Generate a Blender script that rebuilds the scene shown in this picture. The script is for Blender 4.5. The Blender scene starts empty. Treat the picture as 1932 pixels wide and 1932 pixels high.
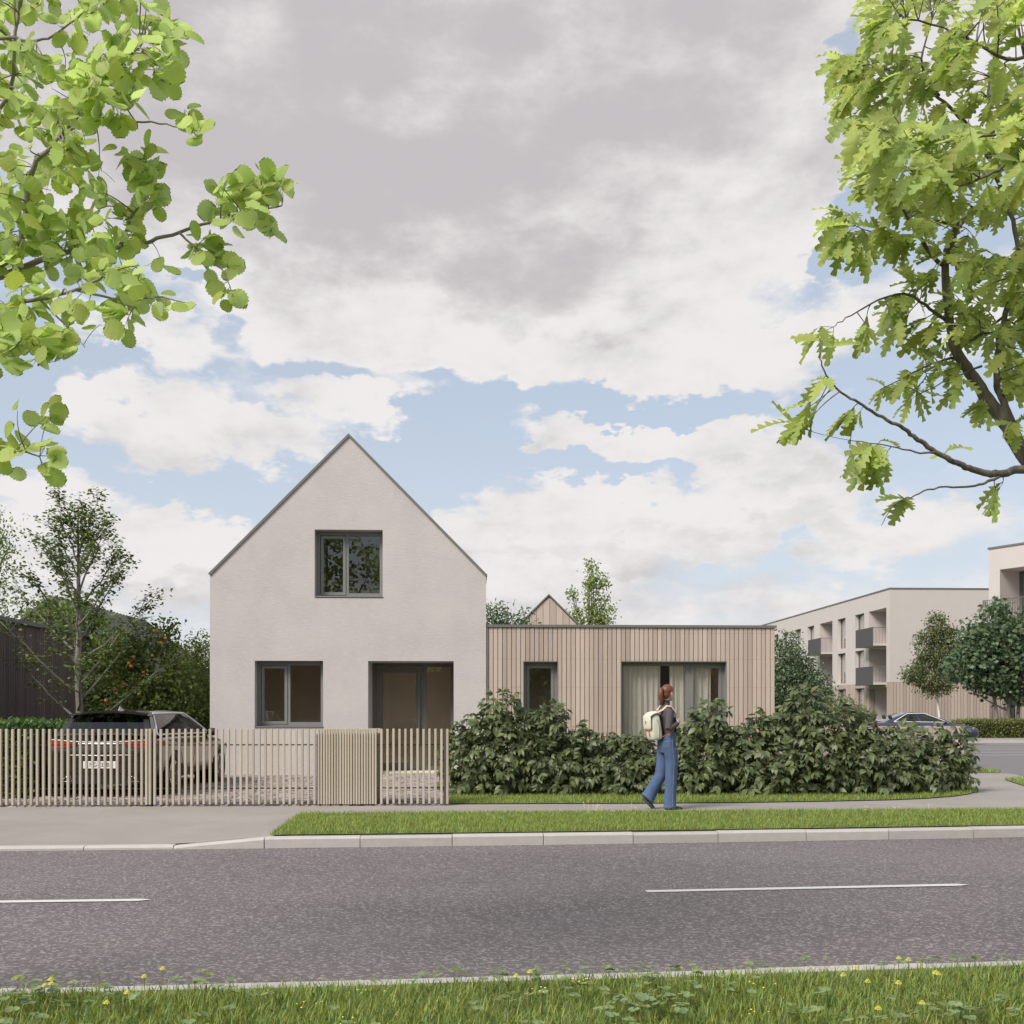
import bpy, bmesh, math, random
import numpy as np
from mathutils import Vector, Matrix, Euler, noise as mnoise
from mathutils.geometry import tessellate_polygon

# ------------------------------------------------------------------ scene, camera, world, sun, exposure
scene = bpy.context.scene
COL = scene.collection
random.seed(7)
A = 0.04                       # the camera looks this far (rad) to the right of the street's depth axis
CH = 1.40                      # camera height
FP = 2000.0                    # focal length in units of a 1932 wide picture

cam_d = bpy.data.cameras.new('camera')
cam = bpy.data.objects.new('camera', cam_d)
COL.objects.link(cam)
cam.location = (0, 0, CH)
cam.rotation_euler = (math.radians(90), 0, -A)
cam_d.sensor_width = 36
cam_d.lens = 36 * FP / 1932
cam_d.shift_y = (1340 - 966) / 1932
cam_d.clip_start = 0.05
cam_d.clip_end = 4000
scene.camera = cam

scene.view_settings.view_transform = 'Standard'
scene.view_settings.look = 'None'
scene.view_settings.gamma = 1
scene.view_settings.use_curve_mapping = False
scene.view_settings.exposure = 0.75
scene.cycles.max_bounces = 8
scene.cycles.transparent_max_bounces = 16
scene.cycles.use_denoising = True

SUN_DIR = Vector((-0.60, -0.52, 0.74)).normalized()    # towards the sun: left, in front of the houses
sun_el = math.asin(SUN_DIR.z)
sun_d = bpy.data.lights.new('sun', 'SUN')
sun_d.energy = 2.4
sun_d.angle = math.radians(25)
sun_d.color = (1.0, 0.95, 0.88)
sun = bpy.data.objects.new('sun', sun_d)
COL.objects.link(sun)
sun.rotation_euler = SUN_DIR.to_track_quat('Z', 'Y').to_euler()
sun.location = (-20, -18, 25)

Fv = Vector((math.sin(A), math.cos(A), 0))
Rv = Vector((math.cos(A), -math.sin(A), 0))
def ray(px, py): return Fv + Rv * ((px - 966) / FP) + Vector((0, 0, (1340 - py) / FP))
def P(px, py, d): return Vector((0, 0, CH)) + ray(px, py) * d
def G(px, py, z=0.0): return P(px, py, (CH - z) * FP / (py - 1340))
def WY(px, py, Y):
    r = ray(px, py); t = Y / r.y
    return Vector((r.x * t, Y, CH + r.z * t))
def WX(px, py, X):
    r = ray(px, py); t = X / r.x
    return Vector((X, r.y * t, CH + r.z * t))
def skydir(px, py):
    d = ray(px, py).normalized()
    return d.x, d.z

world = bpy.data.worlds.new('World')
scene.world = world
world.use_nodes = True
def build_sky():
    nt = world.node_tree; N = nt.nodes; L = nt.links
    N.clear()
    out = N.new('ShaderNodeOutputWorld'); bg = N.new('ShaderNodeBackground')
    bg.inputs['Strength'].default_value = 0.1
    L.new(bg.outputs[0], out.inputs[0])
    def m(op, a, b=None, c=None, clamp=False):
        n = N.new('ShaderNodeMath'); n.operation = op; n.use_clamp = clamp
        for i, v in enumerate((a, b, c)):
            if v is None: continue
            if isinstance(v, (int, float)): n.inputs[i].default_value = v
            else: L.new(v, n.inputs[i])
        return n.outputs[0]
    def vm(op, a, b=None, out=0):
        n = N.new('ShaderNodeVectorMath'); n.operation = op
        for i, v in enumerate((a, b)):
            if v is None: continue
            if isinstance(v, (tuple, list)): n.inputs[i].default_value = v
            else: L.new(v, n.inputs[i])
        return n.outputs[out]
    def maprange(v, a, b, c, d, smooth=True):
        n = N.new('ShaderNodeMapRange'); n.interpolation_type = 'SMOOTHSTEP' if smooth else 'LINEAR'
        n.clamp = True
        for i, x in enumerate((a, b, c, d)): n.inputs[1 + i].default_value = x
        L.new(v, n.inputs[0]); return n.outputs[0]
    def mixc(f, a, b):
        n = N.new('ShaderNodeMix'); n.data_type = 'RGBA'
        if isinstance(f, float): n.inputs[0].default_value = f
        else: L.new(f, n.inputs[0])
        for i, v in ((6, a), (7, b)):
            if isinstance(v, tuple): n.inputs[i].default_value = (*v, 1)
            else: L.new(v, n.inputs[i])
        return n.outputs[2]
    def noise(vec, scale, detail, rough, dist=0.0, col=False):
        n = N.new('ShaderNodeTexNoise'); n.inputs['Scale'].default_value = scale
        n.inputs['Detail'].default_value = detail; n.inputs['Roughness'].default_value = rough
        n.inputs['Distortion'].default_value = dist
        L.new(vec, n.inputs['Vector']); return n.outputs[1 if col else 0]
    sky = N.new('ShaderNodeTexSky'); sky.sky_type = 'NISHITA'; sky.sun_disc = False
    sky.sun_elevation = sun_el
    sky.sun_rotation = math.atan2(SUN_DIR.x, SUN_DIR.y)
    sky.air_density = 1.0; sky.dust_density = 1.5; sky.ozone_density = 1.5
    tc = N.new('ShaderNodeTexCoord'); d = tc.outputs['Generated']
    sep = N.new('ShaderNodeSeparateXYZ'); L.new(d, sep.inputs[0])
    x, y, z = sep.outputs
    zc = m('ADD', m('MAXIMUM', z, 0.0), 0.16)
    comb = N.new('ShaderNodeCombineXYZ')
    L.new(m('DIVIDE', x, zc), comb.inputs[0]); L.new(m('DIVIDE', y, zc), comb.inputs[1])
    pl = comb.outputs[0]
    # direction squeezed so that cloud detail reads wider than tall
    c2 = N.new('ShaderNodeCombineXYZ'); L.new(x, c2.inputs[0]); L.new(m('MULTIPLY', z, 1.9), c2.inputs[2]); L.new(m('MULTIPLY', y, 0.5), c2.inputs[1])
    dz = c2.outputs[0]
    warp = vm('SUBTRACT', noise(dz, 5.0, 5, 0.6, 0, True), (0.5, 0.5, 0.5))
    wl = N.new('ShaderNodeVectorMath'); wl.operation = 'SCALE'; L.new(warp, wl.inputs[0]); wl.inputs[3].default_value = 0.17
    c3 = N.new('ShaderNodeCombineXYZ'); L.new(x, c3.inputs[0]); L.new(z, c3.inputs[2])
    q = vm('ADD', c3.outputs[0], wl.outputs[0])
    warp2 = vm('SUBTRACT', noise(dz, 22.0, 4, 0.6, 0, True), (0.5, 0.5, 0.5))
    w2 = N.new('ShaderNodeVectorMath'); w2.operation = 'SCALE'; L.new(warp2, w2.inputs[0]); w2.inputs[3].default_value = 0.07
    q = vm('ADD', q, w2.outputs[0])
    n1 = noise(pl, 0.9, 7, 0.56)
    n2 = noise(dz, 9.0, 8, 0.62)
    dens = m('ADD', m('MULTIPLY', m('SUBTRACT', n1, 0.5), 0.8), m('MULTIPLY', m('SUBTRACT', n2, 0.5), 1.75))
    grey = None
    # big masses of the day's clouds: where, how wide and how dense (negative: open sky)
    blobs = [
        (900, 120, 1100, 520, 1.25), (820, 560, 560, 170, .55), (1100, 650, 420, 110, .62), (1330, 610, 330, 110, .5), (1800, 590, 260, 110, .4), (1480, 680, 160, 60, .35),
        (260, 655, 200, 62, .62), (300, 790, 200, 75, .62), (480, 850, 200, 55, .6), (640, 770, 120, 50, .6), (730, 770, 90, 40, .4), (1190, 848, 280, 58, .95), (1340, 815, 190, 40, .7),
        (1470, 890, 210, 75, .68), (1300, 970, 330, 80, .68), (1020, 1040, 260, 60, .55), (1650, 990, 260, 70, .5), (200, 990, 260, 85, .68), (330, 1010, 160, 75, .5), (60, 890, 160, 40, .5),
        (1000, 1110, 1300, 60, .40), (1000, 1200, 1500, 70, .45),
        (1150, 752, 420, 45, -.5), (830, 880, 170, 120, -.5), (110, 725, 260, 36, -.55), (1640, 400, 90, 120, -1.0), (1590, 70, 45, 90, -1.1), (1580, 500, 40, 45, -.8),
        (590, 690, 150, 35, -.45), (420, 630, 50, 35, -.35), (320, 515, 55, 30, -1.0), (1760, 790, 240, 80, -.45), (540, 970, 170, 45, -.45), (1500, 590, 120, 34, -.5), (1050, 915, 240, 34, -.5), (1250, 920, 200, 26, -.4), (1700, 1090, 250, 40, -.3)]
    greys = [(800, 130, 1000, 330, 1.0), (1010, 520, 300, 85, .75), (430, 330, 420, 170, .35), (1480, 905, 170, 34, .32), (1420, 1000, 300, 34, .36), (260, 1075, 300, 34, .45), (1150, 1060, 300, 30, .4), (1440, 1080, 180, 28, .28), (320, 905, 260, 16, .3), (700, 700, 300, 24, .25)]
    def blob(px, py, rx, ry, amp):
        cx, cz = skydir(px, py)
        k = 1 / math.sqrt(1 + ((px - 966) / FP) ** 2 + ((1340 - py) / FP) ** 2)
        s = vm('MULTIPLY', vm('SUBTRACT', q, (cx, 0, cz)), (FP / rx / k, 0, FP / ry / k))
        return maprange(vm('DOT_PRODUCT', s, s, 1), 0.0, 1.25, amp, 0.0)
    for b in blobs: dens = m('ADD', dens, blob(*b))
    for b in greys:
        g = blob(*b); grey = g if grey is None else m('ADD', grey, g)
    mask = maprange(dens, -0.04, 0.56, 0, 1)
    up = vm('ADD', dz, (-0.025, 0, 0.055))
    rel = m('SUBTRACT', n2, noise(up, 9.0, 8, 0.62))          # which way each billow faces: lit from upper left
    big = m('SUBTRACT', noise(dz, 3.2, 6, 0.58), 0.5)
    tk = m('ADD', m('MULTIPLY', grey, 0.9), m('MULTIPLY', big, 0.9))
    up2 = vm('ADD', dz, (-0.05, 0, 0.13))
    rel2 = m('SUBTRACT', m('ADD', big, 0.5), noise(up2, 3.2, 6, 0.58))
    tk = m('ADD', tk, m('MULTIPLY', rel, -2.0))
    tk = m('ADD', tk, m('MULTIPLY', rel2, -1.7))
    thick = maprange(tk, -0.25, 1.15, 0, 1)
    cloud = mixc(thick, (5.2, 5.04, 4.97), (3.36, 3.17, 3.24))
    pale = mixc(0.68, sky.outputs[0], (3.62, 3.95, 4.4))
    haze = maprange(z, 0.02, 0.30, 0.62, 0.0)
    pale = mixc(haze, pale, (4.2, 4.5, 4.85))
    full = mixc(m('MULTIPLY', mask, 0.96), pale, cloud)
    L.new(full, bg.inputs['Color'])
build_sky()

# ------------------------------------------------------------------ helpers
def tag(o, label=None, cat=None, group=None, kind=None):
    if label: o['label'] = label
    if cat: o['category'] = cat
    if group: o['group'] = group
    if kind: o['kind'] = kind
    return o
def empty(name, loc, label=None, cat=None, group=None, rz=0.0):
    o = bpy.data.objects.new(name, None); COL.objects.link(o)
    o.location = loc; o.rotation_euler = (0, 0, rz); o.empty_display_size = .1
    return tag(o, label, cat, group)
def origin(o):
    while o.parent: o = o.parent
    return o.location.copy()
def link_mesh(name, me, material=None, parent=None):
    o = bpy.data.objects.new(name, me); COL.objects.link(o)
    if material and not me.materials: me.materials.append(material)
    if parent: o.parent = parent
    return o
def copy_tree(o, parent=None):
    c = o.copy(); COL.objects.link(c)
    if parent: c.parent = parent
    for ch in list(o.children): copy_tree(ch, c)
    return c

class MB:
    def __init__(s): s.v = []; s.f = []; s.sm = []
    def add(s, vs, fs, smooth=False):
        b = len(s.v); s.v += [tuple(v) for v in vs]
        s.f += [tuple(b + i for i in f) for f in fs]; s.sm += [smooth] * len(fs)
    def box(s, x0, x1, y0, y1, z0, z1, M=None, ch=0.0):
        if ch <= 0:
            vs = [(x, y, z) for z in (z0, z1) for y in (y0, y1) for x in (x0, x1)]
            fs = [(0, 2, 3, 1), (4, 5, 7, 6), (0, 1, 5, 4), (1, 3, 7, 5), (3, 2, 6, 7), (2, 0, 4, 6)]
        else:
            vs = []; idx = {}
            lo = (x0, y0, z0); hi = (x1, y1, z1)
            for sx in (0, 1):
                for sy in (0, 1):
                    for sz in (0, 1):
                        for ax in range(3):
                            p = []
                            for k, sk in enumerate((sx, sy, sz)):
                                e = hi[k] if sk else lo[k]
                                if k != ax: e += -ch if sk else ch
                                p.append(e)
                            idx[(sx, sy, sz, ax)] = len(vs); vs.append(tuple(p))
            fs = []
            def face(keys):
                c = sum((Vector(vs[idx[k]]) for k in keys), Vector()) / len(keys)
                a, b_, d = (Vector(vs[idx[k]]) for k in keys[:3])
                nrm = (b_ - a).cross(d - a); ctr = Vector(((x0 + x1) / 2, (y0 + y1) / 2, (z0 + z1) / 2))
                ks = [idx[k] for k in keys]
                fs.append(tuple(ks if nrm.dot(c - ctr) > 0 else ks[::-1]))
            for ax in range(3):
                o1, o2 = [k for k in range(3) if k != ax]
                for sd in (0, 1):
                    ks = []
                    for a, b_ in ((0, 0), (0, 1), (1, 1), (1, 0)):
                        t = [0, 0, 0]; t[ax] = sd; t[o1] = a; t[o2] = b_; ks.append((*t, ax))
                    face(ks)
                for a in (0, 1):
                    for b_ in (0, 1):
                        t0 = [0, 0, 0]; t0[o1] = a; t0[o2] = b_; t1 = list(t0); t1[ax] = 1
                        face([(*t0, o1), (*t1, o1), (*t1, o2), (*t0, o2)])
            for sx in (0, 1):
                for sy in (0, 1):
                    for sz in (0, 1): face([(sx, sy, sz, 0), (sx, sy, sz, 1), (sx, sy, sz, 2)])
        if M is not None: vs = [M @ Vector(v) for v in vs]
        s.add(vs, fs)
    def tube(s, pts, radii, n=6, cap=True, smooth=True, flat=1.0):
        pts = [Vector(p) for p in pts]
        if not hasattr(radii, '__len__'): radii = [radii] * len(pts)
        vs = []; fs = []
        up = None
        for i, p in enumerate(pts):
            t = (pts[min(i + 1, len(pts) - 1)] - pts[max(i - 1, 0)])
            t = t.normalized() if t.length > 1e-9 else Vector((0, 0, 1))
            if up is None:
                up = t.orthogonal().normalized()
            else:
                up = (up - t * up.dot(t)); up = up.normalized() if up.length > 1e-6 else t.orthogonal().normalized()
            b = t.cross(up)
            for k in range(n):
                a = 2 * math.pi * k / n
                vs.append(p + (up * math.cos(a) + b * math.sin(a) * flat) * radii[i])
        for i in range(len(pts) - 1):
            for k in range(n):
                k2 = (k + 1) % n
                fs.append((i * n + k, i * n + k2, (i + 1) * n + k2, (i + 1) * n + k))
        if cap:
            fs.append(tuple(range(n - 1, -1, -1))); fs.append(tuple((len(pts) - 1) * n + k for k in range(n)))
        s.add(vs, fs, smooth)
    def loft(s, rings, cap=True, smooth=True, closed=True):
        n = len(rings[0]); vs = [v for r in rings for v in r]; fs = []
        for i in range(len(rings) - 1):
            for k in range(n if closed else n - 1):
                k2 = (k + 1) % n
                fs.append((i * n + k, i * n + k2, (i + 1) * n + k2, (i + 1) * n + k))
        if cap:
            fs.append(tuple(range(n - 1, -1, -1))); fs.append(tuple((len(rings) - 1) * n + k for k in range(n)))
        s.add(vs, fs, smooth)
    def sphere(s, c, r, nu=8, nv=6, sc=(1, 1, 1), M=None):
        c = Vector(c); vs = [c + Vector((0, 0, -r * sc[2]))]; fs = []
        for j in range(1, nv):
            ph = -math.pi / 2 + math.pi * j / nv
            for i in range(nu):
                th = 2 * math.pi * i / nu
                vs.append(c + Vector((math.cos(th) * math.cos(ph) * r * sc[0], math.sin(th) * math.cos(ph) * r * sc[1], math.sin(ph) * r * sc[2])))
        vs.append(c + Vector((0, 0, r * sc[2]))); top = len(vs) - 1
        for i in range(nu):
            i2 = (i + 1) % nu
            fs.append((0, 1 + i2, 1 + i)); fs.append((top, 1 + (nv - 2) * nu + i, 1 + (nv - 2) * nu + i2))
            for j in range(nv - 2):
                fs.append((1 + j * nu + i, 1 + j * nu + i2, 1 + (j + 1) * nu + i2, 1 + (j + 1) * nu + i))
        if M is not None: vs = [M @ v for v in vs]
        s.add(vs, fs, True)
    def cyl(s, c, axis, r, h, n=24, r2=None, smooth=False):
        axis = Vector(axis).normalized(); c = Vector(c)
        s.tube([c - axis * h / 2, c + axis * h / 2], [r, r if r2 is None else r2], n, True, smooth)
    def mesh(s, name):
        me = bpy.data.meshes.new(name); me.from_pydata(s.v, [], s.f)
        if any(s.sm): me.polygons.foreach_set('use_smooth', s.sm)
        me.update(); return me
    def build(s, name, material=None, parent=None, local=False):
        if parent is not None and not local:
            o = origin(parent); s.v = [(a - o.x, b - o.y, c - o.z) for a, b, c in s.v]
        return link_mesh(name, s.mesh(name), material, parent)

def wall_mesh(mb, outline, holes, frame, t):
    """flat wall: outline and holes in (u, z); frame(u, w, z) -> point, w from 0 (face) to t (back)"""
    loops = [[Vector((u, z, 0)) for u, z in outline]] + [[Vector((u, z, 0)) for u, z in h] for h in holes]
    flat = [p for l in loops for p in l]
    tris = tessellate_polygon(loops)
    ctr = sum((Vector(frame(p.x, t / 2, p.y)) for p in loops[0]), Vector()) / len(loops[0])
    for w, outw in ((0, -1), (t, 1)):
        vs = [Vector(frame(p.x, w, p.y)) for p in flat]
        o = Vector(frame(0, w, 0)) - Vector(frame(0, t / 2, 0)); fs = []
        for a, b, c in tris:
            n = (vs[b] - vs[a]).cross(vs[c] - vs[a])
            fs.append((a, b, c) if n.dot(o) > 0 else (a, c, b))
        mb.add(vs, fs)
    for li, l in enumerate(loops):
        area = sum(l[i].x * l[(i + 1) % len(l)].y - l[(i + 1) % len(l)].x * l[i].y for i in range(len(l)))
        for i in range(len(l)):
            a, b = l[i], l[(i + 1) % len(l)]
            vs = [Vector(frame(a.x, 0, a.y)), Vector(frame(b.x, 0, b.y)), Vector(frame(b.x, t, b.y)), Vector(frame(a.x, t, a.y))]
            mb.add(vs, [(0, 1, 2, 3)])
def rect(u0, u1, z0, z1): return [(u0, z0), (u1, z0), (u1, z1), (u0, z1)]

# ------------------------------------------------------------------ materials
def new_mat(name):
    m = bpy.data.materials.new(name); m.use_nodes = True
    nt = m.node_tree; b = nt.nodes['Principled BSDF']; return m, nt, b
def mat(name, col, rough=.6, var=.12, scale=6.0, detail=5, stretch=(1, 1, 1), bump=0.0, bscale=80.0, metal=0.0, spec=.5, objvar=0.0,
        island=0.0, coat=0.0, tint=None, tintscale=1.5, tintamt=0.0, bstretch=None, speck=None):
    m, nt, b = new_mat(name); N = nt.nodes; L = nt.links
    tc = N.new('ShaderNodeTexCoord')
    def mapped(st):
        mp = N.new('ShaderNodeMapping'); mp.inputs['Scale'].default_value = st; L.new(tc.outputs['Object'], mp.inputs[0]); return mp.outputs[0]
    vec = mapped(stretch)
    def noise(sc, dt, v=None, ro=.6):
        n = N.new('ShaderNodeTexNoise'); n.inputs['Scale'].default_value = sc; n.inputs['Detail'].default_value = dt; n.inputs['Roughness'].default_value = ro
        L.new(v or vec, n.inputs['Vector']); return n.outputs[0]
    def mth(op, a, b_, c=None):
        n = N.new('ShaderNodeMath'); n.operation = op
        for i, v in enumerate((a, b_, c)):
            if v is None: continue
            if isinstance(v, (int, float)): n.inputs[i].default_value = v
            else: L.new(v, n.inputs[i])
        return n.outputs[0]
    f = mth('MULTIPLY_ADD', noise(scale, detail), 2 * var, 1 - var)
    if objvar:
        oi = N.new('ShaderNodeObjectInfo'); f = mth('MULTIPLY', f, mth('MULTIPLY_ADD', oi.outputs['Random'], 2 * objvar, 1 - objvar))
    if island:
        ge = N.new('ShaderNodeNewGeometry'); f = mth('MULTIPLY', f, mth('MULTIPLY_ADD', ge.outputs['Random Per Island'], 2 * island, 1 - island))
    base = None
    rgb = N.new('ShaderNodeRGB'); rgb.outputs[0].default_value = (*col, 1); base = rgb.outputs[0]
    if tint:
        mx = N.new('ShaderNodeMix'); mx.data_type = 'RGBA'; mr = N.new('ShaderNodeMapRange'); mr.inputs[1].default_value = .35; mr.inputs[2].default_value = .65; mr.inputs[4].default_value = tintamt
        L.new(noise(tintscale, 4), mr.inputs[0]); L.new(mr.outputs[0], mx.inputs[0]); L.new(base, mx.inputs[6]); mx.inputs[7].default_value = (*tint, 1); base = mx.outputs[2]
        if objvar:
            mx2 = N.new('ShaderNodeMix'); mx2.data_type = 'RGBA'; oi2 = N.new('ShaderNodeObjectInfo')
            L.new(mth('FRACT', mth('MULTIPLY', oi2.outputs['Random'], 7.31), None), mx2.inputs[0])
            mxs = N.new('ShaderNodeMath'); mxs.operation = 'MULTIPLY'; L.new(mx2.inputs[0].links[0].from_socket, mxs.inputs[0]); mxs.inputs[1].default_value = tintamt
            nt.links.remove(mx2.inputs[0].links[0]); L.new(mxs.outputs[0], mx2.inputs[0])
            L.new(base, mx2.inputs[6]); mx2.inputs[7].default_value = (*tint, 1); base = mx2.outputs[2]
    if speck:                       # (colour, scale, threshold, amount)
        vo = N.new('ShaderNodeTexVoronoi'); vo.inputs['Scale'].default_value = speck[1]; L.new(tc.outputs['Object'], vo.inputs['Vector'])
        sx = N.new('ShaderNodeSeparateColor'); L.new(vo.outputs['Color'], sx.inputs[0])
        mr = N.new('ShaderNodeMapRange'); mr.inputs[1].default_value = speck[2]; mr.inputs[2].default_value = 1; mr.inputs[4].default_value = speck[3]; L.new(sx.outputs[0], mr.inputs[0])
        mx = N.new('ShaderNodeMix'); mx.data_type = 'RGBA'; L.new(mr.outputs[0], mx.inputs[0]); L.new(base, mx.inputs[6]); mx.inputs[7].default_value = (*speck[0], 1); base = mx.outputs[2]
    vmn = N.new('ShaderNodeVectorMath'); vmn.operation = 'SCALE'; L.new(base, vmn.inputs[0]); L.new(f, vmn.inputs[3])
    L.new(vmn.outputs[0], b.inputs['Base Color'])
    b.inputs['Roughness'].default_value = rough; b.inputs['Metallic'].default_value = metal
    b.inputs['Specular IOR Level'].default_value = spec; b.inputs['Coat Weight'].default_value = coat
    if coat: b.inputs['Coat Roughness'].default_value = .03
    if bump:
        bp = N.new('ShaderNodeBump'); bp.inputs['Strength'].default_value = bump; bp.inputs['Distance'].default_value = .01
        L.new(noise(bscale, 6, mapped(bstretch) if bstretch else None), bp.inputs['Height']); L.new(bp.outputs[0], b.inputs['Normal'])
    return m
def leaf_mat(name, col, back=None, hue=.25, val=.35, trans=.35, rough=.45, spec=.35, tcol=None):
    m, nt, b = new_mat(name); N = nt.nodes; L = nt.links
    ge = N.new('ShaderNodeNewGeometry'); oi = N.new('ShaderNodeObjectInfo')
    def mth(op, a, b_=None, c=None):
        n = N.new('ShaderNodeMath'); n.operation = op
        for i, v in enumerate((a, b_, c)):
            if v is None: continue
            if isinstance(v, (int, float)): n.inputs[i].default_value = v
            else: L.new(v, n.inputs[i])
        return n.outputs[0]
    r = mth('FRACT', mth('ADD', ge.outputs['Random Per Island'], oi.outputs['Random']))
    r2 = mth('FRACT', mth('MULTIPLY', r, 13.7))
    mx = N.new('ShaderNodeMix'); mx.data_type = 'RGBA'
    warm = (col[0] * 1.35, col[1] * 1.0, col[2] * .7); cool = (col[0] * .75, col[1] * .95, col[2] * 1.25)
    mx.inputs[6].default_value = (*cool, 1); mx.inputs[7].default_value = (*warm, 1)
    L.new(mth('MULTIPLY_ADD', mth('SUBTRACT', r2, .5), 2 * hue + .01, .5), mx.inputs[0])
    base = mx.outputs[2]
    if back:
        mb_ = N.new('ShaderNodeMix'); mb_.data_type = 'RGBA'; L.new(ge.outputs['Backfacing'], mb_.inputs[0]); L.new(base, mb_.inputs[6]); mb_.inputs[7].default_value = (*back, 1); base = mb_.outputs[2]
    sc = N.new('ShaderNodeVectorMath'); sc.operation = 'SCALE'; L.new(base, sc.inputs[0]); L.new(mth('MULTIPLY_ADD', r, 2 * val, 1 - val), sc.inputs[3])
    L.new(sc.outputs[0], b.inputs['Base Color']); b.inputs['Roughness'].default_value = rough; b.inputs['Specular IOR Level'].default_value = spec
    tr = N.new('ShaderNodeBsdfTranslucent'); ms = N.new('ShaderNodeMixShader'); ms.inputs[0].default_value = trans
    tm = N.new('ShaderNodeVectorMath'); tm.operation = 'MULTIPLY'; L.new(sc.outputs[0], tm.inputs[0]); tm.inputs[1].default_value = tcol or (1.35, 1.25, .55)
    L.new(tm.outputs[0], tr.inputs[0])
    L.new(b.outputs[0], ms.inputs[1]); L.new(tr.outputs[0], ms.inputs[2]); L.new(ms.outputs[0], N['Material Output'].inputs[0])
    return m
def glass_mat(name, tint=(.85, .87, .86), refl=1.0, ior=1.5, rough=0.0):
    m, nt, b = new_mat(name); N = nt.nodes; L = nt.links; N.remove(b)
    t = N.new('ShaderNodeBsdfTransparent'); t.inputs[0].default_value = (*tint, 1)
    g = N.new('ShaderNodeBsdfGlossy'); g.inputs['Roughness'].default_value = rough
    fr = N.new('ShaderNodeFresnel'); fr.inputs[0].default_value = ior
    mu = N.new('ShaderNodeMath'); mu.operation = 'MULTIPLY'; mu.use_clamp = True; L.new(fr.outputs[0], mu.inputs[0]); mu.inputs[1].default_value = refl
    ge = N.new('ShaderNodeNewGeometry'); fb = N.new('ShaderNodeMath'); fb.operation = 'SUBTRACT'; fb.inputs[0].default_value = 1; L.new(ge.outputs['Backfacing'], fb.inputs[1])
    m2 = N.new('ShaderNodeMath'); m2.operation = 'MULTIPLY'; L.new(mu.outputs[0], m2.inputs[0]); L.new(fb.outputs[0], m2.inputs[1])      # one reflection per pane, on the side that is seen
    ms = N.new('ShaderNodeMixShader'); L.new(m2.outputs[0], ms.inputs[0]); L.new(t.outputs[0], ms.inputs[1]); L.new(g.outputs[0], ms.inputs[2])
    L.new(ms.outputs[0], N['Material Output'].inputs[0]); return m

def plaster_mat():
    m, nt, b = new_mat('plaster'); N = nt.nodes; L = nt.links
    tc = N.new('ShaderNodeTexCoord')
    def mp(s):
        n = N.new('ShaderNodeMapping'); n.inputs['Scale'].default_value = s; L.new(tc.outputs['Object'], n.inputs[0]); return n.outputs[0]
    def noise(v, sc, dt, ro=.6):
        n = N.new('ShaderNodeTexNoise'); n.inputs['Scale'].default_value = sc; n.inputs['Detail'].default_value = dt; n.inputs['Roughness'].default_value = ro; L.new(v, n.inputs[0]); return n.outputs[0]
    def mr(v, a, c, lo, hi):
        n = N.new('ShaderNodeMapRange'); n.inputs[1].default_value = a; n.inputs[2].default_value = c; n.inputs[3].default_value = lo; n.inputs[4].default_value = hi; L.new(v, n.inputs[0]); return n.outputs[0]
    def mix(f, a, c):
        n = N.new('ShaderNodeMix'); n.data_type = 'RGBA'; L.new(f, n.inputs[0])
        if isinstance(a, tuple): n.inputs[6].default_value = (*a, 1)
        else: L.new(a, n.inputs[6])
        n.inputs[7].default_value = (*c, 1); return n.outputs[2]
    str_h = noise(mp((1.4, 1.4, 6.0)), 5.0, 6, .65)       # trowel strokes, mostly level
    pits = noise(mp((1.6, 1.6, 5.0)), 13.0, 4, .7)
    cloud = noise(mp((1, 1, 1)), .9, 3)
    c = mix(mr(cloud, .35, .68, 0, 1), (.555, .512, .488), (.50, .458, .455))
    c = mix(mr(str_h, .50, .72, 0, .55), c, (.63, .59, .56))
    c = mix(mr(pits, .61, .72, 0, .9), c, (.33, .30, .28))
    L.new(c, b.inputs['Base Color']); b.inputs['Roughness'].default_value = .9; b.inputs['Specular IOR Level'].default_value = .2
    bp = N.new('ShaderNodeBump'); bp.inputs['Strength'].default_value = .36; bp.inputs['Distance'].default_value = .012
    ad = N.new('ShaderNodeMath'); ad.operation = 'MULTIPLY_ADD'; L.new(pits, ad.inputs[0]); ad.inputs[1].default_value = -.8; L.new(str_h, ad.inputs[2])
    L.new(ad.outputs[0], bp.inputs['Height']); L.new(bp.outputs[0], b.inputs['Normal'])
    return m

M = {}
M['plaster'] = plaster_mat()
M['plaster_far'] = mat('plaster_far', (.55, .495, .465), .9, .05, 1.5)
M['frame'] = mat('frame_paint', (.20, .20, .188), .42, .05, 4)
M['frame_dark'] = mat('frame_dark', (.13, .125, .118), .45, .05, 4)
M['panel'] = mat('balcony_panel', (.088, .082, .082), .7, .05, 4, spec=.2)
M['trim'] = mat('trim_metal', (.16, .152, .138), .5, .08, 4)
M['roof'] = mat('roof_metal', (.10, .10, .105), .45, .1, 4, metal=.3)
M['glass'] = glass_mat('window_glass', (.98, .98, .97), 3.4, 1.5)
M['interior'] = mat('interior', (.78, .67, .53), .9, .1, 2)
M['interior_light'] = mat('interior_light', (.62, .53, .43), .9, .08, 2)
M['curtain'] = mat('linen', (.86, .83, .76), .9, .10, 30, stretch=(1, 1, .15))
def linen():
    m = M['curtain']; nt = m.node_tree; N = nt.nodes; L = nt.links; b = N['Principled BSDF']
    t = N.new('ShaderNodeBsdfTranslucent'); t.inputs[0].default_value = (.86, .83, .76, 1); ms = N.new('ShaderNodeMixShader'); ms.inputs[0].default_value = .45
    L.new(b.outputs[0], ms.inputs[1]); L.new(t.outputs[0], ms.inputs[2]); L.new(ms.outputs[0], N['Material Output'].inputs[0])
linen()
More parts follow.
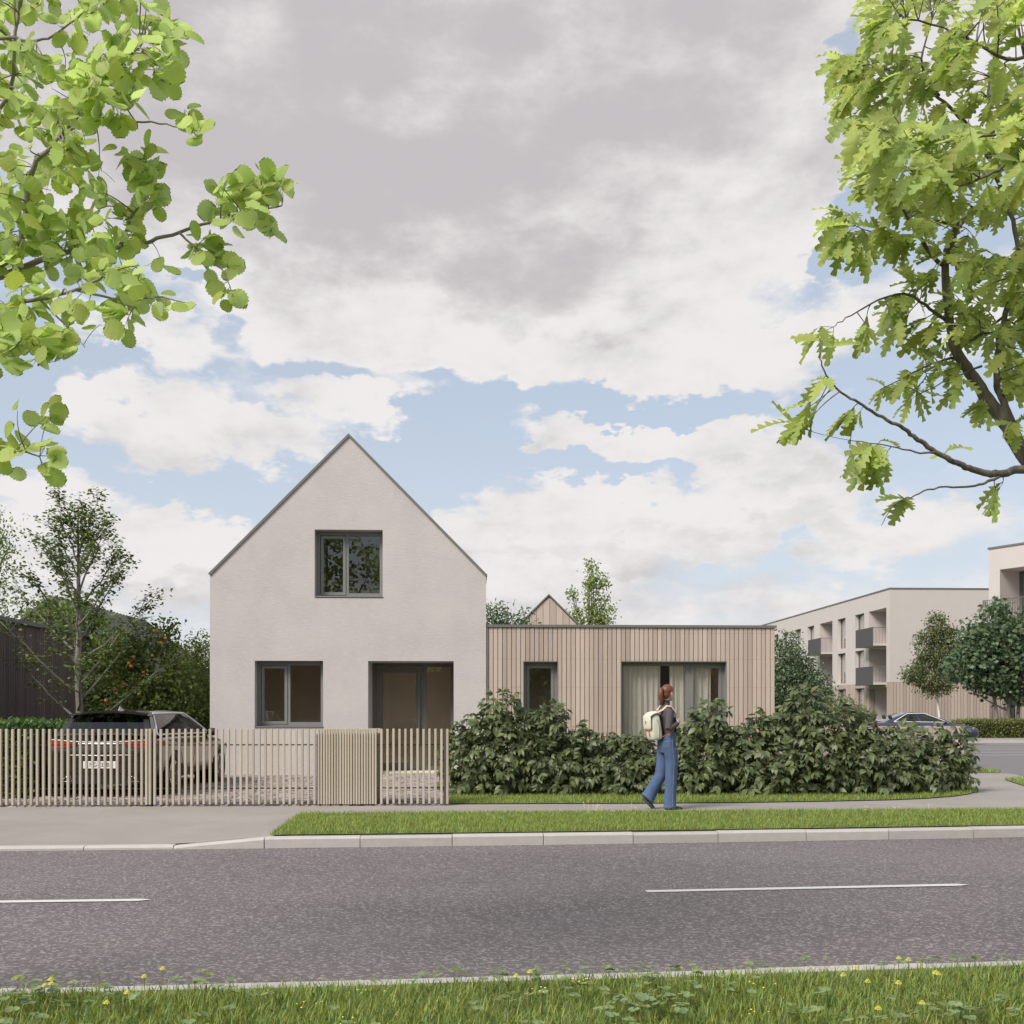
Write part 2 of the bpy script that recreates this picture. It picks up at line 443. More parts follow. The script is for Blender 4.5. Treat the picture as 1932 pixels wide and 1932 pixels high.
M['larch'] = mat('larch', (.455, .35, .285), .75, .13, 5, 6, (9, 9, .55), .25, 40, objvar=.15, tint=(.50, .41, .35), tintamt=.7, bstretch=(3, 3, .25))
M['larch_far'] = mat('larch_far', (.42, .34, .29), .8, .10, 5, 4, (6, 6, .5), island=.14)
M['dark_wood'] = mat('dark_wood', (.125, .092, .08), .8, .12, 5, 4, (6, 6, .5), island=.22)
M['slat'] = mat('slat_wood', (.47, .385, .275), .7, .12, 6, 5, (8, 8, .5), .2, 40, objvar=.10, tint=(.46, .41, .33), tintamt=.8, bstretch=(3, 3, .3))
M['post'] = mat('post_metal', (.085, .078, .08), .5, .06, 5)
M['asphalt'] = mat('asphalt', (.118, .098, .096), .9, .42, 38, 8, (.55, 1.5, 1), .9, 60, tint=(.158, .136, .132), tintscale=.35, tintamt=.8, speck=((.36, .32, .31), 58, .6, .8), bstretch=(.6, 1.3, 1))
M['asphalt_far'] = mat('asphalt_far', (.17, .155, .155), .85, .15, 3, 5)
M['pave'] = mat('pavement', (.275, .245, .215), .9, .17, 45, 8, bump=.25, bscale=160, tint=(.32, .29, .26), tintscale=.8, tintamt=.9)
M['kerb'] = mat('kerb_concrete', (.46, .43, .395), .85, .14, 9, 7, bump=.3, bscale=60, objvar=.06)
M['paint'] = mat('road_paint', (.62, .60, .57), .7, .16, 25, 7)
M['soil'] = mat('soil', (.14, .16, .055), .95, .3, 8)
M['terrain'] = mat('terrain_grass', (.06, .085, .028), .95, .3, .6)
M['joint'] = mat('joint_sand', (.055, .048, .042), .95, .3, 20)
M['cobble'] = mat('granite', (.25, .212, .205), .8, .25, 30, 5, objvar=.24, island=.24, bump=.4, bscale=60)
M['bark'] = mat('bark', (.13, .105, .085), .9, .45, 22, 6, (1, 1, .35), 1.0, 30)
M['bark_grey'] = mat('bark_grey', (.25, .225, .195), .9, .3, 14, 6, (1, 1, .5), .6, 40)
M['bark_dark'] = mat('bark_dark', (.085, .07, .06), .9, .5, 26, 6, (1, 1, .3), 1.0, 30, tint=(.24, .21, .19), tintscale=24, tintamt=.8)
M['twig'] = mat('twig', (.15, .10, .07), .8, .2, 10)
M['stem_green'] = mat('stem', (.15, .17, .06), .7, .2, 10)
M['black'] = mat('black_plastic', (.012, .012, .013), .5, .05, 5)
M['bright_trim'] = mat('bright_trim', (.82, .82, .81), .3, .02, 3, coat=.5)
M['rubber'] = mat('rubber', (.016, .016, .016), .85, .1, 20)
M['chrome'] = mat('chrome', (.75, .75, .75), .14, .02, 3, metal=1.0)
M['alloy'] = mat('alloy', (.62, .62, .63), .28, .03, 3, metal=1.0)
M['car_glass'] = glass_mat('car_glass', (.30, .31, .31), 1.6, 1.5)
M['seat'] = mat('car_seat', (.025, .024, .025), .8, .1, 9)
# ------------------------------------------------------------------ the ground, road, kerbs, pavements
def fit_line(pts):
    xs = [p.x for p in pts]; ys = [p.y for p in pts]; c = np.polyfit(xs, ys, 2)
    lo, hi = -9.0, 11.0
    def f(x):
        xc = min(max(x, lo), hi); return float(np.polyval(c, xc) + (2 * c[0] * xc + c[1]) * (x - xc))
    return f
RZ = -0.12
far_y = fit_line([G(0, 1605.5, RZ), G(500, 1601, RZ), G(966, 1594.5, RZ), G(1500, 1586.5, RZ), G(1932, 1579.5, RZ)])
near_y = fit_line([G(0, 1862, 0), G(500, 1849.5, 0), G(966, 1838, 0), G(1450, 1824, 0), G(1932, 1808.5, 0)])
YH = 23.1; YF = 15.6

def sheet(name, poly, z, material, kind='structure'):
    mb = MB(); mb.add([(x, y, z) for x, y in poly], [tuple(range(len(poly)))])
    return tag(mb.build(name, material), kind=kind)
def strip(name, f0, f1, x0, x1, step, z, material, rows=1):
    n = int(round((x1 - x0) / step)); mb = MB(); vs = []; fs = []
    for i in range(n + 1):
        x = x0 + (x1 - x0) * i / n
        for r in range(rows + 1):
            y = f0(x) + (f1(x) - f0(x)) * r / rows
            vs.append((x, y, z(x, r / rows) if callable(z) else z))
    w = rows + 1
    for i in range(n):
        for r in range(rows): fs.append((i * w + r, (i + 1) * w + r, (i + 1) * w + r + 1, i * w + r + 1))
    mb.add(vs, fs); return tag(mb.build(name, material), kind='structure')
sheet('terrain', [(-900, -400), (900, -400), (900, 1500), (-900, 1500)], -.30, M['terrain'])
strip('road', lambda x: near_y(x) - .06, lambda x: far_y(x) + .05, -60, 60, 1, RZ, M['asphalt'])

xd0, xd1 = G(332, 1602, RZ).x, G(499, 1601, RZ).x          # the kerb rises from the driveway between these
def kerb_top(x):
    t = min(max((x - xd0) / (xd1 - xd0), 0), 1); return -.082 + .082 * t
def clampz(x, r): return kerb_top(x) * max(0, 1 - r * 1.25) - .001
strip('pavement', lambda x: far_y(x) + .13, lambda x: (YF + .12) if x < 9.3 else YF + .12, -60, 60, .5, clampz, M['pave'], rows=8)

def kerb_row(name, f, side, joints, w, lowered):
    root = empty(name, (0, f(0), 0)); root['kind'] = 'structure'
    for i in range(len(joints) - 1):
        a, b = joints[i] + .004, joints[i + 1] - .004
        za, zb = (kerb_top(a), kerb_top(b)) if lowered else (0, 0)
        dz = random.uniform(-.006, .006); dy = random.uniform(-.006, .006)
        ya, yb = f(a) + dy, f(b) + dy
        s = side; c = .022
        prof = lambda y, z: [(y, RZ - .1), (y, z - c), (y + s * c, z), (y + s * w, z), (y + s * w, RZ - .1)]
        r0 = [(a, p, q) for p, q in prof(ya, za + dz)]; r1 = [(b, p, q) for p, q in prof(yb, zb + dz)]
        if s < 0: r0, r1 = r1, r0
        mb = MB(); mb.loft([r0, r1], True, False)
        mb.build('kerb_stone', M['kerb'], root)
    return root
jx = [G(p, 1600, RZ).x for p in (332, 499)]
js = [G(p, y, RZ).x for p, y in ((679, 1598.5), (853, 1596), (1025, 1593.5), (1194, 1591), (1354, 1588.7), (1520, 1586), (1676, 1583.5), (1836, 1581))]
far_j = [jx[0] - .95 * k for k in range(12, 0, -1)] + jx + js + [js[-1] + .95 * k for k in range(1, 12)]
kerb_row('kerb', far_y, 1, far_j, .13, True)
kerb_row('kerb', near_y, -1, [-9 + .96 * k for k in range(20)], .13, False)

# painted centre line of the road: dashes
def line_mark(name, px0, y0, px1, y1, w, zz, material, label):
    a, b = G(px0, y0, zz), G(px1, y1, zz); d = (b - a).normalized(); n = Vector((-d.y, d.x, 0)) * w / 2
    mb = MB(); t = .003
    pts = [a - n, b - n, b + d * .10, b + n, a + n]
    mb.add([p + Vector((0, 0, t)) for p in pts], [(0, 1, 2, 3, 4)])
    o = mb.build(name, material); tag(o, label, 'road marking', 'white lines painted on the road'); return o
line_mark('road_marking', -260, 1705, 262, 1698.2, .10, RZ + .003, M['paint'], 'white painted dash on the road nearest the fenced driveway')
line_mark('road_marking', 1219, 1682, 1808, 1669.6, .10, RZ + .003, M['paint'], 'white painted dash on the road in front of the walking woman')

# verges and lawns: soil sheets that the grass grows from
vb0, vb1 = G(566, 1537), G(1932, 1528.5)
def verge_back(x): return vb0.y + (vb1.y - vb0.y) * (x - vb0.x) / (vb1.x - vb0.x)
vtip = G(503, 1579, 0)
def verge_poly():
    pts = [(vtip.x + .02, far_y(vtip.x) + .14)]
    x = vtip.x + .5
    while x < 30: pts.append((x, far_y(x) + .14)); x += .6
    while x > vb0.x: pts.append((x, verge_back(x))); x -= 1.0
    pts.append((vb0.x, vb0.y)); return pts
VERGE = verge_poly()
def path_edge():
    return [G(*p) for p in ((846, 1517.5), (1000, 1517), (1200, 1516.5), (1400, 1515), (1560, 1512.5), (1680, 1510), (1750, 1507), (1800, 1503), (1830, 1498.5), (1842, 1494), (1840, 1490), (1822, 1485), (1800, 1480), (1780, 1474), (1770, 1468), (1780, 1462), (1832, 1458))]
LAWN = [(p.x, p.y) for p in path_edge()] + [(G(1832, 1458).x, 23.6), (6.75, 23.6), (6.75, YH + .1), (.36, YH + .1), (G(846, 1517.5).x, YH + .1)]
sheet('lawn_ground', LAWN, .012, M['soil'])
sheet('verge_ground', VERGE, .012, M['soil'])
patch1 = [(p.x, p.y) for p in (G(1822, 1458.2), G(1888, 1458.5), G(1889, 1455.5), G(1850, 1452), G(1822, 1451))]
patch2 = [(p.x, p.y) for p in (G(1894, 1471), G(1935, 1484.5), G(2200, 1499), G(2300, 1486), G(2100, 1474), G(1935, 1469))]
sheet('lawn_ground', patch1, .014, M['soil'])
sheet('lawn_ground', patch2, .014, M['soil'])
pp = [G(1888, 1458.3), G(1910, 1460), G(1935, 1466), G(2000, 1473), G(2300, 1480)]
sheet('path', [(-.42, YF + .1), (60, YF + .1), (60, pp[-1].y), *[(p.x, p.y) for p in reversed(pp)], (G(1888, 1458.3).x, 23.3), (G(1822, 1458).x, 23.5), (6.7, 23.5), (6.7, YH + 1), (-.42, YH + 1)], -.002, M['pave'])
sheet('near_verge_ground', [(-60, -30), (60, -30)] + [(x, near_y(x) - .12) for x in range(60, -61, -2)], -.005, M['soil'])
sheet('side_road', [(6.9, 23.2), (13.9, 23.2), (16, 22.0), (19, 20.9), (26, 20.2), (70, 19), (70, 47.2), (6.9, 47.2)], -.08, M['asphalt_far'])
sheet('far_pavement', [(5, 47.2), (90, 45.2), (90, 56), (5, 58)], .05, M['pave'])
sheet('far_lawn', [(5, 58.0), (90, 56.0), (90, 135), (5, 135)], .02, M['terrain'])
def kerb_far():
    mb = MB(); mb.box(5, 90, -.06, .06, -.1, .055, Matrix.Translation((0, 47.24 + .12, 0)) @ Matrix.Rotation(math.atan2(-2, 85), 4, 'Z'))
    tag(mb.build('far_kerb', M['kerb']), kind='structure')
kerb_far()
for k, dd in enumerate((45.2, 42.4, 40.0, 37.2)):
    a = P(1700, 1340, dd); mb = MB()
    mb.box(14.5 + .3 * k, 34, a.y - .06, a.y + .06, -.077, -.076)
    tag(mb.build('bay_line', M['paint']), ['white parking bay line closest to the far hedge', 'second white parking bay line out from the far hedge', 'third white parking bay line out from the far hedge', 'white parking bay line farthest from the far hedge'][k], 'road marking', 'white parking bay lines on the side road')
mb = MB(); mb.box(16.0, 22, 34.2, 34.3, -.077, -.076)
tag(mb.build('lane_line', M['paint']), 'short white lane line on the side road beyond the path', 'road marking')

# the cobbled yard behind the fence
def cobbles():
    X0, X1, Y0, Y1 = -9.6, -.42, YF - .02, YH + .02
    sheet('yard', [(X0 - 8, Y0 - .02), (X1, Y0 - .02), (X1, YH + 1.3), (-1.9, YH + 1.3), (-5.6, YH + 12), (X0 - 8, YH + 12)], -.012, M['joint'])
    yard = empty('cobbled_yard', (-5, Y0, 0)); yard['kind'] = 'structure'
    rnd = random.Random(5); stones = []; y = Y0
    while y < YH + 1.02:
        h = rnd.uniform(.085, .115); x = X0 + rnd.uniform(-.1, 0)
        xe = X1 if y < YH - .02 else -.22
        if y > YH - .02: x = -2.02 + rnd.uniform(0, .05)
        while x < xe:
            w = rnd.uniform(.11, .18)
            stones.append((x + w / 2, y + h / 2, w - rnd.uniform(.016, .03), h - rnd.uniform(.018, .03)))
            x += w
        y += h
    def stone(mb, cx, cy, w, h):
        z = rnd.uniform(-.012, .026); tl = rnd.uniform(-.006, .006); rot = rnd.uniform(-.06, .06)
        c, s_ = math.cos(rot), math.sin(rot); b = .018; vs = []
        for zz, sh in ((-.03, 0), (z - .012, 0), (z, b)):
            for sx, sy in ((-1, -1), (1, -1), (1, 1), (-1, 1)):
                px, py = sx * (w / 2 - sh + rnd.uniform(-.005, .005)), sy * (h / 2 - sh * .8 + rnd.uniform(-.005, .005))
                vs.append((cx + c * px - s_ * py, cy + s_ * px + c * py, zz + tl * sx * (zz > -.02)))
        fs = [(8, 9, 10, 11)]
        for l in (0, 4):
            for k in range(4): fs.append((l + k, l + (k + 1) % 4, l + 4 + (k + 1) % 4, l + 4 + k))
        mb.add(vs, fs)
    # the 300 stones that show largest, one object each: the front rows in view that the car does not cover
    front = sorted((s for s in stones if -7.4 < s[0] < -.4), key=lambda s: s[1] + (3.0 if -7.2 < s[0] < -5.0 else 0))[:300]
    fs_ = set(front)
    for s in front:
        mb = MB(); stone(mb, s[0], s[1], s[2], s[3]); mb.build('cobblestone', M['cobble'], yard)
    mb = MB()
    for s in stones:
        if s not in fs_: stone(mb, *s)
    tag(mb.build('cobblestones', M['cobble'], yard), kind='stuff')
cobbles()

# ------------------------------------------------------------------ windows
def bar_frame(mb, x0, x1, z0, z1, w, y0, y1, wb=None):
    wb = wb or w
    mb.box(x0, x0 + w, y0, y1, z0, z1); mb.box(x1 - w, x1, y0, y1, z0, z1)
    mb.box(x0 + w, x1 - w, y0 + .002, y1, z1 - w, z1); mb.box(x0 + w, x1 - w, y0 + .002, y1, z0, z0 + wb)
def window(parent, x0, x1, z0, z1, y, fr, sashes, fixed, mullions, material, name='window', sash_w=.058, sill=True, sill_y=None, stile=None):
    """frame with mullions; sashes and fixed panes given as (x0, x1, z0, z1)"""
    mb = MB(); bar_frame(mb, x0, x1, z0, z1, fr, y, y + .075)
    for a, b in mullions: mb.box(a, b, y + .001, y + .074, z0 + fr, z1 - fr)
    w = mb.build(name, material, parent)
    for s in sashes:
        mb = MB(); a, b, c, d = s; bar_frame(mb, a, b, c, d, sash_w, y - .012, y + .05)
        so = mb.build('sash', material, w)
        mb = MB(); mb.box(a + sash_w - .005, b - sash_w + .005, y + .018, y + .026, c + sash_w - .005, d - sash_w + .005); mb.build('pane', M['glass'], w)
    for a, b, c, d in fixed:
        mb = MB(); mb.box(a, b, y + .036, y + .044, c, d); mb.build('pane', M['glass'], w)
    if sill:
        mb = MB(); mb.box(x0 - .004, x1 + .004, sill_y, y + .004, z0 - .03, z0 - .004); mb.build('sill', material, w)
    return w

# ------------------------------------------------------------------ the gabled house
HX0, HX1 = WY(396, 1200, YH).x, WY(917, 1200, YH).x
HZE = WY(650, 1081, YH).z; HZA = WY(657, 820, YH).z + .02; HXM = (HX0 + HX1) / 2
HD = 11.0
def house():
    h = empty('gabled_house', (HXM, YH, 0), 'pale rendered gabled house with a steep dark roof behind the slat fence', 'house')
    def hole(pxa, pxb, ya, yb):
        a = WY(pxa, ya, YH); b = WY(pxb, yb, YH); return (a.x, b.x, b.z, a.z)
    up = hole(593.6, 722, 999, 1128); gl = hole(480.5, 609.5, 1246.5, 1373.5)
    dr = hole(694.5, 856, 1247, 1440)
    T = .36
    outline = [(HX0, -.1), (dr[0], -.1), (dr[0], dr[3]), (dr[1], dr[3]), (dr[1], -.1), (HX1, -.1), (HX1, HZE), (HXM, HZA - .05), (HX0, HZE)]
    mb = MB(); wall_mesh(mb, outline, [rect(*up), rect(*gl)], lambda u, w, z: (u, YH + w, z), T)
    # sides, back and the deep porch behind the front wall
    mb.box(HX0, HX0 + .3, YH + T + .001, YH + HD, -.1, HZE - .03); mb.box(HX1 - .3, HX1, YH + T + .001, YH + HD, -.1, HZE - .03)
    wall_mesh(mb, [(HX0 + .001, -.1), (HX1 - .001, -.1), (HX1 - .001, HZE), (HXM, HZA - .05), (HX0 + .001, HZE)], [], lambda u, w, z: (u, YH + HD + .001 + w, z), .3)
    PD = 1.12
    mb.box(dr[0] - .25, dr[0], YH + T + .001, YH + PD, -.1, dr[3] + .25)
    mb.box(dr[1], dr[1] + .25, YH + T + .001, YH + PD, -.1, dr[3] + .25)
    mb.box(dr[0], dr[1], YH + T + .001, YH + PD, dr[3], dr[3] + .25)
    mb.build('wall', M['plaster'], h)
    # interior: floors, ceilings, walls of the rooms seen through the glass
    mb = MB(); i0, i1 = HX0 + .301, HX1 - .301
    mb.box(i0, i1, YH + T + .004, YH + HD - .32, 2.78, 3.05)
    mb.box(i0, i1, YH + T + .004, YH + HD - .32, -.1, .04)
    mb.box(i0, i1, YH + 2.3, YH + 2.4, .04, 2.78); mb.box(i0, i1, YH + 6.0, YH + 6.15, 3.05, HZE)
    wall_mesh(mb, [(HX0 + .1, HZE + .001), (HX1 - .1, HZE + .001), (HXM, HZA - .06)], [], lambda u, w, z: (u, YH + 6.0 + w, z), .1)
    mb.box(dr[0] - .42, dr[0] - .26, YH + PD + .1, YH + 6, .04, 2.78)
    mb.box(i0, i0 + .02, YH + T + .004, YH + 6, .04, 2.78); mb.box(i1 - .02, i1, YH + T + .004, YH + 6, .04, 2.78)
    mb.build('interior', M['interior'], h)
    # roof: two slopes with standing seams, and the verge flashing on the gable
    sl = Vector((HXM - HX0, 0, HZA - HZE)); ln = sl.length; sd = sl / ln; nr = Vector((-sd.z, 0, sd.x))
    for sgn, nm in ((1, 'roof_slope'), (-1, 'roof_slope')):
        mb = MB()
        def pt(s, t, y): 
            v = Vector((HX0, 0, HZE)) + sd * s + nr * t
            return (v.x if sgn > 0 else 2 * HXM - v.x, y, v.z)
        kt = sd.z / sd.x
        def bar(s0, s1, t0, t1, y0, y1):
            vs = [pt(s if s < 1 else ln - .0005 + t * kt, t, y) for y in (y0, y1) for t in (t0, t1) for s in (s0, s1)]
            mb.add(vs, [(0, 2, 3, 1), (4, 5, 7, 6), (0, 1, 5, 4), (1, 3, 7, 5), (3, 2, 6, 7), (2, 0, 4, 6)])
        bar(-.04, ln + .0, -.05, -.003, YH + .03, YH + HD)
        y = YH + .5
        while y < YH + HD: bar(-.03, ln, -.002, .022, y, y + .025); y += .5
        mb.build(nm, M['roof'], h)
        mb = MB(); bar(-.045, ln, -.048, .003, YH - .03, YH + .028)
        mb.build('verge_flashing', M['trim'], h)
    # windows
    s = (WY(100, 100, YH + .26), )
    yw = YH + .26
    def wn(hx, name, split, sash0):
        x0, x1, z0, z1 = hx; fr = .085; k = (x1 - x0)
        ma = x0 + k * split; mbb = ma + .06
        return window(h, x0 + .001, x1 - .001, z0 + .04, z1 - .001, yw, fr, [(x0 + .10, ma - .004, z0 + .085, z1 - .10)], [(mbb - .004, x1 - fr + .004, z0 + .09, z1 - fr + .004)], [(ma, mbb)], M['frame'], name, .06, True, YH - .018)
    wn(up, 'window', .44, 0); wn(gl, 'window', .45, 0)
    # entrance: frame, door leaf with a tall pull, sidelight
    x0, x1, z1 = dr[0], dr[1], dr[3]; yd = YH + PD - .09
    mb = MB()
    xa = WY(702, 1300, yd).x; xa = x0 + .001
    xm0, xm1 = WY(797, 1300, yd).x, WY(805, 1300, yd).x
    bar_frame(mb, x0 + .001, x1 - .001, .045, z1 - .002, .085, yd, yd + .085); mb.box(xm0, xm1, yd + .001, yd + .08, .13, z1 - .088)
    f = mb.build('entrance', M['frame_dark'], h)
    mb = MB(); a, b, c, d = x0 + .10, xm0 - .008, .06, z1 - .10
    mb.box(a, a + .13, yd - .012, yd + .06, c, d); mb.box(b - .14, b, yd - .012, yd + .06, c, d)
    mb.box(a + .13, b - .14, yd - .01, yd + .06, d - .12, d); mb.box(a + .13, b - .14, yd - .01, yd + .06, c, c + .14)
    dl = mb.build('door', M['frame_dark'], h)
    mb = MB(); mb.box(a + .125, b - .135, yd + .02, yd + .03, c + .135, d - .115); mb.build('pane', M['glass'], dl)
    mb = MB(); mb.box(b - .085, b - .05, yd - .07, yd - .035, .62, d - .13, None, .004)
    for z in (.8, 1.7): mb.box(b - .078, b - .058, yd - .036, yd - .011, z, z + .03)
    mb.build('pull_handle', M['trim'], dl)
    mb = MB(); mb.box(xm1 - .004, x1 - .08, yd + .03, yd + .04, .125, z1 - .083); mb.build('pane', M['glass'], f)
    mb = MB(); mb.box(x0 + .001, x1 - .001, YH + .72, yd + .1, -.03, .043); mb.build('door_step', M['kerb'], h)
    return h
house()

# ------------------------------------------------------------------ the flat roofed annex clad in larch boards
def annex():
    AY = YH + .06; X0 = HX1 + .004; X1 = WY(1462, 1300, AY).x; ZT = WY(1200, 1184, AY).z
    r = empty('timber_annex', ((X0 + X1) / 2, AY, 0), 'flat roofed annex clad in pale vertical larch boards behind the berry shrubs', 'annex')
    def hole(pxa, pxb, ya): 
        a = WY(pxa, ya, AY); b = WY(pxb, ya, AY); return (a.x, b.x, .14, a.z)
    w1 = hole(987, 1053.5, 1247.5); w2 = hole(1171, 1371.5, 1247.5)
    mb = MB(); T = .34
    wall_mesh(mb, [(X0, -.1), (X1 - .03, -.1), (X1 - .03, ZT), (X0, ZT)], [rect(*w1), rect(*w2)], lambda u, w, z: (u, AY + .028 + w, z), T)
    mb.box(X1 - .30, X1 - .031, AY + .03 + T, AY + 9, -.1, ZT)
    bw = (w2[0] + .35, w2[0] + 1.45, .9, 2.2)
    wall_mesh(mb, [(X0, -.1), (X1 - .3, -.1), (X1 - .3, ZT), (X0, ZT)], [rect(*bw)], lambda u, w, z: (u, AY + 5.7 + w, z), .3)
    mb.build('backing_wall', M['post'], r)
    mb = MB(); ra, rb, rc, rd = w2[0] - .3, w2[1] + .3, AY + .75, AY + 2.6  # ceiling and roof opening added out of sight to light the curtains
    for q in ((X0 + .01, ra, AY + T + .04, AY + 5.69), (rb, X1 - .31, AY + T + .04, AY + 5.69), (ra, rb, AY + T + .04, rc), (ra, rb, rd, AY + 5.69)): mb.box(*q, 2.75, 2.9)
    for q in ((ra - .1, ra - .002, rc, rd), (rb + .002, rb + .1, rc, rd), (ra, rb, rc - .1, rc - .002), (ra, rb, rd + .002, rd + .1)): mb.box(*q, 2.901, ZT + .02)
    mb.box(X0 + .01, X1 - .31, AY + T + .04, AY + 5.69, -.1, .1)
    mb.box(X0 + .01, X0 + .1, AY + T + .04, AY + 5.69, .1, 2.75); mb.box(w1[1] + .5, w1[1] + .62, AY + T + .04, AY + 5.69, .1, 2.75)
    mb.box(X1 - .35, X1 - .302, AY + T + .04, AY + 5.69, .1, 2.75); mb.box(X0 + .1, w1[1] + .5, AY + 1.5, AY + 1.6, .1, 2.75)
    mb.build('interior', M['interior_light'], r)
    # boards
    nails = MB()
    pitch = .1003; n = int((X1 - X0) / pitch); off = -.045; rnd = random.Random(3); zj = w1[3] + .03
    x = X0 + off
    while x < X1 - .01:
        a, b = max(x + .0065, X0), min(x + pitch - .0065, X1)
        if b - a > .02:
            segs = []
            def cut(za, zb):
                out = []
                for hx in (w1, w2):
                    if b > hx[0] + .004 and a < hx[1] - .004 and za < hx[3]:
                        return (a, b, hx[3], zb) if zb > hx[3] + .02 else None
                return (a, b, za, zb)
            for za, zb in ((.10, ZT - .002),):
                aa, bb = a, b; extra = None
                if za < w1[3] - .1:
                    for hx in (w1, w2):
                        if aa >= hx[0] - .001 and bb <= hx[1] + .001: za = hx[3] + .002
                        elif aa < hx[0] < bb: extra = (hx[0], bb, hx[3] + .002); bb = hx[0]
                        elif aa < hx[1] < bb: extra = (aa, hx[1], hx[3] + .002); aa = hx[1]
                if zb - za > .008 and bb - aa > .008:
                    mb = MB(); t = rnd.uniform(0, .004)
                    mb.box(aa, bb, AY - t, AY + .024, za, zb, None, .0035 if bb - aa > .03 else .001)
                    if extra: mb.box(extra[0], extra[1], AY - t, AY + .024, extra[2], zb, None, .001)
                    mb.build('plank', M['larch'], r)
                    for zn in (.35, 1.04, 1.9, w1[3] + .05, ZT - .12):
                        if zn > za + .02 and bb - aa > .05:
                            for xn in (aa + .018, bb - .018): nails.cyl((xn, AY - t - .001, zn), (0, 1, 0), .0045, .004, 6)
        x += pitch
    tag(nails.build('nails', M['post'], r), kind='stuff')
    # board ends at the right corner return
    for k in range(40):
        y = AY + .04 + k * pitch
        mb = MB(); mb.box(X1 - .029, X1 - .005, y + .004, y + pitch - .004, .10, ZT - .002); mb.build('plank', M['larch'], r)
    mb = MB(); mb.box(X0 + .003, X1 + .03, AY - .035, AY + .22, ZT, ZT + .055); mb.box(X1 - .2, X1 + .03, AY + .221, AY + 9, ZT, ZT + .055); mb.build('parapet_cap', M['trim'], r)
    mb = MB()
    for q in ((X0, ra - .11, AY + .23, AY + 9), (rb + .11, X1 - .2, AY + .23, AY + 9), (ra - .11, rb + .11, AY + .23, rc - .11), (ra - .11, rb + .11, rd + .11, AY + 9)): mb.box(*q, ZT - .15, ZT - .02)
    mb.build('flat_roof', M['roof'], r)
    mb = MB(); mb.box(ra - .08, rb + .08, rc - .08, rd + .08, ZT + .025, ZT + .035); mb.build('added_rooflight', M['glass'], r)  # unseen glazing over the opening added to brighten the curtains from behind
    # linings of the openings, flush with the boards
    for hx in (w1, w2):
        mb = MB()
        for xa, xb in ((hx[0] + .0005, hx[0] + .016), (hx[1] - .016, hx[1] - .0005)): mb.box(xa, xb, AY - .003, AY + .33, .16, hx[3] - .017)
        mb.box(hx[0] + .0005, hx[1] - .0005, AY - .003, AY + .33, hx[3] - .016, hx[3] - .0005)
        mb.build('reveal_lining', M['frame'], r)
    yw = AY + .20
    a, b, c, d = w1; a += .017; b -= .017; d -= .017
    window(r, a, b, c + .03, d, yw, .075, [(a + .07, b - .07, c + .1, d - .07)], [], [], M['frame'], 'window', .06, True, AY - .02)
    a, b, c, d = w2; a += .017; b -= .017; d -= .017
    m0 = WY(1331 / 1.84 * .624 + 1350 * .624, 1300, yw).x; m1 = m0 + .11
    window(r, a, b, c + .03, d, yw, .075, [(m1 - .006, b - .06, c + .1, d - .065)], [(a + .07, m0 + .004, c + .1, d - .07)], [(m0, m1)], M['frame'], 'window', .06, True, AY - .02)
    mb = MB(); bar_frame(mb, bw[0], bw[1], bw[2], bw[3], .07, AY + 5.8, AY + 5.87)
    wb = mb.build('window', M['frame_dark'], r); mb = MB(); mb.box(bw[0] + .06, bw[1] - .06, AY + 5.83, AY + 5.838, bw[2] + .06, bw[3] - .06); mb.build('pane', M['glass'], wb)
    # linen curtains hanging behind the wide window
    def curtain(xa, xb, label, ph):
        mb = MB(); yc = yw + .13; nx = 90; nz = 12; vs = []; fs = []
        for i in range(nx + 1):
            u = i / nx; X = xa + (xb - xa) * u
            wv = .035 * math.sin(u * (xb - xa) * 52 + ph) + .02 * math.sin(u * (xb - xa) * 23 + ph * 2) + .01 * math.sin(u * (xb - xa) * 97 + ph)
            for j in range(nz + 1):
                v = j / nz
                vs.append((X + .012 * math.sin(v * 3 + u * 9), yc + wv * (.55 + .5 * v), 2.68 - v * 2.55))
        for i in range(nx):
            for j in range(nz): fs.append((i * (nz + 1) + j, (i + 1) * (nz + 1) + j, (i + 1) * (nz + 1) + j + 1, i * (nz + 1) + j + 1))
        mb.add(vs, fs, True)
        tag(mb.build('curtain', M['curtain']), label, 'curtain', 'linen curtains in the annex')
    def cx(z5): return WY((1350 + z5 / 1.84) * .624, 1300, yw + .13).x
    curtain(cx(968), cx(1190), 'broad linen curtain behind the left of the wide annex pane', 0)
    curtain(cx(1240), cx(1345), 'narrow linen curtain right of the dark gap in the wide pane', 2)
    curtain(cx(1352), cx(1470), 'linen curtain behind the opening sash of the wide annex window', 4)
annex()

# ------------------------------------------------------------------ slat fence, gate leaves, cabinet
FZ0, FZ1 = .028, 1.128
slat_me = {}
def slat_mesh(key, w, t, z0, z1):
    if key not in slat_me:
        mb = MB(); mb.box(-w / 2, w / 2, -t / 2, t / 2, z0, z1, None, .003); slat_me[key] = mb.mesh('slat'); slat_me[key].materials.append(M['slat'])
    return slat_me[key]
def fx(p): return WY(p, 1450, YF).x
def slat_row(root, pxs, key='slat', w=.034, t=.040, z0=FZ0, z1=FZ1, y=YF):
    o = origin(root)
    for p in pxs:
        s = bpy.data.objects.new('slat', slat_mesh(key, w, t, z0, z1)); COL.objects.link(s); s.parent = root
        s.location = (fx(p) - o.x, y - o.y + random.uniform(-.001, .001), random.uniform(-.003, .003)); s.rotation_euler = (0, 0, random.uniform(-.02, .02))
def rails(root, x0, x1, y=YF + .03):
    for z in (.885, .25):
        mb = MB(); mb.box(x0, x1, y, y + .014, z, z + .018); mb.build('rail', M['post'], root)
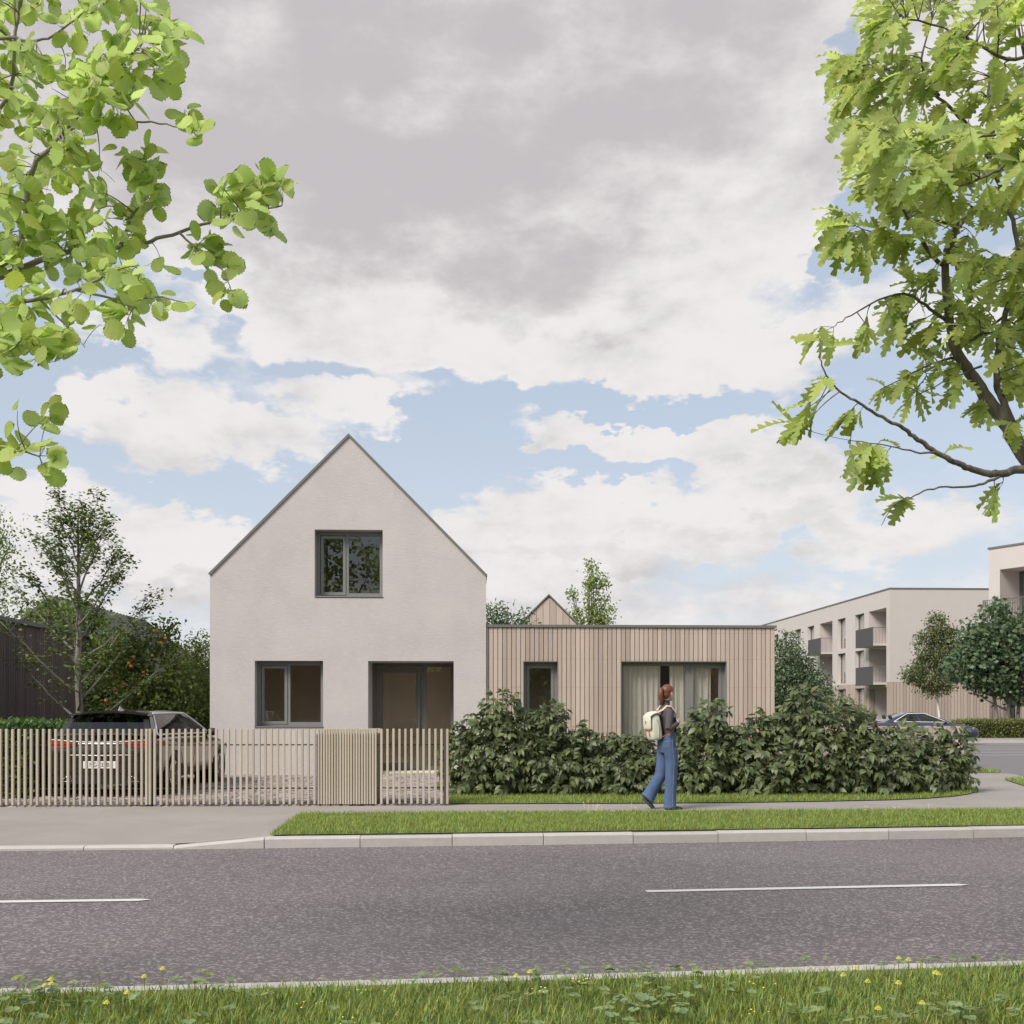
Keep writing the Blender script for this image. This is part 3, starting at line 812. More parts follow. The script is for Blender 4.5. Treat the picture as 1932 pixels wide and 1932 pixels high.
def post(root, x, y=YF + .05, w=.036, z1=FZ1 - .02):
    mb = MB(); mb.box(x - w / 2, x + w / 2, y, y + .05, -.02, z1); mb.build('post', M['post'], root)
z3 = .24224
g1 = [1142 * z3, 1105 * z3] + [1058 * z3 - 47.9 * z3 * k for k in range(0, 46)]
g2 = [1169 * z3, 1206 * z3] + [1254 * z3 + 47.85 * z3 * k for k in range(0, 26)]
g2 = [p for p in g2 if p < 594]
r = empty('driveway_gate', (fx(sum(g1) / len(g1)), YF, 0), 'slatted wooden gate leaf in front of the rear of the parked car', 'gate', 'slatted timber gates and fence along the pavement')
slat_row(r, g1); rails(r, fx(min(g1)), fx(1142 * z3) + .015); post(r, fx(1142 * z3) - .01, YF + .05, .03)
r = empty('driveway_gate', (fx(440), YF, 0), 'slatted wooden gate leaf between the car and the slatted cabinet', 'gate', 'slatted timber gates and fence along the pavement')
slat_row(r, g2); rails(r, fx(1169 * z3) - .015, fx(596)); post(r, fx(1169 * z3) + .012, YF + .05, .03)
g3 = [(920 + z / 4.025) * .624 for z in (940, 1014, 1087, 1160, 1232, 1305, 1380, 1452, 1524, 1597, 1670, 1742)]
r = empty('slat_fence', (fx(780), YF, 0), 'short slatted wooden fence between the slatted cabinet and the shrubs', 'fence', 'slatted timber gates and fence along the pavement')
slat_row(r, g3); rails(r, fx(711), fx(g3[-1])); post(r, fx((920 + 1715 / 4.025) * .624), YF - .0, .05)
def cabinet():
    c0, c1 = fx((920 + 160 / 4.025) * .624), fx((920 + 880 / 4.025) * .624)
    r = empty('slatted_cabinet', ((c0 + c1) / 2, YF, 0), 'closely slatted wooden cabinet built into the fence line', 'cabinet')
    mb = MB(); mb.box(c0, c1, YF + .022, YF + .62, .012, 1.045, None, .004); mb.build('body', M['post'], r)
    mb = MB(); mb.box(c0 - .012, c0 - .001, YF - .012, YF + .62, .012, 1.05); mb.build('side_panel', M['post'], r)
    slat_row(r, [(920 + (176 + 33 * k) / 4.025) * .624 for k in range(22)], 'dense', .029, .036, FZ0 - .004, FZ1)
    slat_row(r, [(920 + (176 + 33 * k) / 4.025) * .624 for k in range(22)], 'back', .034, .03, 1.05, FZ1 - .004, YF + .6)
cabinet()
# low boarded fence round the garden, right of the annex
def garden_fence():
    Yg = 27.2; a, b = 6.8, WY(1812, 1370, Yg).x; zt = WY(1700, 1370, Yg).z
    r = empty('board_fence', ((a + b) / 2, Yg, 0), 'low pale board fence between the shrubs and the dark saloon car', 'fence')
    x = a; me = None
    mb = MB(); mb.box(.004, .116, -.012, .012, .05, zt, None, .003); me = mb.mesh('board'); me.materials.append(M['larch'])
    o = origin(r)
    while x < b:
        s = bpy.data.objects.new('board', me); COL.objects.link(s); s.parent = r; s.location = (x - o.x, random.uniform(-.002, .002), 0); x += .12
    for z in (.25, zt - .25):
        mb = MB(); mb.box(a, b, Yg + .013, Yg + .05, z, z + .07); mb.build('rail', M['larch'], r)
garden_fence()
# ------------------------------------------------------------------ apartment blocks across the side road
def apartment():
    c = P(1679, 1340, 78); X, Y0 = c.x, c.y; Y1 = Y0 + 52; ZR = 10.33; ZW = 3.47
    r = empty('apartment_building', (X, Y0, 0), 'three storey pale apartment block with grey boxed balconies along its long side', 'apartment block')
    yy = lambda px: WX(px, 1340, X).y
    floors = (0.45, 3.5, 6.4)
    rec = [(1639.4, 1672.3), (1546.7, 1570.6)]
    wins = [(1613, 1630.3), (1580, 1595.2), (1523.4, 1536), (1499.6, 1511), (1475.7, 1486), (1460, 1468.8)]
    hu, hl, wl = [], [], []
    recs = [(yy(b), yy(a)) for a, b in rec]
    recs += [(recs[1][1] + 22.0, recs[1][1] + 26.0)]
    wv = [(yy(b), yy(a)) for a, b in wins]
    for fi, z in enumerate(floors):
        for a, b in recs:
            (hl if fi == 0 else hu).append(rect(a, b, z - .0 if fi else .12, min(z + 2.62, ZW - .35) if fi == 0 else z + 2.62))
        for a, b in wv:
            h = (a, b, z + .12, (z + 2.62) if fi else 3.12); wl.append(h); (hl if fi == 0 else hu).append(rect(*h))
    T = .45
    fr = lambda u, w, z: (X + w, u, z)
    mb = MB(); wall_mesh(mb, rect(Y0, Y1, ZW + .001, ZR), hu, fr, T)
    mb.box(X + T + .002, X + 60, Y0, Y0 + .4, ZW + .001, ZR)
    mb.build('wall', M['plaster_far'], r)
    mb = MB(); wall_mesh(mb, rect(Y0 + .02, Y1, .5, ZW), hl, lambda u, w, z: (X + .03 + w, u, z), T)
    mb.box(X + T + .04, X + 60, Y0 + .03, Y0 + .4, .5, ZW); mb.build('ground_floor_wall', M['larch_far'], r)
    mb = MB(); mb.box(X + .05, X + 60, Y0 + .05, Y1, -.2, .5); mb.build('plinth', M['kerb'], r)
    # boards of the ground floor, far too many and small to hold singly
    mb = MB(); x = X + .05; pit = .24
    while x < X + 30: mb.box(x, x + pit - .05, Y0 - .012, Y0 + .029, .5, ZW - .01); x += pit
    y = Y0 + .02
    def inhole(y, hs): return any(h[0][0] - .2 < y < h[1][0] + .02 for h in hs)
    while y < Y1:
        if not inhole(y, hl): mb.box(X - .012, X + .029, y, y + pit - .05, .5, ZW - .01)
        else: mb.box(X - .012, X + .029, y, y + pit - .05, 3.14, ZW - .01)
        y += pit
    tag(mb.build('board', M['larch_far'], r), kind='stuff')
    mb = MB(); mb.box(X - .05, X + 60, Y0 - .05, Y1, ZR, ZR + .09); mb.build('parapet_cap', M['trim'], r)
    # recesses of the balconies, with glazed doors
    for a, b in recs:
        for fi, z in enumerate(floors):
            mb = MB(); zt = z + 2.62 if fi else ZW - .35; D = 1.7
            mb.box(X + T + .003, X + D, b, b + .15, z, zt); mb.box(X + T + .003, X + D, a - .15, a, z, zt)
            mb.box(X + T + .003, X + D, a, b, zt, zt + .15); mb.box(X + T + .003, X + D, a, b, z - .1, z - .002)
            mb.box(X + D + .001, X + D + .1, b - (b - a) * .45, b, z, zt); mb.build('recess', M['plaster_far'], r)
            d = MB(); bar_frame(d, 0, (b - a) * .55, z + .02, zt - .02, .09, 0, .08); d.box((b - a) * .26, (b - a) * .26 + .09, .001, .079, z + .1, zt - .1)
            vs = [(X + D + v[1], a + v[0], v[2]) for v in d.v]; d.v = vs; dr = d.build('balcony_door', M['frame_dark'], r)
            d = MB(); d.box(X + D + .03, X + D + .04, a + .05, a + (b - a) * .55 - .05, z + .08, zt - .08); d.build('pane', M['glass'], dr)
    mb = MB(); mb.box(X + 3.4, X + 3.5, Y0 + .5, Y1, .5, ZR - .3)
    for z in floors[1:]: mb.box(X + 1.9, X + 3.39, Y0 + .5, Y1, z - .35, z - .15)
    mb.build('interior', M['interior_light'], r)
    for a, b in recs:
        for z in floors[1:]:
            s = MB(); s.box(X - 1.0, X - .002, a, b, z - .2, z - .04); bal = s.build('balcony', M['plaster_far'], r)
            s = MB(); s.box(X - 1.05, X - 1.001, a, b, z - .22, z + 1.17); s.build('panel', M['panel'], bal)
            for yb in (a + .01, b - .03):
                s = MB()
                s.box(X - 1.0, X, yb, yb + .03, z + 1.13, z + 1.17)
                for i in range(9): s.box(X - .95 + i * .11, X - .93 + i * .11, yb, yb + .02, z - .04, z + 1.13)
                s.build('railing', M['frame_dark'], bal)
    for a, b, z0, z1 in wl:
        d = MB(); bar_frame(d, a, b, z0, z1, .08, 0, .08); d.box(a + (b - a) * .42, a + (b - a) * .42 + .08, .001, .079, z0 + .08, z1 - .08)
        d.v = [(X + .3 + v[1], v[0], v[2]) for v in d.v]; w = d.build('window', M['frame_dark'], r)
        d = MB(); d.box(X + .33, X + .34, a + .07, b - .07, z0 + .07, z1 - .07); d.build('pane', M['glass'], w)
        d = MB(); d.box(X + .44, X + .46, a + .05, a + (b - a) * .36, z0, z1); d.box(X + .44, X + .46, b - (b - a) * .38, b - .05, z0, z1); d.build('curtain', M['curtain'], w)
        d = MB(); d.box(X + .20, X + .215, a + .03, a + (b - a) * .45, z0 + .02, z0 + 1.0)
        if z0 > 2: d.build('balustrade', M['glass'], w)
apartment()

def wing():
    c = P(1865.6, 1340, 59); rz = math.atan2(-.89, .455)
    r = empty('apartment_building', (c.x, c.y, 0), 'taller apartment block with a railed loggia at the right edge of the street', 'apartment block', rz=rz)
    inv = (Matrix.Translation(c.to_3d() * 1) @ Matrix.Rotation(rz, 4, 'Z'))
    o = Vector((c.x, c.y)); e = Vector((math.cos(rz), math.sin(rz)))
    def s_at(px):
        rr = ray(px, 1340); d2 = Vector((rr.x, rr.y)); # solve o + s e = t d2
        det = e.x * -d2.y + e.y * d2.x
        return (-o.x * -d2.y + -o.y * d2.x) / det
    L = 16; ZR = 10.35; ZW = 3.45; s0 = s_at(1886.4); s1 = s0 + 5.2
    fl = (.4, 3.5, 6.4)
    D = 1.8; T = .45
    f = lambda u, w, z: (u, w, z)
    mb = MB(); wall_mesh(mb, rect(0, L, ZW, ZR), [rect(s0, s1, z - .05, z + 2.75) for z in fl[1:]], f, T)
    mb.box(0, .4, T + .001, 14, ZW, ZR)
    for z in fl[1:]:
        mb.box(s0 - .2, s0, T + .001, D, z, z + 2.75); mb.box(s1, s1 + .2, T + .001, D, z, z + 2.75); mb.box(s0, s1, T + .001, D, z + 2.75, z + 2.9); mb.box(s0, s1, T + .001, D, z - .2, z - .052)
    mb.build('wall', M['plaster_far'], r, True)
    mb = MB(); wall_mesh(mb, rect(.03, L, .3, ZW - .001), [rect(s0 + .6, s1, .3001, 3.0)], lambda u, w, z: (u, w + .03, z), T); mb.build('ground_floor_wall', M['larch_far'], r, True)
    mb = MB(); x = .03
    while x < L:
        if x < s0 + .4 or x > s1: mb.box(x, x + .19, -.01, .029, .3, ZW - .01)
        x += .24
    tag(mb.build('board', M['larch_far'], r, True), kind='stuff')
    mb = MB(); mb.box(.05, L, .06, 14, -.2, .3); mb.build('plinth', M['kerb'], r, True)
    mb = MB(); mb.box(-.05, L, -.05, 14, ZR, ZR + .1); mb.build('parapet_cap', M['trim'], r, True)
    mb = MB(); mb.box(.5, L, 4.2, 4.3, .3, ZR - .2); mb.build('interior', M['interior_light'], r, True)
    for z, yd in ((6.4, D), (3.5, D), (.4, .3)):
        a, b, zt = s0 + .001, s1 - .001, z + 2.7
        if yd < 1: a = s0 + .6; zt = 2.99
        mb = MB(); bar_frame(mb, a, b, z, zt, .12, yd - .1, yd); mb.box(a + .9, a + 1.02, yd - .099, yd - .001, z + .1, zt - .1); mb.box(a + 2.6, a + 2.72, yd - .099, yd - .001, z + .1, zt - .1)
        w = mb.build('window', M['frame_dark'], r, True)
        mb = MB(); mb.box(a + .1, b - .1, yd - .05, yd - .04, z + .1, zt - .1); mb.build('pane', M['glass'], w, True)
        mb = MB(); mb.box(a + 1.05, a + 2.5, yd + .25, yd + .28, z, zt); mb.build('curtain', M['curtain'], w, True)
    for z in fl[1:]:
        s = MB(); s.box(s0 - .75, s1 + .3, -.45, -.002, z - .22, z - .06); bal = s.build('balcony', M['plaster_far'], r, True)
        s = MB(); s.box(s0 - .75, s1 + .3, -.45, -.41, z + 1.05, z + 1.09); x = s0 - .75
        while x < s1 + .3: s.box(x, x + .025, -.44, -.42, z - .06, z + 1.05); x += .14
        for i in range(4): s.box(s0 - .75, s0 - .725, -.4 + .1 * i, -.38 + .1 * i, z - .06, z + 1.05)
        s.build('railing', M['frame_dark'], bal, True)
wing()

# ------------------------------------------------------------------ neighbours
def board_wall(mb, frame, u0, u1, z0, ztop, pitch=.13, gap=.016, t=.03):
    u = u0
    while u < u1:
        z1 = ztop(u + pitch / 2) if callable(ztop) else ztop
        a, b = u, min(u + pitch - gap, u1); vs = [frame(x, w, z) for w in (-t, 0) for z in (z0, z1) for x in (a, b)]
        mb.add(vs, [(0, 1, 3, 2), (4, 6, 7, 5), (0, 4, 5, 1), (1, 5, 7, 3), (3, 7, 6, 2), (2, 6, 4, 0)])
        u += pitch
def lat(l, d): p = Fv * d + Rv * l; return p.x, p.y
def neighbour():
    xw = lat(-12, 26)[0]; ya, yb = lat(-12, 17)[1], lat(-12, 33.4)[1]; zt = 3.5
    r = empty('timber_house', (xw, ya, 0), 'dark boarded flat roofed house left of the hedge', 'house')
    mb = MB(); mb.box(xw - 8, xw - .031, ya, yb, -.2, zt); mb.build('wall', M['post'], r)
    mb = MB(); board_wall(mb, lambda u, w, z: (xw - w - .03, u, z), ya, yb, .1, zt - .01); tag(mb.build('plank', M['dark_wood'], r), kind='stuff')
    mb = MB(); mb.box(xw - 8, xw + .06, ya - .05, yb + .05, zt, zt + .1); mb.build('roof_edge', M['roof'], r)
    # gabled volume behind
    y0, y1 = lat(-14, 35)[1], lat(-14, 45)[1]; xm = lat(-15.3, 39)[0]; xe = xm + 3.2; zr, ze = 5.1, 2.6
    r = empty('gabled_house', (xm, y0, 0), 'dark house with a ribbed metal roof behind the tree and fruit bushes', 'house')
    mb = MB(); mb.loft([[(xe - .05, y, -.2), (xe - .05, y, ze), (xm, y, zr - .05), (2 * xm - xe + .05, y, ze), (2 * xm - xe + .05, y, -.2)] for y in (y0, y1)], True, False); mb.build('wall', M['dark_wood'], r)
    for sg in (1, -1):
        mb = MB(); sl = Vector((xe + .2 - xm, 0, ze - .18 - zr)); n = Vector((-sl.z, 0, sl.x)).normalized()
        def pt(k, t, y): v = Vector((xm, 0, zr)) + sl * k + n * t * (1 if n.z > 0 else -1); return (v.x if sg > 0 else 2 * xm - v.x, y, v.z)
        def bar(k0, k1, t0, t1, ya_, yb_):
            vs = [pt(k, t, y) for y in (ya_, yb_) for t in (t0, t1) for k in (k0, k1)]
            mb.add(vs, [(0, 2, 3, 1), (4, 5, 7, 6), (0, 1, 5, 4), (1, 3, 7, 5), (3, 2, 6, 7), (2, 0, 4, 6)])
        bar(0, 1, 0, .06, y0 - .1, y1 + .1); y = y0
        while y < y1: bar(0, 1, .061, .12, y, y + .09); y += .36
        mb.build('roof_slope', M['roof'], r)
neighbour()
def back_fence():
    Yb = lat(0, 29)[1]; a, b = WY(250, 1360, Yb).x, WY(400, 1360, Yb).x + .6; zt = WY(380, 1352, Yb).z
    r = empty('board_fence', ((a + b) / 2, Yb, 0), 'dark board fence beyond the car, beside the gabled house', 'fence')
    o = origin(r); mb = MB(); mb.box(.004, .126, -.012, .012, .03, zt); me = mb.mesh('board'); me.materials.append(M['dark_wood'])
    x = a
    while x < b: s = bpy.data.objects.new('board', me); COL.objects.link(s); s.parent = r; s.location = (x - o.x, 0, 0); x += .13
    mb = MB(); mb.box(a, b, Yb + .013, Yb + .05, zt - .45, zt - .38); mb.build('rail', M['dark_wood'], r)
back_fence()
def far_gable():
    Yg = 52.0; a, b, c = WY(985, 1172, Yg), WY(1085, 1172, Yg), WY(1035.5, 1122, Yg)
    k = (c.z - a.z) / (c.x - a.x); half = 3.2; xm = c.x; ze = c.z - half * k
    r = empty('gabled_house', (xm, Yg, 0), 'gable of pale vertical boards rising behind the annex roof', 'house')
    mb = MB(); prof = lambda y: [(xm - half, y, -.2), (xm + half, y, -.2), (xm + half, y, ze), (xm, y, c.z - .06), (xm - half, y, ze)]
    mb.loft([prof(Yg + .03), prof(Yg + 9)], True, False); mb.build('wall', M['post'], r)
    mb = MB(); u = xm - half
    zt = lambda x: c.z - .1 - abs(x - xm) * k
    while u < xm + half - .05:
        x1 = u + .308; z1, z2 = zt(u), zt(x1)
        vs = []
        for y in (Yg, Yg + .029): vs += [(u, y, 2), (x1, y, 2), (x1, y, z2), (u, y, z1)]
        if u < xm < x1 - .02: pass
        bx = MB(); bx.add(vs, [(0, 1, 2, 3), (7, 6, 5, 4), (0, 4, 5, 1), (1, 5, 6, 2), (2, 6, 7, 3), (3, 7, 4, 0)]); bx.build('plank', M['larch'], r); u += .325
    for sg in (1, -1):
        mb = MB(); A0 = Vector((sg * (half + .12), 0, ze - .12 * k)); B0 = Vector((0, 0, c.z)); 
        vs = []
        for y in (Yg - .06, Yg + 9):
            for p, dz in ((A0, 0), (B0, 0), (B0, .09), (A0, .09)): vs.append((xm + p.x, y, p.z + dz - .05))
        mb.add(vs, [(0, 1, 2, 3), (7, 6, 5, 4), (0, 4, 5, 1), (1, 5, 6, 2), (2, 6, 7, 3), (3, 7, 4, 0)]); mb.build('roof_slope', M['trim'], r)
far_gable()

# dark timber houses across the road, behind the photographer: only the panes mirror them
for i, (x0, x1, z) in enumerate(((-34, 1.6, 5.6), (2, 34, 5.2))):
    r = empty('timber_house', ((x0 + x1) / 2, -22, 0), ['long dark timber house across the road, mirrored in the left panes', 'long dark timber house across the road, mirrored in the annex panes'][i], 'house')
    mb = MB(); mb.box(x0, x1, -30, -22.04, -.2, z); mb.build('wall', M['post'], r)
    mb = MB(); board_wall(mb, lambda u, w, zz_: (-u, -22.03 + w, zz_), -x1, -x0, .05, z, .3, .02); tag(mb.build('plank', M['dark_wood'], r), kind='stuff')
    mb = MB(); mb.box(x0 - .1, x1 + .1, -30, -21.9, z, z + .12); mb.build('roof_edge', M['roof'], r)
# ------------------------------------------------------------------ plants: leaf shapes and fast leaf meshes
rng = np.random.default_rng(11)
def norm(v): return v / np.maximum(np.linalg.norm(v, axis=-1, keepdims=True), 1e-9)
def frames(d, n):
    """leaf frames: local x = side, y = base to tip, z = blade normal -> (N,3,3) column matrices"""
    y = norm(d); n = n - y * np.sum(n * y, -1, keepdims=True)
    bad = np.linalg.norm(n, axis=-1) < 1e-4; n[bad] = np.cross(y[bad], np.array([.3, .9, .1])); z = norm(n); x = np.cross(y, z)
    return np.stack([x, y, z], -1)
def leaf_mesh(name, tpl, pos, fr, size, material=None):
    """tpl: (verts, faces); one big mesh with a leaf per row"""
    tv, tf = tpl; tv = np.asarray(tv, float); k = len(tv); n = len(pos)
    V = (np.einsum('nij,kj->nki', fr, tv) * np.asarray(size).reshape(-1, 1, 1) + pos[:, None, :]).reshape(-1, 3)
    loops = np.concatenate([np.asarray(f) for f in tf]); tot = np.array([len(f) for f in tf])
    L = (loops[None, :] + (np.arange(n) * k)[:, None]).ravel(); T = np.tile(tot, n); S = np.concatenate([[0], np.cumsum(T)[:-1]])
    me = bpy.data.meshes.new(name)
    me.vertices.add(len(V)); me.vertices.foreach_set('co', V.ravel().astype(np.float32))
    me.loops.add(len(L)); me.loops.foreach_set('vertex_index', L.astype(np.int32))
    me.polygons.add(len(T)); me.polygons.foreach_set('loop_start', S.astype(np.int32)); me.polygons.foreach_set('loop_total', T.astype(np.int32))
    me.polygons.foreach_set('use_smooth', np.ones(len(T), bool)); me.update(calc_edges=True)
    if material: me.materials.append(material)
    return me
def set_uv(me, tpl, n=1):
    tv = np.asarray(tpl[0], float); loops = np.concatenate([np.asarray(f) for f in tpl[1]])
    uv = np.tile(tv[loops][:, :2], (n, 1)); u = me.uv_layers.new(name='UVMap'); u.data.foreach_set('uv', uv.ravel().astype(np.float32))
def blade(outline, fold=.12, curl=.15, bow=0.0):
    """leaf from half-widths along its length: outline = [(t, w)], first and last on the midrib"""
    vs = []; fs = []
    def z(t, w): return -curl * t * t + fold * abs(w) - bow * w * w
    n = len(outline)
    for t, w in outline: vs += [(-w, t + 0, z(t, w)), (0, t, z(t, 0)), (w, t, z(t, w))]
    for i in range(n - 1):
        a = 3 * i; b = a + 3
        fs.append((a, a + 1, b + 1, b)); fs.append((a + 1, a + 2, b + 2, b + 1))
    return vs, fs
def aspen_tpl(seed):
    r = random.Random(seed); vs = [(0, 0, 0), (0, .5, 0), (0, 1, 0)]; n = 17
    pts = []
    for i in range(n + 1):
        a = math.pi * i / n
        w = .50 * max(0, math.sin(a)) ** .72; t = .5 - .5 * math.cos(a)
        t = t * .97 + .03 * t * t
        k = (1 + (.085 if i % 2 else -.055)) if 0 < i < n else 1
        pts.append((w * k, .5 + (t - .5) * k))
    fold = r.uniform(.05, .22); curl = r.uniform(-.05, .3); wav = r.uniform(0, .018)
    V = []; F = []
    spine = [(0, .5 + (t - .5) * .96) for _, t in pts]
    for i, (w, t) in enumerate(pts):
        zc = -curl * t * t
        V += [(-w, t, zc + fold * w + wav * math.sin(i * 2.1)), (0, t, zc), (w, t, zc + fold * w + wav * math.cos(i * 1.7))]
    for i in range(n):
        a = 3 * i; b = a + 3; F.append((a, a + 1, b + 1, b)); F.append((a + 1, a + 2, b + 2, b + 1))
    # petiole
    m = len(V); V += [(-.012, -.28, .03), (.012, -.28, .03), (.012, .01, 0), (-.012, .01, 0)]; F.append((m, m + 1, m + 2, m + 3))
    return V, F
def oak_tpl(seed):
    r = random.Random(seed); fold = r.uniform(.05, .25); curl = r.uniform(0, .35); n = 26; V = []; F = []
    lob = 5.0
    for i in range(n + 1):
        t = i / n
        env = .29 * max(0, math.sin(math.pi * min(1, t ** .75))) ** .8 * (.55 + .6 * t) if t < 1 else 0
        ph = t * lob
        lb = max(0, .5 - .5 * math.cos(2 * math.pi * ph))
        w = env * (.33 + .67 * lb ** .7) + .012 * (1 - t)
        adv = .10 * lb * (t < .97) * (t > .03)
        ww = .015 * math.sin(i * 1.3 + seed)
        V += [(-w, t + adv, -curl * t * t + fold * w + ww), (0, t, -curl * t * t), (w, t + adv, -curl * t * t + fold * w - ww)]
    for i in range(n):
        a = 3 * i; b = a + 3; F.append((a, a + 1, b + 1, b)); F.append((a + 1, a + 2, b + 2, b + 1))
    return V, F
def elder_tpl(seed):
    """compound leaf: five or seven drooping leaflets on a rachis one unit long"""
    r = random.Random(seed); V = []; F = []
    lens = [(0, .0), (.16, .17), (.4, .26), (.68, .19), (.9, .06), (1, 0)]
    def leaflet(base, d, nrm, s):
        fr = frames(np.array([d], float), np.array([nrm], float))[0]; v, f = blade(lens, r.uniform(.1, .4), r.uniform(.1, .5))
        b = len(V)
        for p in v: V.append(tuple(np.array(base) + fr @ np.array(p) * s))
        for q in f: F.append(tuple(b + i for i in q))
    m = len(V); V.extend([(-.008, 0, 0), (.008, 0, 0), (.006, .75, -.02), (-.006, .75, -.02)]); F.append((m, m + 1, m + 2, m + 3))
    leaflet((0, .72, -.02), (r.uniform(-.15, .15), 1, -.35), (0, .3, 1), .52)
    for t, s in ((.70, .46), (.38, .42)) if seed % 3 else ((.72, .44), (.46, .42), (.22, .36)):
        for sd in (-1, 1):
            leaflet((0, t + r.uniform(-.04, .04), -.02), (sd * .9, .62, r.uniform(-.6, -.2)), (sd * .25, .1, 1), s * r.uniform(.85, 1.1))
    return V, F
def plain_tpl(w=.22, fold=.25, curl=.2): return blade([(0, 0), (.3, w), (.65, w * .9), (1, 0)], fold, curl)
def tiny_tpl(w=.3): return [(0, 0, 0), (-w, .5, .08), (0, 1, -.1), (w, .5, .08)], [(0, 2, 1), (0, 3, 2)]
def maple_tpl():
    pts = [(0, 0), (.28, .02), (.2, .2), (.5, .38), (.3, .48), (.38, .78), (.14, .66), (0, 1.0)]
    V = [(0, .35, .05)] + [(x, y, -.1 * abs(x)) for x, y in pts] + [(-x, y, -.1 * abs(x)) for x, y in pts[-2:0:-1]]
    n = len(V) - 1; return V, [(0, 1 + i, 1 + (i + 1) % n) for i in range(n)]
def veined(m, axis_col, scale=7.0, amt=.5):
    nt = m.node_tree; N = nt.nodes; L = nt.links
    uv = N.new('ShaderNodeUVMap'); sp = N.new('ShaderNodeSeparateXYZ'); L.new(uv.outputs[0], sp.inputs[0])
    def mth(op, a, b=None):
        n = N.new('ShaderNodeMath'); n.operation = op
        for i, v in enumerate((a, b)):
            if v is None: continue
            if isinstance(v, (int, float)): n.inputs[i].default_value = v
            else: L.new(v, n.inputs[i])
        return n.outputs[0]
    ax = mth('ABSOLUTE', sp.outputs[0]); st = mth('FRACT', mth('MULTIPLY', mth('SUBTRACT', sp.outputs[1], mth('MULTIPLY', ax, .9)), scale))
    ves = mth('MAXIMUM', mth('LESS_THAN', st, .11), mth('LESS_THAN', ax, .022))
    b = N['Principled BSDF']; src = b.inputs['Base Color'].links[0].from_socket
    mx = N.new('ShaderNodeMix'); mx.data_type = 'RGBA'; L.new(mth('MULTIPLY', ves, amt), mx.inputs[0]); L.new(src, mx.inputs[6]); mx.inputs[7].default_value = (*axis_col, 1)
    L.new(mx.outputs[2], b.inputs['Base Color'])
    return m
M['aspen'] = veined(leaf_mat('aspen_leaf', (.44, .57, .165), (.58, .68, .38), .15, .16, .48, .5, .3, (1.2, 1.25, .7)), (.52, .60, .24), 6, .6)
M['oak'] = veined(leaf_mat('oak_leaf', (.355, .45, .135), (.50, .58, .30), .2, .28, .48, .5, .3, (1.25, 1.25, .65)), (.37, .45, .14), 5, .3)
M['elder'] = leaf_mat('elder_leaf', (.098, .130, .052), (.175, .205, .115), .22, .55, .18, .42, .4, (1.2, 1.3, .6))
M['leaf_dark'] = leaf_mat('leaf_dark', (.075, .125, .05), None, .3, .45, .2, .45, .4)
M['leaf_mid'] = leaf_mat('leaf_mid', (.135, .20, .055), None, .35, .4, .25, .5, .3)
M['leaf_light'] = leaf_mat('leaf_light', (.22, .31, .09), None, .3, .35, .3, .5, .3)
M['leaf_blue'] = leaf_mat('leaf_blue', (.105, .165, .085), None, .3, .45, .2, .45, .35)
M['leaf_olive'] = leaf_mat('leaf_olive', (.135, .17, .07), None, .5, .35, .2, .5, .3)
M['hedge'] = leaf_mat('hedge_leaf', (.085, .16, .045), None, .3, .4, .25, .45, .4)
M['hedge_far'] = leaf_mat('hedge_far_leaf', (.15, .18, .055), None, .4, .35, .2, .5, .3)
M['grass'] = leaf_mat('grass_blade', (.245, .335, .085), None, .5, .4, .3, .5, .3)
M['grass_near'] = leaf_mat('grass_blade_near', (.215, .295, .07), None, .55, .45, .3, .5, .3)
M['clover'] = leaf_mat('clover_leaf', (.19, .26, .11), None, .3, .25, .2, .6, .2)
M['petal'] = mat('yellow_petal', (.72, .66, .10), .6, .15, 40)
M['daisy'] = mat('white_petal', (.75, .73, .55), .6, .1, 40)
M['berry'] = mat('berry', (.018, .010, .016), .35, .3, 40)
M['orange'] = mat('orange_fruit', (.60, .20, .045), .5, .15, 20, objvar=.2)
M['red'] = mat('red_fruit', (.45, .04, .03), .5, .15, 20)

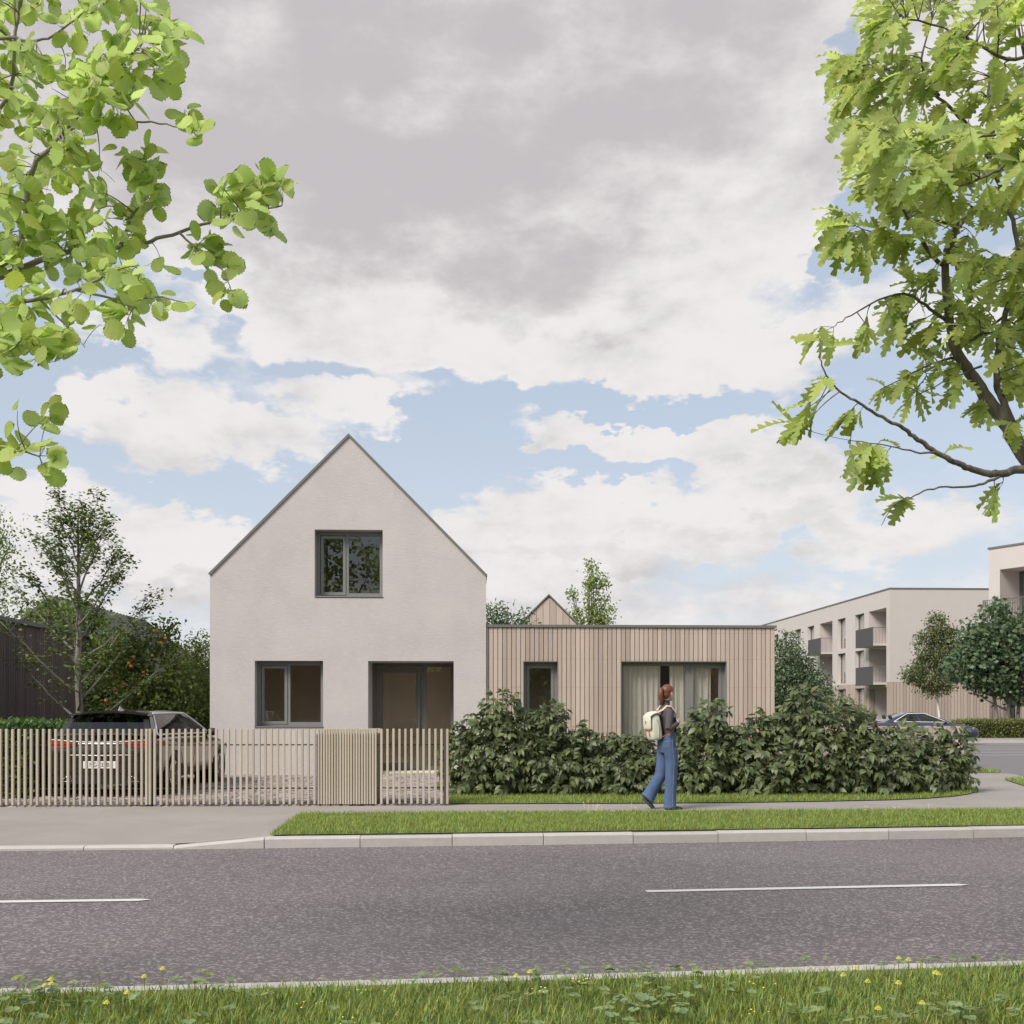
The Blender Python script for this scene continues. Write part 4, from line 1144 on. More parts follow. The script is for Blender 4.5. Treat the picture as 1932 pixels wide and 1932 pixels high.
def bez(a, b, c, n):
    return [a * (1 - t) ** 2 + b * 2 * t * (1 - t) + c * t * t for t in (i / n for i in range(n + 1))]
def vec(a): return Vector(tuple(float(x) for x in a))
def smooth_line(pts, per=4):
    """Catmull-Rom through pts"""
    out = []
    for i in range(len(pts) - 1):
        p0 = pts[max(i - 1, 0)]; p1 = pts[i]; p2 = pts[i + 1]; p3 = pts[min(i + 2, len(pts) - 1)]
        for k in range(per):
            t = k / per
            out.append(.5 * ((2 * p1) + (p2 - p0) * t + (2 * p0 - 5 * p1 + 4 * p2 - p3) * t * t + (3 * p1 - p0 - 3 * p2 + p3) * t ** 3))
    out.append(pts[-1]); return out
def split_leaves(root, parts_name, tpls, tid, pos, fr, size, score, material, limit=300, uv=False):
    """the leaves that show largest become one object each, the rest one part of kind stuff"""
    o = np.array(origin(root)); order = np.argsort(-score); big = order[:limit]; rest = order[limit:]
    meshes = []
    for t in tpls:
        me = bpy.data.meshes.new('leaf'); me.from_pydata([tuple(v) for v in t[0]], [], t[1]); me.materials.append(material)
        if uv: set_uv(me, t)
        me.polygons.foreach_set('use_smooth', [True] * len(me.polygons)); me.update(); meshes.append(me)
    for i in big:
        ob = bpy.data.objects.new('leaf', meshes[tid[i]]); COL.objects.link(ob); ob.parent = root
        mtx = Matrix.Identity(4)
        for a in range(3):
            for b in range(3): mtx[a][b] = float(fr[i][a][b] * size[i])
            mtx[a][3] = float(pos[i][a] - o[a])
        ob.matrix_basis = mtx
    for k, t in enumerate(tpls):
        sel = rest[tid[rest] == k]
        if not len(sel): continue
        me = leaf_mesh('foliage', t, pos[sel] - o, fr[sel], size[sel], material)
        if uv: set_uv(me, t, len(sel))
        tag(link_mesh('foliage', me, None, root), kind='stuff')
def in_poly(p, poly):
    x, y = p; c = False; j = len(poly) - 1
    for i in range(len(poly)):
        xi, yi = poly[i]; xj, yj = poly[j]
        if (yi > y) != (yj > y) and x < (xj - xi) * (y - yi) / (yj - yi) + xi: c = not c
        j = i
    return c
def project(v):
    d = v - np.array([0, 0, CH]); z = d @ np.array(Fv); return np.stack([966 + FP * (d @ np.array(Rv)) / z, 1340 - FP * d[:, 2] / z, z], -1)

def roadside_tree(name, label, trunk, tr, limbs, regions, tpls, leaf_size, material, bark, style, seed):
    """a tree close to the camera: trunk and limbs as given, twigs reaching every leaf cluster"""
    rnd = random.Random(seed); rg = np.random.default_rng(seed)
    root = empty(name, trunk[0], label, 'tree')
    mb = MB(); tp = smooth_line(trunk, 5); rr = [tr[0] + (tr[1] - tr[0]) * (i / (len(tp) - 1)) ** .8 for i in range(len(tp))]; rr[0] *= 1.35
    mb.tube(tp, rr, 12); mb.build('trunk', bark, root)
    samples = []
    def add_samples(pts, rad): samples.extend((p, r_) for p, r_ in zip(pts, rad))
    add_samples(tp[len(tp) // 2:], rr[len(rr) // 2:])
    for pts, r0, r1 in limbs:
        lp = smooth_line(pts, 5)
        lp = [p + Vector((rnd.gauss(0, .0022), rnd.gauss(0, .0022), rnd.gauss(0, .0022))) if 0 < i < len(lp) - 1 else p for i, p in enumerate(lp)]
        rad = [r0 + (r1 - r0) * (i / (len(lp) - 1)) ** .7 for i in range(len(lp))]
        mb = MB(); mb.tube(lp, rad, 8); mb.build('branch', bark, root); add_samples(lp, rad)
    sp = np.array([tuple(p) for p, _ in samples]); spx = project(sp); srad = np.array([r_ for _, r_ in samples])
    tw = MB(); pos = []; dr = []; nr = []; tid = []; sz = []
    def cluster(b, c, rad, nleaf):
        ln = (c - b).length
        mid = (b + c) / 2 + Vector((rnd.gauss(0, .12), rnd.gauss(0, .12), rnd.uniform(-.05, .2))) * ln
        line = bez(b, mid, c, 5); r0 = min(.8 * rad, .0022 + .006 * ln)
        tw.tube(line, [r0 + (.0013 - r0) * (i / 5) for i in range(6)], 4, False)
        n = max(2, int(rnd.gauss(nleaf, 1.2))); tdir = (line[-1] - line[-2]).normalized()
        for k in range(n):
            t = 1 - .62 * k / n * min(1, .28 / ln + .25); f = t * 5; i0 = min(int(f), 4); p = line[i0].lerp(line[i0 + 1], f - i0)
            leaf_at(p, tdir, k)
    def leaf_at(p, tdir, k):
        s = leaf_size * rnd.uniform(.72, 1.15)
        if style == 'aspen':
            d = tdir * .5 + Vector((rnd.gauss(0, .75), rnd.gauss(0, .75), rnd.gauss(-.05, .6)))
            nn = -Fv * rnd.uniform(-.1, 1.1) + Vector((rnd.gauss(0, .55), rnd.gauss(0, .5), rnd.uniform(.0, 1.0)))
            p = p + d.normalized() * s * .28
        else:
            a = k * 2.4 + rnd.uniform(-.4, .4); side = tdir.orthogonal().normalized(); side = Matrix.Rotation(a, 3, tdir) @ side
            d = tdir * rnd.uniform(.5, 1.1) + side * rnd.uniform(.25, .7) + Vector((-.25, 0, rnd.uniform(-.45, .05)))
            nn = Vector((rnd.gauss(0, .4), rnd.gauss(-.15, .4), 1)) - Fv * rnd.uniform(-.1, .55)
        pos.append(tuple(p)); dr.append(tuple(d)); nr.append(tuple(nn)); tid.append(rnd.randrange(len(tpls))); sz.append(s)
    def put(px, py, spread, nleaf):
        d2 = (spx[:, 0] - px) ** 2 + (spx[:, 1] - py) ** 2
        d2 = d2 * (1 + 40 * (srad > .05))
        j = int(np.argmin(d2 * rg.uniform(.7, 1.6, len(d2)))); dep = max(2.6, spx[j, 2] + rnd.gauss(0, spread))
        c = P(px, py, dep); b = vec(sp[j])
        if (c - b).length > .03: cluster(b, c, srad[j], nleaf)
    for poly, count, spread, nleaf in regions:
        xs = [p[0] for p in poly]; ys = [p[1] for p in poly]; got = 0
        while got < count:
            px, py = rnd.uniform(min(xs), max(xs)), rnd.uniform(min(ys), max(ys))
            if not in_poly((px, py), poly): continue
            got += 1; put(px, py, spread, nleaf)
    # the limbs that leave the picture carry leaves too
    for pts, r0, r1 in limbs + [(trunk[-3:], tr[1], tr[1])]:
        e = project(np.array([tuple(pts[-1])]))[0]
        if -30 < e[0] < 1960 and e[1] > -30: continue
        lp = smooth_line(pts, 6)
        for k in range(26):
            i = rnd.randint(len(lp) // 3, len(lp) - 1); b = lp[i]; c = b + Vector((rnd.gauss(0, .28), rnd.gauss(0, .28), rnd.gauss(.05, .25)))
            q = project(np.array([tuple(c)]))[0]
            if -60 < q[0] < 1990 and q[1] > -60 and q[1] < 1950: continue
            if (c - b).length > .05: cluster(b, c, .012, 5)
    tag(tw.build('twigs', bark, root), kind='stuff')
    pos = np.array(pos); fr = frames(np.array(dr), np.array(nr)); sz = np.array(sz); tid = np.array(tid)
    pr = project(pos); inf = (pr[:, 0] > -20) & (pr[:, 0] < 1950) & (pr[:, 1] > -20) & (pr[:, 1] < 1950)
    facing = np.abs(fr[:, :, 2] @ np.array(Fv)); score = inf * sz / pr[:, 2] * (facing + .15) + (rg.random(len(pos)) * .0005)
    split_leaves(root, 'leaf', tpls, tid, pos, fr, sz, score, material, 300, True)
    return root

def px3(lst, d):
    """limb through picture points at distances d (a number or one per point)"""
    n = len(lst); return [P(x, y, d if not hasattr(d, '__len__') else d[0] + (d[1] - d[0]) * i / (n - 1)) for i, (x, y) in enumerate(lst)]
def aspen():
    D = 4.9; base = P(-470, 1900, 5.0); base.z = 0
    up = [Vector((base.x, base.y, z)) + Vector((.06 * math.sin(z), .05 * math.cos(z * 1.3), 0)) for z in (0, 1.2, 2.4, 3.6, 4.8, 6.2, 7.6)]
    t = lambda z: Vector((base.x + .06 * math.sin(z), base.y + .05 * math.cos(z * 1.3), z))
    L = [([t(2.6)] + px3([(-180, 640), (0, 501), (39, 455), (58, 330), (97, 276), (160, 208), (213, 140), (271, 77)], (5.0, 4.7)), .024, .004),
         ([t(2.5)] + px3([(-190, 610), (0, 523), (121, 477), (228, 467), (271, 460), (339, 438), (407, 417), (460, 405), (532, 388)], (5.1, 4.75)), .021, .0028),
         ([t(2.3)] + px3([(-200, 660), (0, 581), (73, 564), (145, 547), (208, 514), (262, 500)], (4.9, 4.5)), .017, .003),
         ([t(2.25)] + px3([(-180, 640), (0, 596), (29, 615), (63, 648), (72, 690)], (4.8, 4.55)), .016, .003),
         ([t(4.0)] + px3([(-200, 140), (0, 73), (58, 80), (111, 60), (160, 20)], (5.0, 4.8)), .015, .003),
         (px3([(110, 262), (131, 245), (194, 232), (271, 230), (339, 240), (375, 258)], (4.8, 4.6)), .009, .002),
         (px3([(228, 462), (252, 402), (281, 358), (275, 300)], (4.95, 4.85)), .010, .003),
         (px3([(339, 440), (378, 475), (417, 509), (441, 560)], (4.85, 4.8)), .006, .002),
         (px3([(73, 564), (130, 620), (160, 655)], (4.75, 4.6)), .006, .002),
         (px3([(145, 547), (230, 565), (300, 560), (370, 575)], (4.7, 4.6)), .007, .002),
         ([t(1.9)] + px3([(-200, 880), (-10, 855), (30, 850), (75, 862)], (4.9, 4.7)), .012, .003),
         ([t(3.3)] + px3([(-250, 430), (-120, 330), (10, 190), (30, 60), (60, -120)], (5.2, 5.1)), .016, .006)]
    for az, z0, e in ((2.6, 3.4, .9), (3.6, 4.2, 1.0), (4.6, 3.8, .8), (1.4, 4.6, 1.1), (.3, 5.6, 1.2), (2.1, 6.0, 1.2), (5.4, 6.2, 1.2)):
        p0 = t(z0); d = Vector((math.cos(az), math.sin(az), e)).normalized(); L.append(([p0, p0 + d * .9 + Vector((0, 0, .1)), p0 + d * 1.9 + Vector((0, 0, .15)), p0 + d * 2.9], .03, .005))
    R = [([(-40, -40), (200, -40), (300, 15), (362, 60), (335, 105), (300, 110), (330, 150), (300, 170), (345, 200), (385, 250), (375, 270), (300, 230), (230, 225), (255, 300), (215, 345), (205, 430), (215, 480), (120, 470), (-40, 500)], 165, .20, 4.6),
         ([(-40, 420), (170, 400), (230, 450), (285, 520), (340, 545), (330, 565), (250, 560), (190, 545), (130, 590), (-40, 600)], 66, .16, 4.5),
         ([(245, 280), (300, 290), (310, 340), (285, 400), (240, 460), (225, 420), (262, 350)], 22, .08, 4),
         ([(375, 400), (400, 345), (470, 350), (490, 310), (530, 350), (560, 380), (520, 395), (505, 440), (470, 420), (420, 430)], 21, .14, 4.5),
         ([(345, 455), (400, 440), (435, 490), (450, 580), (425, 580), (405, 520), (355, 490)], 12, .05, 3.2),
         ([(330, 475), (300, 500), (330, 500)], 1, .05, 2), ([(100, 590), (240, 545), (380, 575), (390, 590), (280, 605), (210, 625)], 14, .08, 2.5),
         ([(-40, 590), (60, 590), (150, 620), (160, 660), (90, 690), (75, 735), (55, 735), (50, 680), (-40, 690)], 28, .1, 4),
         ([(-40, 800), (40, 760), (80, 750), (112, 810), (115, 870), (60, 890), (-40, 880)], 14, .08, 4.2),
         ([(-700, -420), (-50, -420), (-50, 620), (-300, 700), (-700, 500)], 60, .5, 4.5),
         ([(-50, -420), (350, -420), (300, -60), (-50, -60)], 30, .3, 4.5)]
    roadside_tree('aspen_tree', 'broad leaved tree with round toothed bright green leaves on the near verge', up, (.11, .03), L, R, [aspen_tpl(i) for i in range(6)], .078, M['aspen'], M['bark_grey'], 'aspen', 21)
aspen()
def oak():
    base = P(2330, 1800, 4.9); base.z = 0
    T0 = px3([(2120, 1120), (1932, 856), (1902, 806), (1864, 754), (1830, 702), (1803, 658), (1792, 595), (1784, 499), (1800, 440), (1838, 395)], (4.9, 5.0))
    trunk = [base, Vector((base.x - .03, base.y, .8)), P(2240, 1240, 4.9)] + T0[:1]
    L = [([trunk[-2], T0[0]] + T0[1:], .05, .012),
         ([T0[1]] + px3([(1905, 790), (1891, 754), (1880, 719), (1885, 640), (1905, 560), (1920, 470), (1900, 380), (1868, 300), (1874, 232), (1864, 185), (1880, 90)], (4.9, 5.4)), .022, .006),
         ([trunk[-2]] + px3([(2100, 905), (1932, 886), (1899, 892), (1864, 893), (1828, 883), (1800, 870), (1765, 853), (1732, 829), (1710, 812), (1682, 796), (1636, 771), (1597, 746), (1567, 721), (1550, 689), (1545, 664)], (4.7, 4.3)), .024, .0018),
         (px3([(1891, 897), (1864, 908), (1833, 917), (1773, 919), (1726, 936), (1690, 950), (1663, 991)], (4.63, 4.4)), .008, .0015),
         (px3([(1765, 854), (1726, 853), (1671, 840), (1604, 831)], (4.5, 4.4)), .006, .0015),
         (px3([(1795, 614), (1765, 590), (1715, 557), (1669, 562), (1605, 595), (1572, 617)], (5.0, 4.8)), .011, .0018),
         (px3([(1803, 675), (1759, 686), (1710, 710), (1660, 735)], (5.0, 4.8)), .008, .0018),
         (px3([(1852, 691), (1792, 716), (1732, 744)], (4.95, 4.8)), .006, .0018),
         (px3([(1784, 500), (1766, 491), (1732, 444), (1709, 403), (1688, 364), (1690, 330)], (5.0, 4.8)), .013, .003),
         (px3([(1732, 444), (1660, 442), (1613, 426)], (4.9, 4.8)), .005, .0018),
         (px3([(1868, 300), (1820, 230), (1771, 186), (1737, 165), (1683, 134), (1620, 120)], (5.3, 5.0)), .012, .0025),
         (px3([(1771, 182), (1745, 140), (1740, 100), (1760, 30)], (5.2, 5.1)), .01, .003),
         (px3([(2050, 300), (1931, 295), (1874, 326), (1810, 349), (1740, 345)], (4.3, 4.1)), .012, .002),
         (px3([(2050, 240), (1931, 250), (1861, 256), (1817, 262), (1700, 290)], (4.2, 4.0)), .01, .002),
         (px3([(1803, 658), (1850, 630), (1900, 590), (1960, 520)], (5.0, 5.2)), .012, .004),
         (px3([(2150, 60), (1990, 90), (1900, 110), (1800, 60), (1700, 30)], (4.6, 4.6)), .014, .003)]
    tb = trunk[-1]
    L += [([tb] + [P(2150, 700, 5.1), P(2160, 300, 5.2), P(2140, -100, 5.3), P(2100, -500, 5.3)], .06, .015), ([P(2160, 300, 5.2), P(2060, 120, 4.6)], .03, .012)]
    for az, z0, e in ((.2, 3.4, .8), (5.2, 4.2, .9), (1.2, 4.6, 1.0), (4.0, 5.0, .9), (2.6, 6.0, 1.1)):
        p0 = P(2150, 1340 - (z0 - 1.4) / 5.2 * 2000, 5.2); d = Vector((math.cos(az), math.sin(az), e)).normalized(); L.append(([p0, p0 + d * .9, p0 + d * 2.1 + Vector((0, 0, .1))], .035, .006))
    R = [([(1640, -40), (1960, -40), (1960, 480), (1900, 470), (1830, 500), (1790, 440), (1720, 400), (1640, 360), (1590, 300), (1570, 220), (1600, 200), (1570, 110), (1640, 60)], 230, .3, 5.2),
         ([(1640, 320), (1740, 360), (1780, 450), (1770, 560), (1700, 540), (1720, 460), (1660, 400)], 18, .1, 4.6),
         ([(1565, 400), (1610, 395), (1680, 430), (1740, 470), (1690, 490), (1620, 490), (1575, 480)], 15, .08, 4.4),
         ([(1760, 480), (1960, 440), (1960, 800), (1900, 700), (1850, 640), (1810, 640), (1780, 560)], 60, .25, 4.8),
         ([(1520, 620), (1580, 600), (1600, 630), (1560, 670)], 5, .05, 3.2), ([(1630, 600), (1700, 540), (1790, 570), (1800, 640), (1700, 640), (1625, 625)], 16, .08, 4.2),
         ([(1650, 740), (1720, 680), (1790, 660), (1840, 690), (1800, 740), (1720, 730)], 16, .08, 4.2), ([(1690, 750), (1740, 720), (1780, 730), (1720, 780)], 5, .05, 3),
         ([(1475, 810), (1510, 775), (1600, 755), (1630, 780), (1560, 800)], 8, .04, 3.6), ([(1510, 705), (1560, 700), (1570, 725)], 2, .03, 2), ([(1545, 640), (1560, 650), (1552, 680)], 1, .02, 2),
         ([(1590, 870), (1640, 820), (1720, 830), (1700, 880), (1620, 890)], 10, .05, 3.2), ([(1670, 960), (1720, 925), (1740, 940)], 2, .03, 2.5), ([(1800, 900), (1850, 895), (1920, 900), (1900, 930), (1830, 910)], 4, .04, 2), ([(1740, 820), (1790, 850), (1760, 870)], 2, .03, 1.5),
         ([(1820, 760), (1880, 740), (1930, 780), (1930, 830), (1880, 790)], 9, .08, 3.2),
         ([(1960, -400), (2700, -400), (2700, 500), (2400, 900), (2050, 700), (1960, 480)], 70, .5, 5), ([(1640, -400), (1960, -400), (1960, -50), (1640, -50)], 30, .3, 5)]
    roadside_tree('oak_tree', 'oak with lobed yellow green leaves and dark limbs on the near verge', trunk, (.10, .055), L, R, [oak_tpl(i) for i in range(6)], .14, M['oak'], M['bark_dark'], 'oak', 33)
oak()

# ------------------------------------------------------------------ the row of berry shrubs along the pavement
ELDER = [elder_tpl(i) for i in range(8)]
def shrub(label, px_c, w, top, base_y=1512, shoots=(), depth=.8, low=0.0, n=520, seed=1, side=None):
    n = int(n * .86)
    rnd = random.Random(seed); rg = np.random.default_rng(seed)
    b = G(px_c, base_y - 12); d0 = (b - Vector((0, 0, 0))).dot(Fv); sc = d0 / FP
    rx = w / 2 * sc; H = CH + (1340 - top) * sc
    root = empty('berry_shrub', (b.x, b.y + depth * .45, 0), label, 'shrub', 'berry shrubs in a row along the pavement')
    c = root.location.copy()
    lobes = [(0, 0, H * .42, rx * .95, depth, H * .46), (-rx * .5, -.05, H * .36, rx * .55, depth * .8, H * .40), (rx * .5, .02, H * .38, rx * .55, depth * .85, H * .42), (0, -.1, H * .25, rx * 1.02, depth * .95, H * .28)]
    for sx, sy, sr in shoots:
        q = P(sx, sy, d0 + depth * .3); lobes.append((q.x - c.x, q.y - c.y, q.z - sr * .75, sr * .9, sr * .8, sr))
    pos = []; dr = []; nr = []
    wts = [l[3] * l[5] + .25 * l[3] for l in lobes]; tot = sum(wts)
    for l, wt in zip(lobes, wts):
        for k in range(int(n * wt / tot) + 6):
            u = rnd.uniform(-1, 1); th = rnd.uniform(0, 2 * math.pi)
            if math.sin(th) > .3 and rnd.random() < .55: th = -th
            s = math.sqrt(1 - u * u); dirn = Vector((s * math.cos(th), s * math.sin(th), u)); r_ = rnd.uniform(.62, 1.0) ** .7
            p = Vector((c.x + l[0] + dirn.x * l[3] * r_, c.y + l[1] + dirn.y * l[4] * r_, l[2] + dirn.z * l[5] * r_))
            if p.z < .06: p.z = rnd.uniform(.06, .3)
            d = dirn * .8 + Vector((rnd.gauss(0, .5), rnd.gauss(0, .5), rnd.gauss(-.28, .4)))
            nn = Vector((rnd.gauss(0, .35), rnd.gauss(-.3, .35), .8)) + dirn * .5
            pos.append(tuple(p - d.normalized() * .08)); dr.append(tuple(d)); nr.append(tuple(nn))
    st = MB(); pos = np.array(pos); N = len(pos)
    for k in range(46):
        e = vec(pos[rnd.randrange(N)]); b0 = Vector((c.x + rnd.gauss(0, rx * .35), c.y + rnd.gauss(0, .12), 0)); mid = b0.lerp(e, .5); mid.z = max(mid.z, e.z * .75)
        st.tube(bez(b0, mid, e, 6), [.011 - .0012 * i for i in range(7)], 5, False)
    st.build('stems', M['twig'] if seed % 2 else M['stem_green'], root)['kind'] = 'stuff'
    be = MB()
    for k in range(16):
        i = rnd.randrange(N); q = vec(pos[i])
        if k < 2 * len(shoots): sx, sy, sr = shoots[k % len(shoots)]; q = P(sx + rnd.uniform(-14, 14), sy + rnd.uniform(-4, 22), d0 + depth * .15)
        for m_ in range(26):
            be.sphere(q + Vector((rnd.gauss(0, .035), rnd.gauss(0, .035), rnd.gauss(0, .04))), rnd.uniform(.006, .009), 5, 4)
        be.tube([q + Vector((0, 0, -.12)), q], [.003, .002], 4, False)
    tag(be.build('berries', M['berry'], root), kind='stuff')
    fr = frames(np.array(dr), np.array(nr)); sz = rg.uniform(.18, .33, N); tid = rg.integers(0, len(ELDER), N)
    front = -(pos - np.array(c)) @ np.array(Fv) / depth
    score = front + .4 * np.abs(pos[:, 0] - c.x) / rx + rg.random(N) * .5 + .5 * (pos[:, 2] > H * .75)
    split_leaves(root, 'leaf', ELDER, tid, pos, fr, sz, score, M['elder'], 300)
    return root
shrub('tall berry shrub beside the end of the slat fence', 925, 175, 1330, shoots=((950, 1312, .32), (935, 1325, .3), (905, 1352, .3), (862, 1378, .22), (985, 1350, .28)), seed=1, n=640)
shrub('berry shrub in front of the narrow annex window', 1050, 140, 1355, shoots=((1045, 1342, .25), (1020, 1348, .25), (1085, 1372, .25), (1105, 1385, .2)), seed=2)
shrub('low berry shrub just behind the walking woman, left of the wide window', 1170, 160, 1398, shoots=((1155, 1382, .22), (1190, 1385, .2), (1225, 1402, .2)), seed=3)
shrub('berry shrub directly right of the walking woman', 1320, 150, 1368, shoots=((1330, 1338, .28), (1350, 1336, .26), (1290, 1378, .22), (1375, 1378, .24)), seed=4, n=560)
shrub('berry shrub covering the right corner of the annex', 1440, 150, 1382, shoots=((1432, 1356, .25), (1410, 1372, .22), (1465, 1352, .25)), seed=5, n=540)
shrub('tallest berry shrub, just right of the annex corner', 1540, 160, 1350, shoots=((1515, 1314, .3), (1535, 1320, .3), (1500, 1332, .3), (1580, 1345, .3)), seed=6, n=640)
shrub('berry shrub in front of the low board fence', 1650, 150, 1370, shoots=((1612, 1345, .25), (1635, 1356, .2), (1660, 1376, .2), (1690, 1378, .2)), seed=7, n=560)
shrub('rounded berry shrub at the curve of the path', 1742, 150, 1382, base_y=1508, shoots=((1761, 1378, .2), (1800, 1378, .2), (1720, 1384, .2), (1812, 1410, .2), (1816, 1450, .2)), seed=8, n=600)

# ------------------------------------------------------------------ background trees, bushes and hedges
def tree(name, label, base, trunk_h, r0, lobes, nclump, per, leaf, clump_r, material, bark, cat='tree', group=None, seed=0, trunks=1, tpl=None, flat=.0, top=None, twiggy=14):
    """base: foot; lobes: (dx, dy, z, rx, ry, rz) of the crown relative to the foot"""
    rg = np.random.default_rng(seed); rnd = random.Random(seed)
    root = empty(name, base, label, cat, group); tpl = tpl or tiny_tpl()
    vol = np.array([l[3] * l[5] for l in lobes]); pick = rg.choice(len(lobes), nclump, p=vol / vol.sum()); Lb = np.array(lobes)[pick]
    d = norm(rg.normal(size=(nclump, 3))); r = rg.uniform(.25, 1, nclump) ** .45
    cc = Lb[:, :3] + d * r[:, None] * Lb[:, 3:]
    n = nclump * per
    pp = np.repeat(cc, per, 0) + rg.normal(size=(n, 3)) * clump_r * np.array([1, 1, .7])
    keep = pp[:, 2] > .05; pp = pp[keep]; n = len(pp)
    dirs = norm(rg.normal(size=(n, 3)) + np.array([0, 0, -.15])); nn = norm(rg.normal(size=(n, 3)) * (1 - flat) + np.array([0, -.2, .8 + flat]))
    me = leaf_mesh('crown', tpl, pp, frames(dirs, nn), rg.uniform(.7, 1.3, n) * leaf, material)
    link_mesh('crown', me, None, root)
    mb = MB(); zt = top or max(l[2] for l in lobes)
    for k in range(trunks):
        ox = (k - (trunks - 1) / 2) * r0 * 3.2; pts = [Vector((ox, rnd.uniform(-.1, .1) * (trunks > 1), -.05))]
        for i in range(1, 6): pts.append(Vector((ox * (1 + .25 * i) + rnd.gauss(0, .05), rnd.gauss(0, .05), zt * i / 5)))
        mb.tube(pts, [r0 * (1 - .17 * i) for i in range(6)], 8)
    mb.build('trunk', bark, root, True)
    mb = MB()
    for k in range(twiggy):
        e = vec(cc[rnd.randrange(nclump)]); z0 = min(max(trunk_h, e.z * rnd.uniform(.3, .7)), zt * .9); s = Vector((0, 0, z0)); m_ = s.lerp(e, .5); m_.z -= .1 * (e - s).length
        mb.tube(bez(s, m_, e, 5), [r0 * .42 * (1 - .17 * i) for i in range(6)], 5, False)
    if twiggy: tag(mb.build('branches', bark, root, True), kind='stuff')
    return root
def foot(px, d, z=0.0): p = P(px, 1340, d); return Vector((p.x, p.y, z))
def zz(py, d): return CH + (1340 - py) * d / FP

# the pale barked tree behind the car: straight trunk, upswept limbs, thin flat foliage
def slender_tree():
    rnd = random.Random(4); d = 23.6; b = foot(148, d); top = zz(962, d)
    root = empty('slender_tree', b, 'pale barked tree with upswept limbs and sparse dark leaves behind the car', 'tree')
    tr = MB(); pts = [Vector((rnd.gauss(0, .02), rnd.gauss(0, .02), top * i / 12)) for i in range(13)]; tr.tube(pts, [.095 * (1 - i / 13.5) + .006 for i in range(13)], 10); tr.build('trunk', M['bark_grey'], root, True)
    pos = []; lim = 26
    for k in range(lim):
        t = k / (lim - 1); z0 = .95 + (top - 1.7) * t ** .9; az = k * 2.39996 + rnd.uniform(-.3, .3); ln = (2.35 - 1.25 * t) * rnd.uniform(.8, 1.12); el = math.radians(34 + 30 * t + rnd.uniform(-6, 6))
        s = Vector((0, 0, z0)); dv = Vector((math.cos(az) * math.cos(el), math.sin(az) * math.cos(el) * .8, math.sin(el)))
        pl = [s + dv * ln * i / 6 + Vector((0, 0, .10 * ln * (i / 6) ** 2 - .05 * i / 6)) + Vector((rnd.gauss(0, .02), rnd.gauss(0, .02), rnd.gauss(0, .02))) for i in range(7)]
        mb = MB(); mb.tube(pl, [(.034 - .014 * t) * (1 - i / 6.6) + .003 for i in range(7)], 6)
        for j in range(12):
            i = rnd.randint(2, 6); sd = (dv + Vector((rnd.gauss(0, .6), rnd.gauss(0, .6), rnd.uniform(-.25, .5)))).normalized(); l2 = rnd.uniform(.25, .75) * (1.15 - .5 * t)
            e = pl[i] + sd * l2; mb.tube([pl[i], pl[i].lerp(e, .5) + Vector((0, 0, .03)), e], [.007, .005, .002], 4, False)
            for q in range(22): pos.append(tuple(pl[i].lerp(e, rnd.uniform(.15, 1.05)) + Vector((rnd.gauss(0, .085), rnd.gauss(0, .085), rnd.gauss(0, .05)))))
        mb.build('branch', M['bark_grey'], root, True)
    for q in range(110):
        z = top - rnd.uniform(-.05, 1.0); w = .12 + .22 * (top - z); pos.append((rnd.gauss(0, w * .6), rnd.gauss(0, w * .5), z))
    pos = np.array(pos); n = len(pos); g = np.random.default_rng(5)
    dirs = norm(g.normal(size=(n, 3)) * np.array([1, 1, .25])); nn = norm(g.normal(size=(n, 3)) * .35 + np.array([0, 0, 1]))
    link_mesh('crown', leaf_mesh('crown', plain_tpl(.3, .1, .25), pos, frames(dirs, nn), g.uniform(.065, .115, n), M['leaf_mid']), None, root)
slender_tree()
def fruit_bush():
    d = 25.0; b = foot(262, d)
    r = tree('fruit_bush', 'bush hung with orange fruit between the pale tree and the gabled house', b, .5, .06, [(-.5, 0, 1.8, .9, .8, 1.3), (.35, .1, 2.2, .8, .7, 1.2), (.8, 0, 1.5, .65, .7, 1.1), (-.1, -.2, .8, 1.1, .8, .8), (.55, 0, 3.0, .4, .4, .6), (-.6, 0, 2.7, .45, .5, .7)], 620, 15, .095, .13, M['leaf_mid'], M['twig'], 'bush', seed=8, trunks=3, tpl=plain_tpl(.3))
    rnd = random.Random(2); me = MB(); me.sphere((0, 0, 0), .043, 10, 7); fm = me.mesh('fruit'); fm.materials.append(M['orange'])
    for px, py in ((303, 1213), (287, 1237), (252, 1240), (243, 1251), (247, 1257), (312, 1204), (205, 1232), (204, 1278), (222, 1286), (226, 1192), (290, 1190), (262, 1310), (200, 1322)):
        q = P(px, py, d - .75 + rnd.uniform(-.1, .2)) - b
        o = bpy.data.objects.new('fruit', fm); COL.objects.link(o); o.parent = r; o.location = q; s = rnd.uniform(.8, 1.15); o.scale = (s, s, s)
    rm = MB(); rm.sphere((0, 0, 0), .04, 10, 7); rmm = rm.mesh('fruit'); rmm.materials.append(M['red'])
    for px, py in ((271, 1269), (213, 1275), (235, 1292), (218, 1302)):
        o = bpy.data.objects.new('fruit', rmm); COL.objects.link(o); o.parent = r; o.location = P(px, py, d - .8) - b; o['label'] = 'deep red fruit'
fruit_bush()
tree('rowan_bush', 'light green feathery bush against the left wall of the gabled house', foot(352, 26.5), .4, .05, [(0, 0, 1.7, .75, .8, 1.4), (.35, 0, 2.1, .5, .6, 1.25), (-.45, 0, 1.3, .6, .7, 1.1), (.1, -.2, .8, .9, .8, .8)], 620, 15, .10, .13, M['leaf_mid'], M['bark_grey'], 'bush', seed=9, trunks=3, tpl=plain_tpl(.18))
